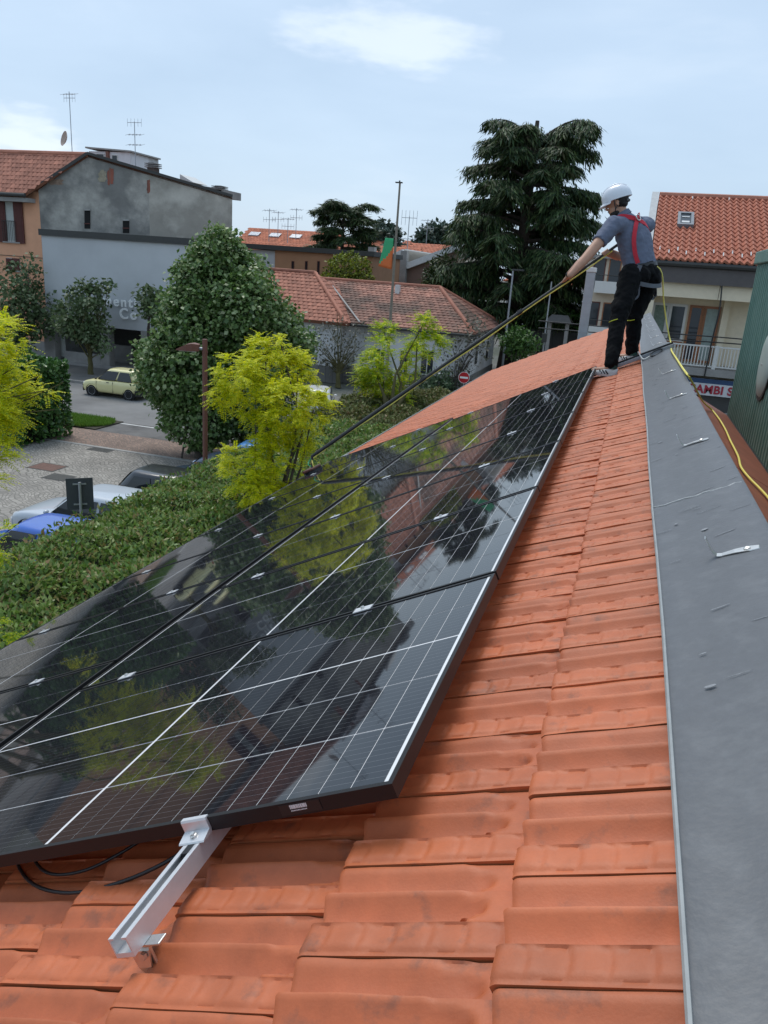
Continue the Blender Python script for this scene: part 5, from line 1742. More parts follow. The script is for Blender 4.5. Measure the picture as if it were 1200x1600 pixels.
b_ = blob_px([(692, 415, 17), (680, 432, 15), (702, 432, 16), (690, 446, 18), (678, 445, 10)], 58, 0.5)
crown('leaves', b_, 420, 8, 0.22, 0.26, 0.15, leafmat('magnolia_leaf', [(0.012, 0.03, 0.008), (0.035, 0.06, 0.015), (0.09, 0.12, 0.04)], 0.15), t)
g0 = at_y(690, 480, 58); g0.z = 0; branch_mesh(g0, [q[0] for q in b_], 0.14, 0.03).build('trunk', M_bark, t)
t = thing('garden_bush', 'bright green garden bush below the roof end, right of the white house', 'shrub', at_y(812, 545, 50))
b_ = blob_px([(812, 528, 16), (800, 535, 14), (824, 535, 13), (812, 545, 16)], 47, 0.4)
crown('leaves', b_, 260, 9, 0.2, 0.2, 0.12, leafmat('bright_bush_leaf', [(0.02, 0.06, 0.01), (0.05, 0.12, 0.02), (0.10, 0.19, 0.04)], 0.2), t)
g0 = at_y(812, 545, 47); g0.z = 0; branch_mesh(g0, [q[0] for q in b_], 0.07, 0.03).build('stem', M_bark, t)
# ================================================================== buildings
M_orange = pm('orange_render', (0.72, 0.37, 0.22), 0.9, var=0.08, vscale=1.5)
M_oldgrey = pm('weathered_render', (0.43, 0.41, 0.365), 0.95, var=0.25, vscale=1.2, bump=0.3, bscale=8, col2=(0.21, 0.205, 0.19), c2amt=0.5, c2scale=0.45, detail=9)
M_oldgrey2 = pm('cement_render', (0.52, 0.49, 0.43), 0.95, var=0.16, vscale=0.9, bump=0.2, bscale=8, col2=(0.32, 0.30, 0.26), c2amt=0.5, c2scale=0.4, detail=8)
M_shopg = pm('pale_grey_render', (0.53, 0.54, 0.55), 0.9, var=0.05, vscale=0.6, col2=(0.49, 0.50, 0.51), c2amt=0.4, c2scale=0.25)
M_fascia = pm('dark_fascia', (0.045, 0.045, 0.042), 0.6, var=0.12)
M_concrete = pm('concrete', (0.30, 0.29, 0.275), 0.9, var=0.2, vscale=2)
M_dark = pm('dark_interior', (0.008, 0.008, 0.008), 0.9, var=0.0)
M_shut = pm('brown_shutter', (0.10, 0.028, 0.022), 0.7, var=0.15)
M_pane = pm('window_pane', (0.03, 0.035, 0.04), 0.06, var=0.0)
M_curt = pm('curtain', (0.45, 0.47, 0.44), 0.9, var=0.12, vscale=12)
M_rt_old = pm('old_roof_tile', (0.37, 0.17, 0.12), 0.85, var=0.25, vscale=1.5, rnd=0.25, col2=(0.13, 0.08, 0.06), c2amt=0.5, c2scale=0.35)
M_rt_red = pm('red_roof_tile', (0.39, 0.16, 0.105), 0.85, var=0.25, vscale=1.5, rnd=0.22)
M_rt_far = pm('far_roof_tile', (0.42, 0.13, 0.065), 0.85, var=0.2, vscale=0.8, rnd=0.2)
M_wh = pm('white_render', (0.74, 0.74, 0.75), 0.9, var=0.07, vscale=1.0, col2=(0.45, 0.45, 0.44), c2amt=0.3, c2scale=0.5)
M_stone = pavemat('stone_base', (0.20, 0.195, 0.185), (0.10, 0.10, 0.095), 0.5, 0.3, var=0.2, msize=0.02)
M_brick = pavemat('red_brick', (0.26, 0.085, 0.055), (0.20, 0.13, 0.10), 0.25, 0.12, var=0.2, msize=0.012)
M_beige = pm('beige_render', (0.62, 0.53, 0.42), 0.9, var=0.08)
M_cream = pm('cream_render', (0.76, 0.66, 0.49), 0.9, var=0.06)
M_terra = pm('brown_orange_render', (0.38, 0.20, 0.11), 0.9, var=0.12, vscale=0.8)
M_pale = pm('pale_metal', (0.62, 0.62, 0.60), 0.6, var=0.1)
M_wood = pm('varnished_wood', (0.30, 0.115, 0.045), 0.5, var=0.2, vscale=8)
M_wrail = pm('white_railing', (0.66, 0.65, 0.62), 0.6, var=0.05)
M_gpole = pm('galvanised_pole', (0.36, 0.38, 0.40), 0.5, metal=0.5, var=0.1)

def window(parent, x0, x1, z0, z1, y, frame=M_wrail, pane=M_pane, fw=0.07, dep=0.10, mull=1, sill=True, name='window'):
    """window in a wall facing -Y at plane y"""
    m = MB()
    m.box(x0, x1, y - 0.03, y + dep, z0, z0 + fw); m.box(x0, x1, y - 0.03, y + dep, z1 - fw, z1)
    m.box(x0, x0 + fw, y - 0.03, y + dep, z0 + fw, z1 - fw); m.box(x1 - fw, x1, y - 0.03, y + dep, z0 + fw, z1 - fw)
    for k in range(mull):
        xc = x0 + (x1 - x0) * (k + 1) / (mull + 1)
        m.box(xc - fw * 0.4, xc + fw * 0.4, y - 0.02, y + dep, z0 + fw, z1 - fw)
    w = m.build(name, frame, parent)
    m = MB(); m.box(x0 + fw * 0.8, x1 - fw * 0.8, y - 0.012, y + dep * 0.6, z0 + fw * 0.8, z1 - fw * 0.8); m.build('pane', pane, w)
    if sill:
        m = MB(); m.box(x0 - 0.1, x1 + 0.1, y - 0.12, y + 0.02, z0 - 0.08, z0 - 0.002); m.build('sill', M_kerb, w)
    return w
def tiles(parent, polys, tw, tl, mat, name='roof_tiles', **kw):
    m = MB()
    for pg in polys:
        tiled_plane(m, pg, tw, tl, **kw)
    o = m.build(name, mat, parent, fix=False)
    return tag(o, kind='stuff')
def slab(parent, pg, mat, t=0.12, name='roof'):
    m = MB(); m.prism(pg, (0, 0, -t)); return m.build(name, mat, parent)
def ridgecap(parent, a, b, mat, r=0.12):
    m = MB(); m.tube([a, b], r, 8); return m.build('ridge_tiles', mat, parent, smooth=40)
def antenna(label, base, h, els, arm=0.5, dish=False, r=0.025):
    t = thing('tv_antenna', label, 'antenna', base)
    base = Vector(base)
    m = MB(); m.tube([base, base + UP * h], r, 6); m.build('mast', M_gpole, t)
    for (zf, ln, kind) in els:
        c = base + UP * h * zf
        m = MB(); m.tube([c - Vector((arm, 0, 0)), c + Vector((arm, 0, 0))], r * 0.7, 5)
        for k in range(5):
            q = c + Vector((-arm + 2 * arm * k / 4, 0, 0))
            if kind == 'v':
                m.tube([q - UP * ln, q + UP * ln], r * 0.45, 4)
            else:
                m.tube([q - Vector((0, ln, ln * 0.3)), q + Vector((0, ln, ln * 0.3))], r * 0.45, 4)
        m.build('boom', M_gpole, t)
    if dish:
        m = MB(); m.lathe(base + UP * h * 0.25 + Vector((-0.35, -0.1, 0)), [(0, 0.0), (0.3, 0.05), (0.5, 0.16), (0.5, 0.19), (0.3, 0.08), (0, 0.03)], 20, (-0.5, -0.8, 0.25)); m.build('dish', pm('dish_paint', (0.45, 0.35, 0.28), 0.6), t, smooth=50)
    return t

# ---- old house with orange front and bare gable wall
A = at_y(60, 297, 44.2); B = at_y(363, 308, 50.0)
wdir = (Vector((B.x, B.y, 0)) - Vector((A.x, A.y, 0))).normalized()
wn_ = Vector((wdir.y, -wdir.x, 0))
def on_gable(x, y, off=0.0):
    d = Vector(_ray(x, y)); o_ = Vector((0, 0, HC))
    a0 = Vector((A.x, A.y, 0)) + wn_ * off
    t = (a0 - o_).dot(wn_) / d.dot(wn_)
    return o_ + d * t
oh = thing('orange_house', 'old house with orange front, brown shutters and a bare weathered gable wall', 'house', (A.x - 8, A.y + 4, 0))
cap, mid = on_gable(137, 243), on_gable(232, 271)
gz = lambda p: Vector((p.x, p.y, 0))
m = MB(); m.prism([gz(A), gz(mid), mid, cap, A], -wn_ * 0.4); m.build('gable_wall', M_oldgrey, oh)
m = MB(); m.prism([gz(mid), gz(B), B, mid], -wn_ * 0.4); m.build('gable_extension', M_oldgrey2, oh)
for (a, b) in ((A + Vector((-0.6, -0.5, -0.35)), cap + Vector((0, 0, 0.12))), (cap + Vector((0, 0, 0.12)), B + Vector((0.02, 0, 0.06)))):
    m = MB(); m.bar(a, b, 0.5, 0.17); m.build('coping', M_fascia, oh)
FY = A.y
m = MB(); m.box(A.x - 26, A.x + 0.02, FY + 0.02, FY + 0.5, 0, A.z - 0.1); m.build('front_wall', M_orange, oh)
m = MB(); m.box(A.x - 26, A.x + 0.1, FY - 0.04, FY + 0.03, 0, 1.0); m.build('plinth', M_concrete, oh)
ez = A.z - 0.05
rz = cap.z + 0.05
RX0 = A.x - 26
ev0, ev1 = Vector((RX0, FY - 0.8, ez - 0.25)), Vector((A.x - 0.3, FY - 0.8, ez - 0.25))
rp1, rp0 = Vector((cap.x, cap.y, rz)), Vector((RX0, cap.y, rz))
slab(oh, [ev0, ev1, rp1, rp0], M_deck, 0.15)
tiles(oh, [[ev0, ev1, rp1, rp0]], 0.33, 0.36, M_rt_red)
slab(oh, [rp0, rp1, Vector((B.x, B.y, B.z)), Vector((RX0, B.y + 3, B.z - 2))], M_deck, 0.15)
ridgecap(oh, rp0, rp1, M_rt_red, 0.16)
m = MB(); m.tube([ev0 + Vector((0, -0.1, -0.1)), ev1 + Vector((0, -0.1, -0.1))], 0.11, 8); m.build('gutter', M_fascia, oh)
m = MB(); m.box(RX0, A.x - 0.3, FY - 0.75, FY + 0.1, ez - 0.75, ez - 0.5); m.build('eave_soffit', M_concrete, oh)
def wpx(parent, x0, x1, y0, y1, Yv, **kw):
    p, q = at_y(x0, y1, Yv), at_y(x1, y0, Yv)
    return window(parent, p.x, q.x, p.z, q.z, Yv, **kw)
def shutters(w, x0, x1, y0, y1, Yv):
    p, q = at_y(x0, y1, Yv), at_y(x1, y0, Yv)
    m = MB()
    m.box(p.x, q.x, Yv - 0.10, Yv - 0.035, p.z, q.z)
    k = p.z + 0.12
    while k < q.z - 0.1:
        m.box(p.x + 0.08, q.x - 0.08, Yv - 0.13, Yv - 0.095, k, k + 0.05); k += 0.11
    m.build('shutter', M_shut, w)
w = wpx(oh, 8, 26, 311, 377, FY, mull=0, pane=M_curt); shutters(w, 26, 35, 310, 380, FY); shutters(w, -3, 7.5, 310, 378, FY)
m = MB(); p, q = at_y(8, 377, FY), at_y(26, 346, FY)
for k in range(9):
    x = p.x + (q.x - p.x) * k / 8
    m.tube([(x, FY - 0.16, p.z), (x, FY - 0.16, q.z)], 0.014, 5)
m.tube([(p.x, FY - 0.16, q.z), (q.x, FY - 0.16, q.z)], 0.02, 5)
m.build('railing', M_fascia, w)
w = wpx(oh, 12, 31, 404, 422, FY, mull=0); shutters(w, 12, 21.2, 404, 422, FY); shutters(w, 21.8, 31, 404, 422, FY)
wpx(oh, 50, 62, 472, 492, FY, mull=1)
m = MB(); p = at_y(0, 397, FY); m.tube([(RX0, FY - 0.03, p.z), (A.x, FY - 0.03, p.z - 0.05)], 0.018, 5); m.build('cable', M_fascia, oh)
for (x0, y0, x1, y1) in ((132, 329, 141, 357), (192, 345, 202, 364)):       # slit windows in the gable
    a, b, c, d = on_gable(x0, y1, 0.04), on_gable(x1, y1, 0.04), on_gable(x1, y0, 0.04), on_gable(x0, y0, 0.04)
    m = MB(); m.prism([a, b, c, d], -wn_ * 0.06); w = m.build('slit_window', M_dark, oh)
    m = MB(); m.bar(d + UP * 0.05 + wn_ * 0.02, c + UP * 0.05 + wn_ * 0.02, 0.14, 0.10); m.build('lintel', M_kerb, w)
    m = MB(); m.bar(a + UP * 0.3 + wn_ * 0.03, b + UP * 0.3 + wn_ * 0.03, 0.06, 0.06); m.build('rail', M_shut, w)
# patches where plaster fell off
rr = random.Random(4)
for (cx, cy, rx, ry, mt) in ((173, 276, 5.5, 14, M_brick), (160, 276, 7, 10, pm('bare_plaster', (0.33, 0.29, 0.21), 0.95, var=0.3)), (232, 292, 3, 12, M_brick), (88, 284, 12, 5, pm('bare_plaster2', (0.27, 0.19, 0.14), 0.95, var=0.35))):
    pts = [on_gable(cx + rx * math.copysign(abs(math.cos(a)) ** 0.6, math.cos(a)) * rr.uniform(.65, 1.15), cy + ry * math.copysign(abs(math.sin(a)) ** 0.6, math.sin(a)) * rr.uniform(.75, 1.1), 0.01) for a in [2 * math.pi * k / 22 for k in range(22)]]
    m = MB(); m.prism(pts, wn_ * 0.012); m.build('bare_patch', mt, oh)
# chimneys and roof-top rooms
def chimney(parent, x0, x1, ytop, ybot, Yv, mat, cowl=True):
    p, q = at_y(x0, ybot, Yv), at_y(x1, ytop, Yv)
    w_ = q.x - p.x
    m = MB(); m.box(p.x + w_ * 0.18, q.x - w_ * 0.18, Yv, Yv + w_ * 0.7, p.z - 0.5, p.z + (q.z - p.z) * 0.55); ch = m.build('chimney', mat, parent)
    for k in range(3):
        z = p.z + (q.z - p.z) * (0.58 + 0.15 * k)
        m = MB(); m.box(p.x, q.x, Yv - 0.08, Yv + w_ * 0.7 + 0.08, z, z + (q.z - p.z) * 0.07); m.build('cowl_slab', M_concrete, ch)
    m = MB(); m.box(p.x + w_ * 0.25, q.x - w_ * 0.25, Yv + 0.05, Yv + w_ * 0.6, p.z + (q.z - p.z) * 0.5, q.z); m.build('flue', M_dark, ch)
chimney(oh, 57, 73, 242, 272, FY + 1.8, M_concrete)
chimney(oh, 227, 244, 254, 272, 49.0, pm('sooty_brick', (0.10, 0.08, 0.07), 0.9))
chimney(oh, 331, 349, 290, 304, 51.0, M_brick)
p, q = at_y(140, 262, 50.5), at_y(203, 238, 50.5)
m = MB(); m.box(p.x, q.x, 50.5, 54, p.z - 1.5, q.z); rm = m.build('roof_room', M_wh, oh)
m = MB(); m.prism([(p.x - 0.15, 50.3, q.z + 0.16), (q.x + 0.2, 50.3, q.z + 0.0), (q.x + 0.2, 54.0, q.z + 0.0), (p.x - 0.15, 54.0, q.z + 0.16)], (0, 0, 0.10)); m.build('room_roof', M_kerb, rm)
for x0, x1, y0, y1 in ((151, 163, 240, 251), (175, 184, 242, 257)):
    wpx(oh, x0, x1, y0, y1, 50.47, mull=0, sill=False, fw=0.05)
p = at_y(168, 245, 50.4); m = MB(); m.box(p.x - 0.12, p.x + 0.12, 50.35, 50.5, p.z - 0.5, p.z + 0.35); m.build('brick_pier', M_brick, oh)
m = MB(); a, b, c = at_y(281, 272, 51), at_y(302, 285, 51), at_y(281, 283, 51)
m.prism([a, b, c], (0, 2.0, 0)); m.build('roof_light', M_pale, oh)
m = MB(); a, b = at_y(303, 288, 51), at_y(350, 296, 51); m.prism([a + Vector((0, 0, -0.6)), b + Vector((0, 0, -0.5)), b, a], (0, 2.5, 0)); m.build('roof_room', M_concrete, oh)
antenna('tall aerial mast with dish on the orange house ridge', at_y(113, 243, 49), at_y(108, 143, 49).z - at_y(113, 243, 49).z, [(0.96, 0.35, 'h'), (0.90, 0.25, 'v')], 0.45, dish=True)
antenna('aerial with stacked elements above the bare gable wall', at_y(212, 262, 50), at_y(207, 190, 50).z - at_y(212, 262, 50).z, [(0.98, 0.25, 'v'), (0.72, 0.30, 'h'), (0.5, 0.30, 'h')], 0.55)

# ---- grey shop
SY = 42.0
p0, p1 = at_y(64, 357, SY), at_y(290, 381, SY)
sx0, sx1, stz = p0.x, -25.0, p1.z - 0.1
shop = thing('grey_shop', 'pale grey flat-roofed shop with white lettering above a dark portico', 'building', ((sx0 + sx1) / 2, SY + 4, 0))
oz = 2.62
m = MB(); m.box(sx0, sx1, SY, SY + 0.35, oz, stz + 0.3); m.box(sx0, sx0 + 0.35, SY + 0.35, SY + 4.6, 0, stz); m.box(sx1 - 0.35, sx1, SY + 0.35, SY + 4.6, 0, stz); m.build('wall', M_shopg, shop)
m = MB(); m.box(sx0 - 0.1, sx1 + 0.1, SY - 0.14, SY + 0.3, stz + 0.05, stz + 0.42); m.build('fascia', M_fascia, shop)
m = MB(); m.box(sx0, sx1, SY + 0.3, SY + 4.6, stz - 0.05, stz + 0.1); m.build('roof', M_concrete, shop)
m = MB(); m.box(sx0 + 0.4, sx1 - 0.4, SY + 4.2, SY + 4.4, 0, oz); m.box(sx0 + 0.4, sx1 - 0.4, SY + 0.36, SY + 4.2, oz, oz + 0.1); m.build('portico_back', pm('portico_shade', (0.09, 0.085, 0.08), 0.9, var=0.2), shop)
m = MB(); m.box(sx0, sx1, SY - 0.5, SY + 4.6, 0, 0.22); m.build('floor_slab', M_concrete, shop)
for x0, x1 in ((72, 88), (158, 172), (222, 233)):
    a, b = at_y(x0, 560, SY), at_y(x1, 560, SY)
    m = MB(); m.box(a.x, b.x, SY - 0.06, SY + 0.5, 0.2, oz + 0.02); m.build('column', M_concrete, shop)
a, b = at_y(100, 560, SY), at_y(156, 560, SY)
m = MB(); m.box(a.x, b.x, SY + 0.05, SY + 0.25, 0.22, 0.85); m.build('low_wall', M_concrete, shop)
a, b = at_y(174, 560, SY + 2), at_y(206, 560, SY + 2)
m = MB(); m.box(a.x, b.x, SY + 2, SY + 2.15, 0.22, 1.35); m.build('low_wall', M_concrete, shop)
a, b = at_y(93, 560, SY + 0.6), at_y(103, 560, SY + 0.6)
m = MB()
for k in range(6):
    x = a.x + (b.x - a.x) * k / 6
    m.tube([(x + 0.03, SY + 0.6, oz), (x + 0.06, SY + 0.6, 1.4), (x + 0.10, SY + 0.6, 0.4)], 0.05, 6)
m.build('curtain', M_curt, shop)
def lettering(parent, txt, x, z, y, size, mat, ext=0.03, name='lettering', sp=1.0):
    cu = bpy.data.curves.new(name, 'FONT')
    cu.body = txt
    cu.size = size
    cu.extrude = ext
    cu.offset = 0.018 if size > 0.6 else 0.012
    cu.space_character = sp
    cu.materials.append(mat)
    tmp = bpy.data.objects.new('tmp_text', cu)
    COL.objects.link(tmp)
    me = bpy.data.meshes.new_from_object(tmp, depsgraph=bpy.context.evaluated_depsgraph_get())
    bpy.data.objects.remove(tmp)
    o = bpy.data.objects.new(name, me)
    COL.objects.link(o)
    o.parent = parent
    inv = WM[parent.name].inverted()
    o.matrix_basis = inv @ (Matrix.Translation((x, y, z)) @ Matrix.Rotation(rad(90), 4, 'X'))
    return o
M_lett = pm('white_letter', (0.93, 0.93, 0.92), 0.5, var=0.0)
a = at_y(163, 476, SY)
lettering(shop, 'menti', a.x, a.z, SY - 0.14, 0.84, M_lett, 0.03, sp=1.3)
a = at_y(189, 497, SY)
lettering(shop, 'Co', a.x, a.z, SY - 0.14, 0.90, M_lett, 0.03, sp=1.3)

# ---- white hip-roofed house
wh = thing('white_house', 'low white house with mossy red hip roof and grey stone base', 'house', (-16, 52, 0))
WY, WE = 47.7, 3.85
m = MB(); m.box(-22, -9.35, WY, 58.0, 1.05, WE); m.box(-27.5, -17.4, 46.9, 54, 1.05, WE - 0.02); m.build('wall', M_wh, wh)
m = MB(); m.box(-22, -9.30, WY - 0.06, 58.05, 0, 1.05); m.box(-27.5, -17.3, 46.84, 54, 0, 1.04); m.build('stone_base', M_stone, wh)
e0, e1 = Vector((-22, WY - 0.6, WE)), Vector((-8.85, WY - 0.6, WE))
e2 = Vector((-8.85, 58.6, WE))
r0, r1 = Vector((-22, 53.0, 6.25)), Vector((-12.6, 53.0, 6.25))
w0, w1, w2 = Vector((-28, 46.3, WE)), Vector((-16.8, 46.3, WE)), Vector((-16.8, 54.6, WE))
v0, v1 = Vector((-28, 50.4, 6.65)), Vector((-20.7, 50.4, 6.65))
P1 = [[e0, e1, r1, r0], [e1, e2, r1], [w0, w1, v1, v0], [w1, w2, v1]]
for pg in P1:
    slab(wh, pg, M_deck, 0.14)
slab(wh, [e2, Vector((-22, 58.6, WE)), r0, r1], M_rt_old, 0.14)
slab(wh, [w2, Vector((-28, 54.6, WE)), v0, v1], M_rt_old, 0.14)
tiles(wh, [P1[0], P1[1]], 0.32, 0.36, M_rt_old, lift=0.045)
tiles(wh, [P1[2], P1[3]], 0.32, 0.36, M_rt_red, lift=0.045)
for a, b in ((r0, r1), (r1, e1), (r1, e2), (v0, v1), (v1, w1)):
    ridgecap(wh, a + UP * 0.06, b + UP * 0.06, M_rt_red, 0.13)
a, b = at_y(518, 442, 51.2), at_y(562, 500, WY - 0.5)
m = MB(); m.bar(Vector((a.x, a.y, 6.0)), Vector((b.x, b.y, WE + 0.12)), 0.11, 0.05); m.build('valley_sheet', M_kerb, wh)
m = MB(); m.tube([e0 + Vector((0, -0.05, -0.08)), e1 + Vector((0, -0.05, -0.08))], 0.08, 8); m.tube([e1 + Vector((0.05, 0, -0.08)), e2 + Vector((0.05, 0, -0.08))], 0.08, 8); m.build('gutter', M_fascia, wh)
for x0, x1, y0, y1 in ((550, 581, 612, 630),):
    p, q = at_y(x0, y1, WY), at_y(x1, y0, WY)
    m = MB(); m.box(p.x, q.x, WY - 0.09, WY + 0.1, max(p.z, 0.1), q.z + 0.1); m.build('basement_opening', M_dark, wh)
for x0, x1, y0, y1, pn in ((470, 486, 560, 596, M_curt), (540, 556, 560, 596, M_curt), (585, 603, 545, 590, M_pane), (655, 680, 548, 590, M_pane), (622, 640, 548, 590, M_pane)):
    wpx(wh, x0, x1, y0, min(y1, 585), WY if x0 > 520 else 46.9, pane=pn, mull=1)
m = MB(); p = at_y(655, 640, WY); m.box(p.x, p.x + 1.1, WY - 0.09, WY + 0.1, 0.15, 0.85); bo = m.build('basement_grille', M_dark, wh)
m = MB()
for k in range(8):
    m.box(p.x + 0.08 + k * 0.13, p.x + 0.12 + k * 0.13, WY - 0.12, WY - 0.085, 0.15, 0.85)
m.build('bars', M_fascia, bo)
for yy in (50.5, 54.5):
    m = MB(); m.box(-9.37, -9.30, yy, yy + 1.0, 1.6, 3.0); w = m.build('side_window', M_wrail, wh)
    m = MB(); m.box(-9.33, -9.285, yy + 0.08, yy + 0.92, 1.68, 2.92); m.build('pane', M_pane, w)
m = MB(); c = at_y(622, 468, 52); m.box(c.x - 0.15, c.x + 0.15, 51.6, 51.9, 5.2, 6.3); m.build('vent', M_pale, wh)
# garden wall in front of the white house with picket gate
gw = thing('garden_fence', 'low pale garden wall with dark picket railing before the white house', 'fence', (-10.5, 46.4, 0))
m = MB(); m.box(-13.2, -7.6, 45.6, 45.85, 0, 0.55); m.build('wall', M_concrete, gw)
m = MB(); m.box(-13.2, -7.6, 45.66, 45.72, 1.25, 1.31); rl = m.build('rail', M_fascia, gw)
for k in range(34):
    m = MB(); m.box(-13.1 + k * 0.163, -13.06 + k * 0.163, 45.67, 45.71, 0.55, 1.3); m.build('picket', M_fascia, gw)
for x in (-13.2, -10.4, -7.7):
    m = MB(); m.box(x - 0.15, x + 0.15, 45.55, 45.9, 0, 1.5); m.build('post', M_wh, gw)

# ---- brown-orange building
bo = thing('brown_building', 'brown-orange flat building with three slit windows behind the white house', 'building', (-27, 67, 0))
p, q = at_y(430, 388, 64), at_y(530, 402, 64)
m = MB(); m.box(p.x, q.x + 3, 64, 72, 0, 8.15); m.build('wall', M_terra, bo)
m = MB(); m.box(p.x - 3.5, p.x - 0.01, 64.1, 72, 0, 8.1); m.build('grey_wing', M_shopg, bo)
m = MB(); m.box(p.x - 3.7, q.x + 3.2, 63.7, 72.2, 8.16, 8.55); m.build('fascia', M_fascia, bo)
for x in (455, 476, 495):
    wpx(bo, x, x + 5, 408, 430, 64, mull=0, sill=False, fw=0.05, frame=M_shut, pane=M_dark, name='slit_window')

# ---- brick factory with saw-tooth roof
bf = thing('brick_factory', 'red brick factory with white slanting saw-tooth roof beams', 'building', (-20, 78, 0))
BY = 75.0
a0, a1, a2 = at_y(586, 416, BY), at_y(632, 394, BY), at_y(636, 416, BY)
a3 = at_y(716, 386, BY)
for (l, r) in ((a0, a1), (a2, a3)):
    m = MB(); m.prism([(l.x, BY, 0), (r.x, BY, 0), (r.x, BY, r.z), (l.x, BY, l.z)], (0, 0.4, 0)); m.build('brick_wall', M_brick, bf)
    m = MB(); m.bar(Vector((l.x, BY - 0.15, l.z)), Vector((r.x, BY - 0.15, r.z)), 0.6, 0.55); m.build('roof_beam', M_pale, bf)
    m = MB(); m.prism([(l.x, BY + 0.2, l.z + 0.3), (r.x, BY + 0.2, r.z + 0.3), (r.x, BY + 14, r.z + 0.3), (l.x, BY + 14, l.z + 0.3)], (0, 0, -0.1)); m.build('roof_sheet', M_pale, bf)
for x, yt in ((581, 386), (632, 392)):
    c = at_y(x, yt, BY - 0.4)
    m = MB(); m.box(c.x - 0.30, c.x + 0.30, BY - 0.6, BY + 0.2, 0, c.z); m.build('pillar', M_concrete, bf)
# red roofs of the town behind
def far_house(label, xa, xb, y_e, y_r, Ye, Yr, wallm=M_beige, sky=0, name='town_house', tw=0.5):
    e0, e1 = at_y(xa, y_e, Ye), at_y(xb, y_e + (xb - xa) * 0.03, Ye)
    ezz = (e0.z + e1.z) / 2
    rz_ = at_y((xa + xb) / 2, y_r, Yr).z
    x0, x1 = e0.x, e1.x
    t = thing(name, label, 'house', ((x0 + x1) / 2, Ye + 3, 0))
    m = MB(); m.box(x0 + 0.3, x1 - 0.3, Ye + 0.4, Ye + 2 * (Yr - Ye) - 0.4, 0, ezz - 0.1); m.build('wall', wallm, t)
    pg = [Vector((x0, Ye, ezz)), Vector((x1, Ye, ezz)), Vector((x1, Yr, rz_)), Vector((x0, Yr, rz_))]
    slab(t, pg, M_deck, 0.12)
    slab(t, [Vector((x1, 2 * Yr - Ye, ezz)), Vector((x0, 2 * Yr - Ye, ezz)), pg[3], pg[2]], M_rt_far, 0.12)
    tiles(t, [pg], tw, tw * 1.1, M_rt_far, segs=2)
    m = MB()
    for s in (x0 + 0.3, x1 - 0.5):
        m.prism([(s, Ye + 0.4, ezz - 0.1), (s, 2 * Yr - Ye - 0.4, ezz - 0.1), (s, Yr, rz_ - 0.1)], (0.2, 0, 0))
    m.build('gable', wallm, t)
    for k in range(sky):
        fx = (0.12 + 0.22 * k)
        c = pg[0].lerp(pg[1], fx).lerp(pg[3].lerp(pg[2], fx), 0.72)
        e2_ = (pg[3] - pg[0]).normalized()
        m = MB(); m.bar(c - e2_ * 0.6 + UP * 0.15, c + e2_ * 0.6 + UP * 0.15, 1.7, 0.12); m.build('roof_window', pm('sky_window', (0.35, 0.38, 0.42), 0.15), t)
    return t
far_house('long red-roofed house with two roof windows behind the linden top', 352, 505, 396, 358, 108, 116, sky=3)
far_house('lower red-roofed house in front of the long one, left of the cedar', 360, 470, 400, 378, 96, 100)
far_house('red-roofed house behind the brick factory, left of the flag', 495, 640, 408, 383, 92, 97)
far_house('red-roofed house behind the brick factory, left of the huge cedar', 628, 730, 400, 383, 98, 103)
far_house('small yellow-gabled far house right of the flag pole', 622, 660, 388, 377, 130, 134, wallm=pm('yellow_render', (0.6, 0.42, 0.2), 0.9))
far_house('tiny far house with brick top left of the flag', 560, 590, 384, 374, 120, 124)
# far street frontage so the town closes the horizon
far_house('distant low house between linden and orange house', 300, 372, 388, 372, 140, 146)
far_house('distant house right of the cedar behind the beige flats', 905, 1050, 425, 405, 120, 127)
for i, (x, y0, y1, Y_, lb) in enumerate(((420, 326, 383, 106, 'leftmost thin aerial on the red roofs'), (434, 330, 372, 112, 'second thin aerial on the red roofs'), (449, 340, 385, 104, 'third thin aerial on the red roofs'), (462, 325, 375, 110, 'tallest thin aerial nearest the flat-topped cedar'), (636, 338, 392, 90, 'cross-shaped aerial right of the flag pole'), (665, 342, 390, 112, 'faint aerial left of the huge cedar'))):
    b_ = at_y(x, y1, Y_)
    antenna(lb, b_, at_y(x, y0, Y_).z - b_.z, [(0.95, 0.5, 'h'), (0.70, 0.35, 'v')] if i != 4 else [(0.96, 0.8, 'v'), (0.35, 0.5, 'h')], 0.9, r=0.045)

# ---- right-hand building with shop sign
RY = 30.0
rb = thing('balcony_building', 'cream building with orange pantile roof, loggia balcony and shop sign', 'building', (5, 34, 0))
X0, X1 = 0.45, 11.0
za = lambda y: at_y(1090, y, RY).z
zf0, zf1, zl = 8.12, 7.50, 7.02
m = MB(); m.box(X0, X1, RY + 1.35, RY + 10, 0, 8.1); m.build('wall', M_cream, rb)
m = MB(); m.box(X0, X0 + 0.25, RY, RY + 1.36, 0, zl); m.build('side_wall', M_cream, rb)
m = MB(); m.box(X0 - 0.15, X1, RY - 0.25, RY + 0.15, zf1, zf0); m.build('fascia_board', pm('grey_brown_fascia', (0.10, 0.088, 0.085), 0.6), rb)
m = MB(); m.tube([(X0 - 0.2, RY - 0.33, zf0), (X1, RY - 0.33, zf0)], 0.10, 8); m.build('gutter', M_fascia, rb)
for x0, x1 in ((X0 - 0.05, 2.78), (2.80, 6.4), (6.42, X1)):
    m = MB(); m.box(x0, x1, RY - 0.05, RY + 0.3, zl, zf1); m.build('beam', M_cream, rb)
m = MB(); m.box(X0, X1, RY + 0.15, RY + 1.36, zl + 0.1, zl + 0.25); m.build('loggia_ceiling', M_cream, rb)
bz = 4.68
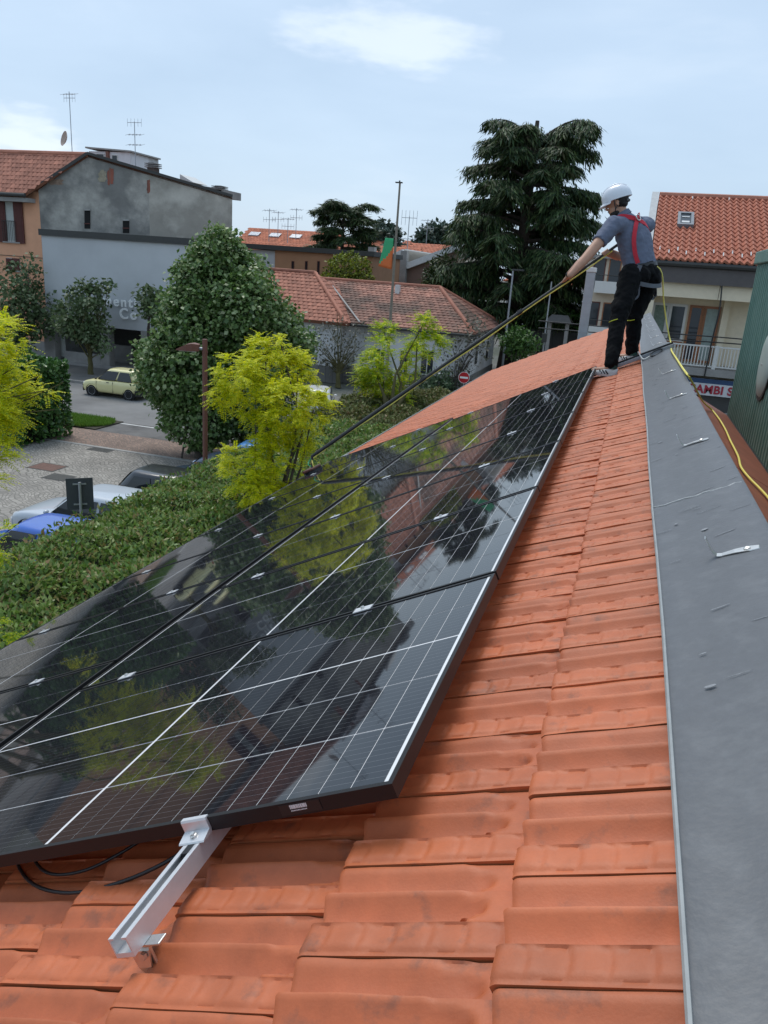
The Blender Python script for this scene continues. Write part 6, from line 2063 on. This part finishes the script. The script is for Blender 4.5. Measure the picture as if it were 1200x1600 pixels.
m = MB(); m.box(X0, X1, RY - 0.35, RY + 1.36, bz - 0.26, bz); m.build('balcony_slab', M_concrete, rb)
BYW = RY + 1.33
def rbx(px, y=500):
    return at_y(px, y, BYW).x
def frame_box(x0, x1, z0, z1, mat, nm='window', pane=M_pane, fw=0.09, y=BYW):
    w = window(rb, x0, x1, z0, z1, y, frame=mat, pane=pane, fw=fw, mull=0, sill=False, name=nm)
    return w
top_w = zl - 0.25
frame_box(0.72, 1.32, bz + 0.75, top_w, M_wrail, pane=pm('green_curtain', (0.20, 0.26, 0.22), 0.8, var=0.3, vscale=14))
frame_box(1.33, 1.95, bz + 0.75, top_w, M_wrail, pane=M_pane)
frame_box(2.02, 2.52, bz + 0.05, top_w, M_wood, nm='balcony_door')
frame_box(2.53, 3.10, bz + 0.05, top_w, M_wood, nm='balcony_door', pane=pm('pale_curtain', (0.30, 0.36, 0.33), 0.8, var=0.25, vscale=14))
m = MB(); m.box(0.72, 1.95, BYW - 0.08, BYW + 0.02, bz + 0.58, bz + 0.75); m.build('wood_sill', M_wood, rb)
m = MB(); m.box(3.14, 3.36, RY + 1.1, BYW + 0.02, bz, zl + 0.1); m.build('pilaster', M_cream, rb)
rail_z = 5.47
m = MB(); m.box(X0 + 0.1, X1, RY - 0.30, RY - 0.24, rail_z - 0.05, rail_z); m.build('top_rail', M_wrail, rb)
m = MB(); m.box(X0 + 0.1, X1, RY - 0.30, RY - 0.24, bz + 0.06, bz + 0.10); m.build('bottom_rail', M_wrail, rb)
m = MB(); m.box(-0.016, 0.016, -0.016, 0.016, 0, rail_z - bz - 0.14); bal_me = m.mesh('baluster', M_wrail)
x = X0 + 0.15
while x < 6.0:
    o = link('baluster', bal_me, rb)
    o.matrix_basis = WM[rb.name].inverted() @ Matrix.Translation((x, RY - 0.27, bz + 0.09)); x += 0.105
m = MB(); m.box(2.98, 3.10, RY - 0.31, RY - 0.23, bz, rail_z + 0.02); m.build('rail_post', M_wrail, rb)
# shop sign
m = MB(); m.box(X0 + 0.2, 6.5, RY - 0.22, RY - 0.05, 3.74, 4.32); sg = m.build('shop_sign', pm('sign_white', (0.62, 0.63, 0.65), 0.5, var=0.05), rb)
m = MB(); m.box(X0 + 0.2, 6.5, RY - 0.225, RY - 0.21, 4.16, 4.32); m.build('blue_stripe', pm('sign_blue', (0.02, 0.06, 0.15), 0.5), sg)
a = at_y(1082, 605, RY - 0.23)
WM[sg.name] = WM[rb.name] @ sg.matrix_basis
sx_ = at_y(1087, 600, RY).x
lettering(sg, 'RICAMBI S', sx_ - 0.65, 3.82, RY - 0.235, 0.40, pm('sign_red', (0.36, 0.02, 0.04), 0.5, var=0), 0.008, sp=1.05)
m = MB(); m.box(X0, X1, RY + 0.02, RY + 0.1, 0, 3.7); m.build('shop_front', pm('shop_front_dark', (0.05, 0.052, 0.055), 0.3), rb)
# pantile roof: waves across, steps up the slope
e0, e1 = Vector((X0 - 0.1, RY - 0.35, 8.18)), Vector((X1, RY - 0.35, 8.18))
r0_, r1_ = Vector((X0 - 0.1, RY + 5.0, 10.74)), Vector((X1, RY + 5.0, 10.74))
sl = (r0_ - e0); sln = sl.length; sld = sl.normalized(); nrm = Vector((1, 0, 0)).cross(sld).normalized()
slab(rb, [e0, e1, r1_, r0_], M_deck, 0.12)
slab(rb, [Vector((X1, RY + 10.4, 8.18)), Vector((X0 - 0.1, RY + 10.4, 8.18)), r0_, r1_], M_rt_red, 0.12)
V, F = [], []
per, rows, spp = 0.235, 16, 8
ncol = int((X1 - X0) / per * spp)
for r in range(rows):
    o_ = len(V)
    y0_, y1_ = sln * r / rows, sln * (r + 1.12) / rows
    for yy, lift in ((y0_, -0.02), (y0_, 0.075), (y1_, 0.03)):
        for c in range(ncol + 1):
            ph = 2 * math.pi * c / spp
            h = 0.045 * math.sin(ph) + 0.014 * math.sin(2 * ph)
            p = e0 + Vector(((X1 - X0) * c / ncol, 0, 0)) + sld * min(yy, sln) + nrm * (0.05 + lift + h)
            V.append(tuple(p))
    n_ = ncol + 1
    for k in range(2):
        for c in range(ncol):
            F.append((o_ + k * n_ + c, o_ + k * n_ + c + 1, o_ + (k + 1) * n_ + c + 1, o_ + (k + 1) * n_ + c))
mb = MB(); mb.add(V, F)
pt = mb.build('pantiles', pm('pantile', (0.42, 0.145, 0.085), 0.75, var=0.2, vscale=5), rb, smooth=40, fix=False)
tag(pt, kind='stuff')
ridgecap(rb, r0_ + UP * 0.08, r1_ + UP * 0.08, M_rt_red, 0.13)
m = MB(); m.prism([e0 + Vector((-0.28, -0.05, -0.25)), e0 + Vector((-0.28, -0.05, 0.18)), r0_ + Vector((-0.28, 0.1, 0.22)), r0_ + Vector((-0.28, 0.1, -0.25))], (0.26, 0, 0)); m.build('verge_sheet', pm('verge_zinc', (0.36, 0.38, 0.39), 0.5, metal=0.3), rb)
# roof window and snow guards
def onroof(px, py):
    d = Vector(_ray(px, py)); o_ = Vector((0, 0, HC))
    return o_ + d * ((e0 - o_).dot(nrm) / d.dot(nrm))
a, b = onroof(1059, 358), onroof(1081, 341)
w_, h_ = b.x - a.x, (b - a).dot(sld)
mt = Matrix((( 1, sld.x, nrm.x, a.x), (0, sld.y, nrm.y, a.y), (0, sld.z, nrm.z, a.z), (0, 0, 0, 1)))
m = MB()
m.box(-0.05, w_ + 0.05, -0.05, 0.06, 0.0, 0.22, mat=mt); m.box(-0.05, w_ + 0.05, h_ - 0.06, h_ + 0.05, 0.0, 0.22, mat=mt); m.box(-0.05, 0.05, 0.06, h_ - 0.06, 0.0, 0.22, mat=mt); m.box(w_ - 0.05, w_ + 0.05, 0.06, h_ - 0.06, 0.0, 0.22, mat=mt)
rw = m.build('roof_window', M_gut, rb)
m = MB(); m.box(0.04, w_ - 0.04, 0.05, h_ - 0.05, 0.1, 0.18, mat=mt); m.build('pane', M_pane, rw)
m = MB(); m.box(0.1, w_ - 0.1, h_ * 0.16, h_ * 0.30, 0.185, 0.20, mat=mt); m.box(0.1, w_ - 0.1, h_ * 0.62, h_ * 0.68, 0.185, 0.20, mat=mt); m.build('blind', M_pale, rw)
m = MB()
for i, (px, py) in enumerate([(1030, 394), (1044, 399), (1058, 395), (1071, 401), (1086, 397), (1100, 403), (1114, 399), (1129, 404), (1143, 401), (1158, 406), (1172, 403), (1081, 315), (1138, 317)]):
    q = onroof(px, py)
    m = MB(); m.bar(q + nrm * 0.12 - sld * 0.09, q + nrm * 0.16 + sld * 0.10, 0.035, 0.03, nrm); m.build('snow_guard', M_pale, rb)
# overhead cables
for i, (pa, pb, lb) in enumerate((((960, 512), (1172, 531), 'upper dark cable strung across the balcony'), ((960, 522), (1172, 539), 'lower dark cable strung across the balcony'))):
    a, b = at_y(*pa, 28.6), at_y(*pb, 28.6)
    cable('overhead_cable', [a + (a - b) * 0.6, a, a.lerp(b, 0.5) - UP * 0.02, b, b + (b - a) * 2.0], 0.02, M_blk, lb, 'cable')
a, b = at_y(1131, 436, 29.5), at_y(1103, 578, 29.5)
cable('down_cable', [Vector((a.x, RY - 0.28, zf1)), at_y(1124, 485, 29.64), at_y(1113, 530, 29.6), Vector((b.x, RY - 0.4, bz - 0.26))], 0.025, M_blk, 'dark cable running down the balcony front from the eave', 'cable')
# lower annex roofs behind our ridge
ax_ = thing('annex_roof', 'small red roof with grey gutter under the shop sign', 'roof', (2.2, 20, 0))
pA, pB = at_d(1083, 590, 13.5), at_d(1125, 632, 11.5)
m = MB(); m.prism([(0.95, 19.2, 4.25), (4.2, 19.2, 3.7), (4.2, 10.4, 3.7), (0.95, 10.4, 4.25)], (0, 0, -0.1)); m.build('sheet', M_redmem, ax_)
m = MB(); m.box(0.95, 4.2, 10.4, 19.2, 0, 3.6); m.build('wall', M_hwall, ax_)
m = MB(); m.tube([(1.0, 19.3, 4.28), (4.2, 19.3, 3.74)], 0.06, 8); m.tube([(4.25, 10.4, 3.7), (4.25, 19.3, 3.7)], 0.06, 8); m.build('gutter', M_gpole, ax_)

# ---- beige flats behind the worker
bfl = thing('beige_flats', 'beige block of flats with white balconies seen behind the worker', 'building', (-0.5, 58, 0))
m = MB(); m.box(-3.3, 6.5, 56, 66, 0, 8.9); m.build('wall', M_beige, bfl)
m = MB(); m.box(-3.5, 6.9, 55.6, 66.5, 8.9, 9.1); m.build('roof', M_concrete, bfl)
for z in (4.0, 6.9):
    m = MB(); m.box(-2.6, 3.0, 54.9, 56.0, z - 0.2, z); bb = m.build('balcony', M_wrail, bfl)
    m = MB(); m.box(-2.6, 3.0, 54.9, 55.0, z, z + 0.55); m.build('parapet', M_wrail, bb)
    m = MB(); m.tube([(-2.6, 54.95, z + 0.95), (3.0, 54.95, z + 0.95)], 0.03, 6); m.build('rail', M_fascia, bb)
    for x in (-2.9, -1.9, -0.6, 0.7, 2.0):
        window(bfl, x, x + 0.8, z + 0.05, z + 2.1, 56.0, frame=M_shut if x < -2 else M_wood, mull=0, sill=False)
# ---- garden corner beyond the roof's end
dh = hedge('clipped_hedge', 'dark clipped hedge on a black fence beyond the roof end', -7.5, -0.8, 60.2, 62.0, 4.9, 9000, 0.26, 0.15, M_ivy, 0.35)
fn = thing('dark_fence', 'black sheet fence under the clipped hedge beyond the roof end', 'fence', (-4.2, 59.8, 0))
m = MB(); m.box(-7.6, -0.8, 59.8, 59.9, 0.3, 3.7); m.build('sheet', M_fascia, fn)
for x in (-7.6, -5.4, -3.2, -1.0):
    m = MB(); m.box(x - 0.06, x + 0.06, 59.72, 59.8, 0, 3.8); m.build('post', M_fascia, fn)
kb = at_y(876, 480, 56)
kk = thing('gate_canopy', 'little grey gate canopy on posts in the dark fence', 'canopy', (kb.x, 56.5, 0))
kz = at_y(876, 505, 56).z
m = MB(); m.prism([(kb.x - 0.9, 55.6, kz), (kb.x + 0.9, 55.6, kz), (kb.x + 0.55, 56.4, kz + 0.45), (kb.x - 0.55, 56.4, kz + 0.45)], (0, 0.0, 0.08)); m.prism([(kb.x + 0.9, 57.2, kz), (kb.x - 0.9, 57.2, kz), (kb.x - 0.55, 56.4, kz + 0.45), (kb.x + 0.55, 56.4, kz + 0.45)], (0, 0.0, 0.08)); m.build('roof', pm('slate', (0.09, 0.085, 0.08), 0.8), kk)
for x in (-0.6, 0.6):
    m = MB(); m.box(kb.x + x - 0.12, kb.x + x + 0.12, 56.1, 56.5, 0, kz + 0.1); m.build('post', M_concrete, kk)
lw = thing('boundary_wall', 'low pale wall with grey coping beside the street beyond the roof', 'wall', (-7.4, 60, 0))
a, b = at_y(808, 556, 52), at_y(850, 530, 66)
m = MB(); m.prism([(a.x, a.y, 0), (b.x, b.y, 0), (b.x, b.y, b.z), (a.x, a.y, a.z + 0.15)], (0.3, 0, 0)); m.build('wall', M_cream, lw)
m = MB(); m.bar(Vector((a.x + 0.15, a.y, a.z + 0.2)), Vector((b.x + 0.15, b.y, b.z + 0.08)), 0.6, 0.14); m.build('coping', M_concrete, lw)
pv = thing('pale_villa', 'pale villa half hidden behind the cedar trunk', 'house', (-9, 96, 0))
m = MB(); m.box(-14, -4, 92, 100, 0, 6.8); m.build('wall', M_wh, pv)
m = MB(); m.prism([(-14.5, 91.5, 6.8), (-3.5, 91.5, 6.8), (-6, 96, 8.4), (-12, 96, 8.4)], (0, 0, 0.15)); m.build('roof', M_rt_far, pv)
for x in (-12.5, -10, -7.5, -5.4):
    window(pv, x, x + 1, 3.6, 5.2, 92.0)

# ================================================================== street furniture
M_corten = pm('brown_lamp_paint', (0.16, 0.065, 0.045), 0.6, var=0.12)
lb_ = at_d(320, 530, 18.4)
lp = thing('lamp_post', 'brown street lamp with wedge-shaped head standing behind the hedge', 'lamp', (lb_.x, lb_.y, 0))
m = MB(); m.tube([(lb_.x, lb_.y, 0), (lb_.x, lb_.y, lb_.z)], 0.062, 14); m.build('post', M_corten, lp, smooth=40)
hx = Vector((-0.95, -0.30, 0)).normalized(); hy = Vector((-hx.y, hx.x, 0))
c = Vector((lb_.x, lb_.y, lb_.z - 0.26))
def lpnt(f, s, z):
    return c + hx * f + hy * s + UP * z
m = MB(); m.loft([[lpnt(f, s * w, z) for s, z in ((-1, zb_), (1, zb_), (1, zt_), (-1, zt_))] for f, w, zb_, zt_ in ((0.13, 0.10, -0.03, 0.13), (0.28, 0.16, -0.03, 0.15), (0.42, 0.17, -0.03, 0.12), (0.66, 0.13, -0.03, 0.0))]); hd = m.build('lamp_head', M_corten, lp)
m = MB(); m.tube([lpnt(0.02, 0, 0.03), lpnt(0.15, 0, 0.03)], 0.035, 8); m.build('arm', M_gpole, lp)
m = MB(); m.tube([lpnt(0, 0, -0.06), lpnt(0, 0, -0.02)], 0.070, 14); m.build('collar', M_corten, lp)
m = MB(); m.loft([[lpnt(f, s * w, z) for s, z in ((-1, -0.045), (1, -0.045), (1, -0.031), (-1, -0.031))] for f, w in ((0.2, 0.12), (0.6, 0.11))]); m.build('diffuser', pm('lamp_diffuser', (0.6, 0.6, 0.58), 0.3), hd)

sp_ = at_d(125, 770, 14.6)
sn = thing('sign_post', 'blank dark back of a square traffic sign on a post behind the hedge', 'sign', (sp_.x, sp_.y, 0))
m = MB(); m.tube([(sp_.x, sp_.y, 0), (sp_.x, sp_.y, at_d(125, 752, 14.6).z)], 0.028, 10); m.build('post', M_gpole, sn, smooth=40)
sd_ = Vector((0.72, 0.62, 0)).normalized(); nb = Vector((-sd_.y, sd_.x, 0))
zc = at_d(125, 773, 14.6).z
c = Vector((sp_.x, sp_.y, zc)) + nb * 0.045
m = MB(); m.prism([c + sd_ * 0.24 * i + UP * 0.31 * j for i, j in ((-1, -1), (1, -1), (1, 1), (-1, 1))], nb * 0.012); pl = m.build('sign_plate', pm('sign_back_grey', (0.05, 0.058, 0.066), 0.55), sn)
for dz in (-0.2, 0.2):
    m = MB(); m.bar(c - sd_ * 0.12 + UP * dz - nb * 0.012, c + sd_ * 0.12 + UP * dz - nb * 0.012, 0.02, 0.03); m.build('bracket', M_gpole, pl)

ne = at_y(725, 590, 45.0)
nt = thing('no_entry_sign', 'round red no entry sign with a white bar by the white house', 'sign', (ne.x, 45.0, 0))
m = MB(); m.tube([(ne.x, 45.05, 0), (ne.x, 45.05, ne.z + 0.3)], 0.03, 8); m.build('post', M_gpole, nt)
m = MB(); m.lathe((ne.x, 45.0, ne.z), [(0, 0.0), (0.32, 0.0), (0.32, 0.012), (0, 0.012)], 28, (0, -1, 0)); m.build('disc', pm('sign_red_disc', (0.50, 0.012, 0.02), 0.45, var=0), nt)
m = MB(); m.box(ne.x - 0.24, ne.x + 0.24, 44.981, 44.987, ne.z - 0.055, ne.z + 0.055); m.build('white_bar', M_lett, nt)
m = MB(); m.lathe((ne.x, 45.0, ne.z), [(0.315, 0.010), (0.335, 0.010), (0.335, 0.016), (0.315, 0.016)], 28, (0, -1, 0), ring=True); m.build('white_rim', M_lett, nt)

# flag pole lamp with banner
fx = at_y(618, 380, 40)
fp = thing('banner_pole', 'tall thin pole with a green and orange banner before the factory', 'pole', (fx.x, 40, 0))
tz = at_y(622, 286, 40).z
m = MB(); m.tube([(fx.x - 0.02, 40, 0), (fx.x, 40, tz * 0.5), (fx.x + 0.02, 40, tz)], [0.10, 0.075, 0.05], 8); m.build('post', pm('weathered_pole', (0.22, 0.19, 0.15), 0.7, var=0.15), fp, smooth=40)
m = MB(); m.box(fx.x - 0.20, fx.x + 0.14, 39.9, 40.1, tz, tz + 0.05); m.box(fx.x - 0.03, fx.x + 0.03, 39.97, 40.03, tz, tz + 0.12); m.build('top_bracket', M_fascia, fp)
bt, bb_ = at_y(617, 373, 40), at_y(612, 421, 40)
V, F = [], []
nu, nv = 8, 10
for j in range(nv + 1):
    for i in range(nu + 1):
        q = i / nu; r = j / nv
        x = bt.x - 0.06 - q * (0.42 + 0.32 * r)
        V.append((x, 39.95 + 0.05 * math.sin(q * 5 + r * 3), bt.z - (bt.z - bb_.z) * r + q * (0.02 + 0.10 * r)))
for j in range(nv):
    for i in range(nu):
        F.append((j * (nu + 1) + i, j * (nu + 1) + i + 1, (j + 1) * (nu + 1) + i + 1, (j + 1) * (nu + 1) + i))
m = MB(); m.add(V, F)
for k in range(len(F)):
    j, i = k // nu, k % nu
    m.m[k] = 1 if (j / nv + (1 - i / nu) * 0.75) > 0.98 else 0
bnr = m.build('banner', [pm('banner_green', (0.05, 0.40, 0.17), 0.7, var=0.06), pm('banner_orange', (0.68, 0.16, 0.04), 0.7, var=0.06)], fp, smooth=60, fix=False)
sol = bnr.modifiers.new('thick', 'SOLIDIFY'); sol.thickness = 0.006

# street lamp and thin pole near the cedar
l0 = at_z(783, 572); l0 = Vector((l0.x, 63.8, 0)); lz = at_y(802, 422, 63.8)
sl_ = thing('street_lamp', 'grey street lamp with a small flat head in front of the cedar trunk', 'lamp', (lz.x, 63.8 - 4, 0))
lz = at_y(802, 422, 56.0)
m = MB(); m.tube([(lz.x, 56, 0), (lz.x, 56, lz.z)], [0.10, 0.06], 10); m.build('post', M_gpole, sl_, smooth=40)
m = MB(); m.box(lz.x - 0.05, lz.x + 0.75, 55.85, 56.15, lz.z - 0.04, lz.z + 0.08); m.build('lamp_head', M_fascia, sl_, bevel=0.02)
tp_ = at_y(862, 440, 50)
tpp = thing('thin_pole', 'thin grey pole with a junction box right of the street lamp', 'pole', (tp_.x, 50, 0))
m = MB(); m.tube([(tp_.x, 50, 0), (tp_.x, 50, tp_.z)], [0.06, 0.035], 8); m.build('post', M_gpole, tpp, smooth=40)
z_ = at_y(850, 528, 50).z
m = MB(); m.box(tp_.x - 0.16, tp_.x + 0.16, 49.8, 49.95, z_ - 0.25, z_ + 0.3); m.build('junction_box', M_fascia, tpp, bevel=0.02)
# square metal flue behind the far end of the roof
fl_ = at_y(925, 418, 24.2)
flu = thing('metal_flue', 'square galvanised flue with cap rising behind the roof end beside the worker', 'flue', (fl_.x, 24.2, 0))
m = MB(); m.box(fl_.x - 0.125, fl_.x + 0.125, 24.08, 24.33, 0, fl_.z - 0.14); m.build('duct', M_gpole, flu, bevel=0.01)
for z in (fl_.z - 1.0, fl_.z - 1.85):
    m = MB(); m.box(fl_.x - 0.135, fl_.x + 0.135, 24.07, 24.34, z, z + 0.03); m.build('joint_band', M_gpole, flu)
m = MB(); m.box(fl_.x - 0.145, fl_.x + 0.145, 24.06, 24.35, fl_.z - 0.135, fl_.z); m.build('cap', M_pale, flu, bevel=0.02)
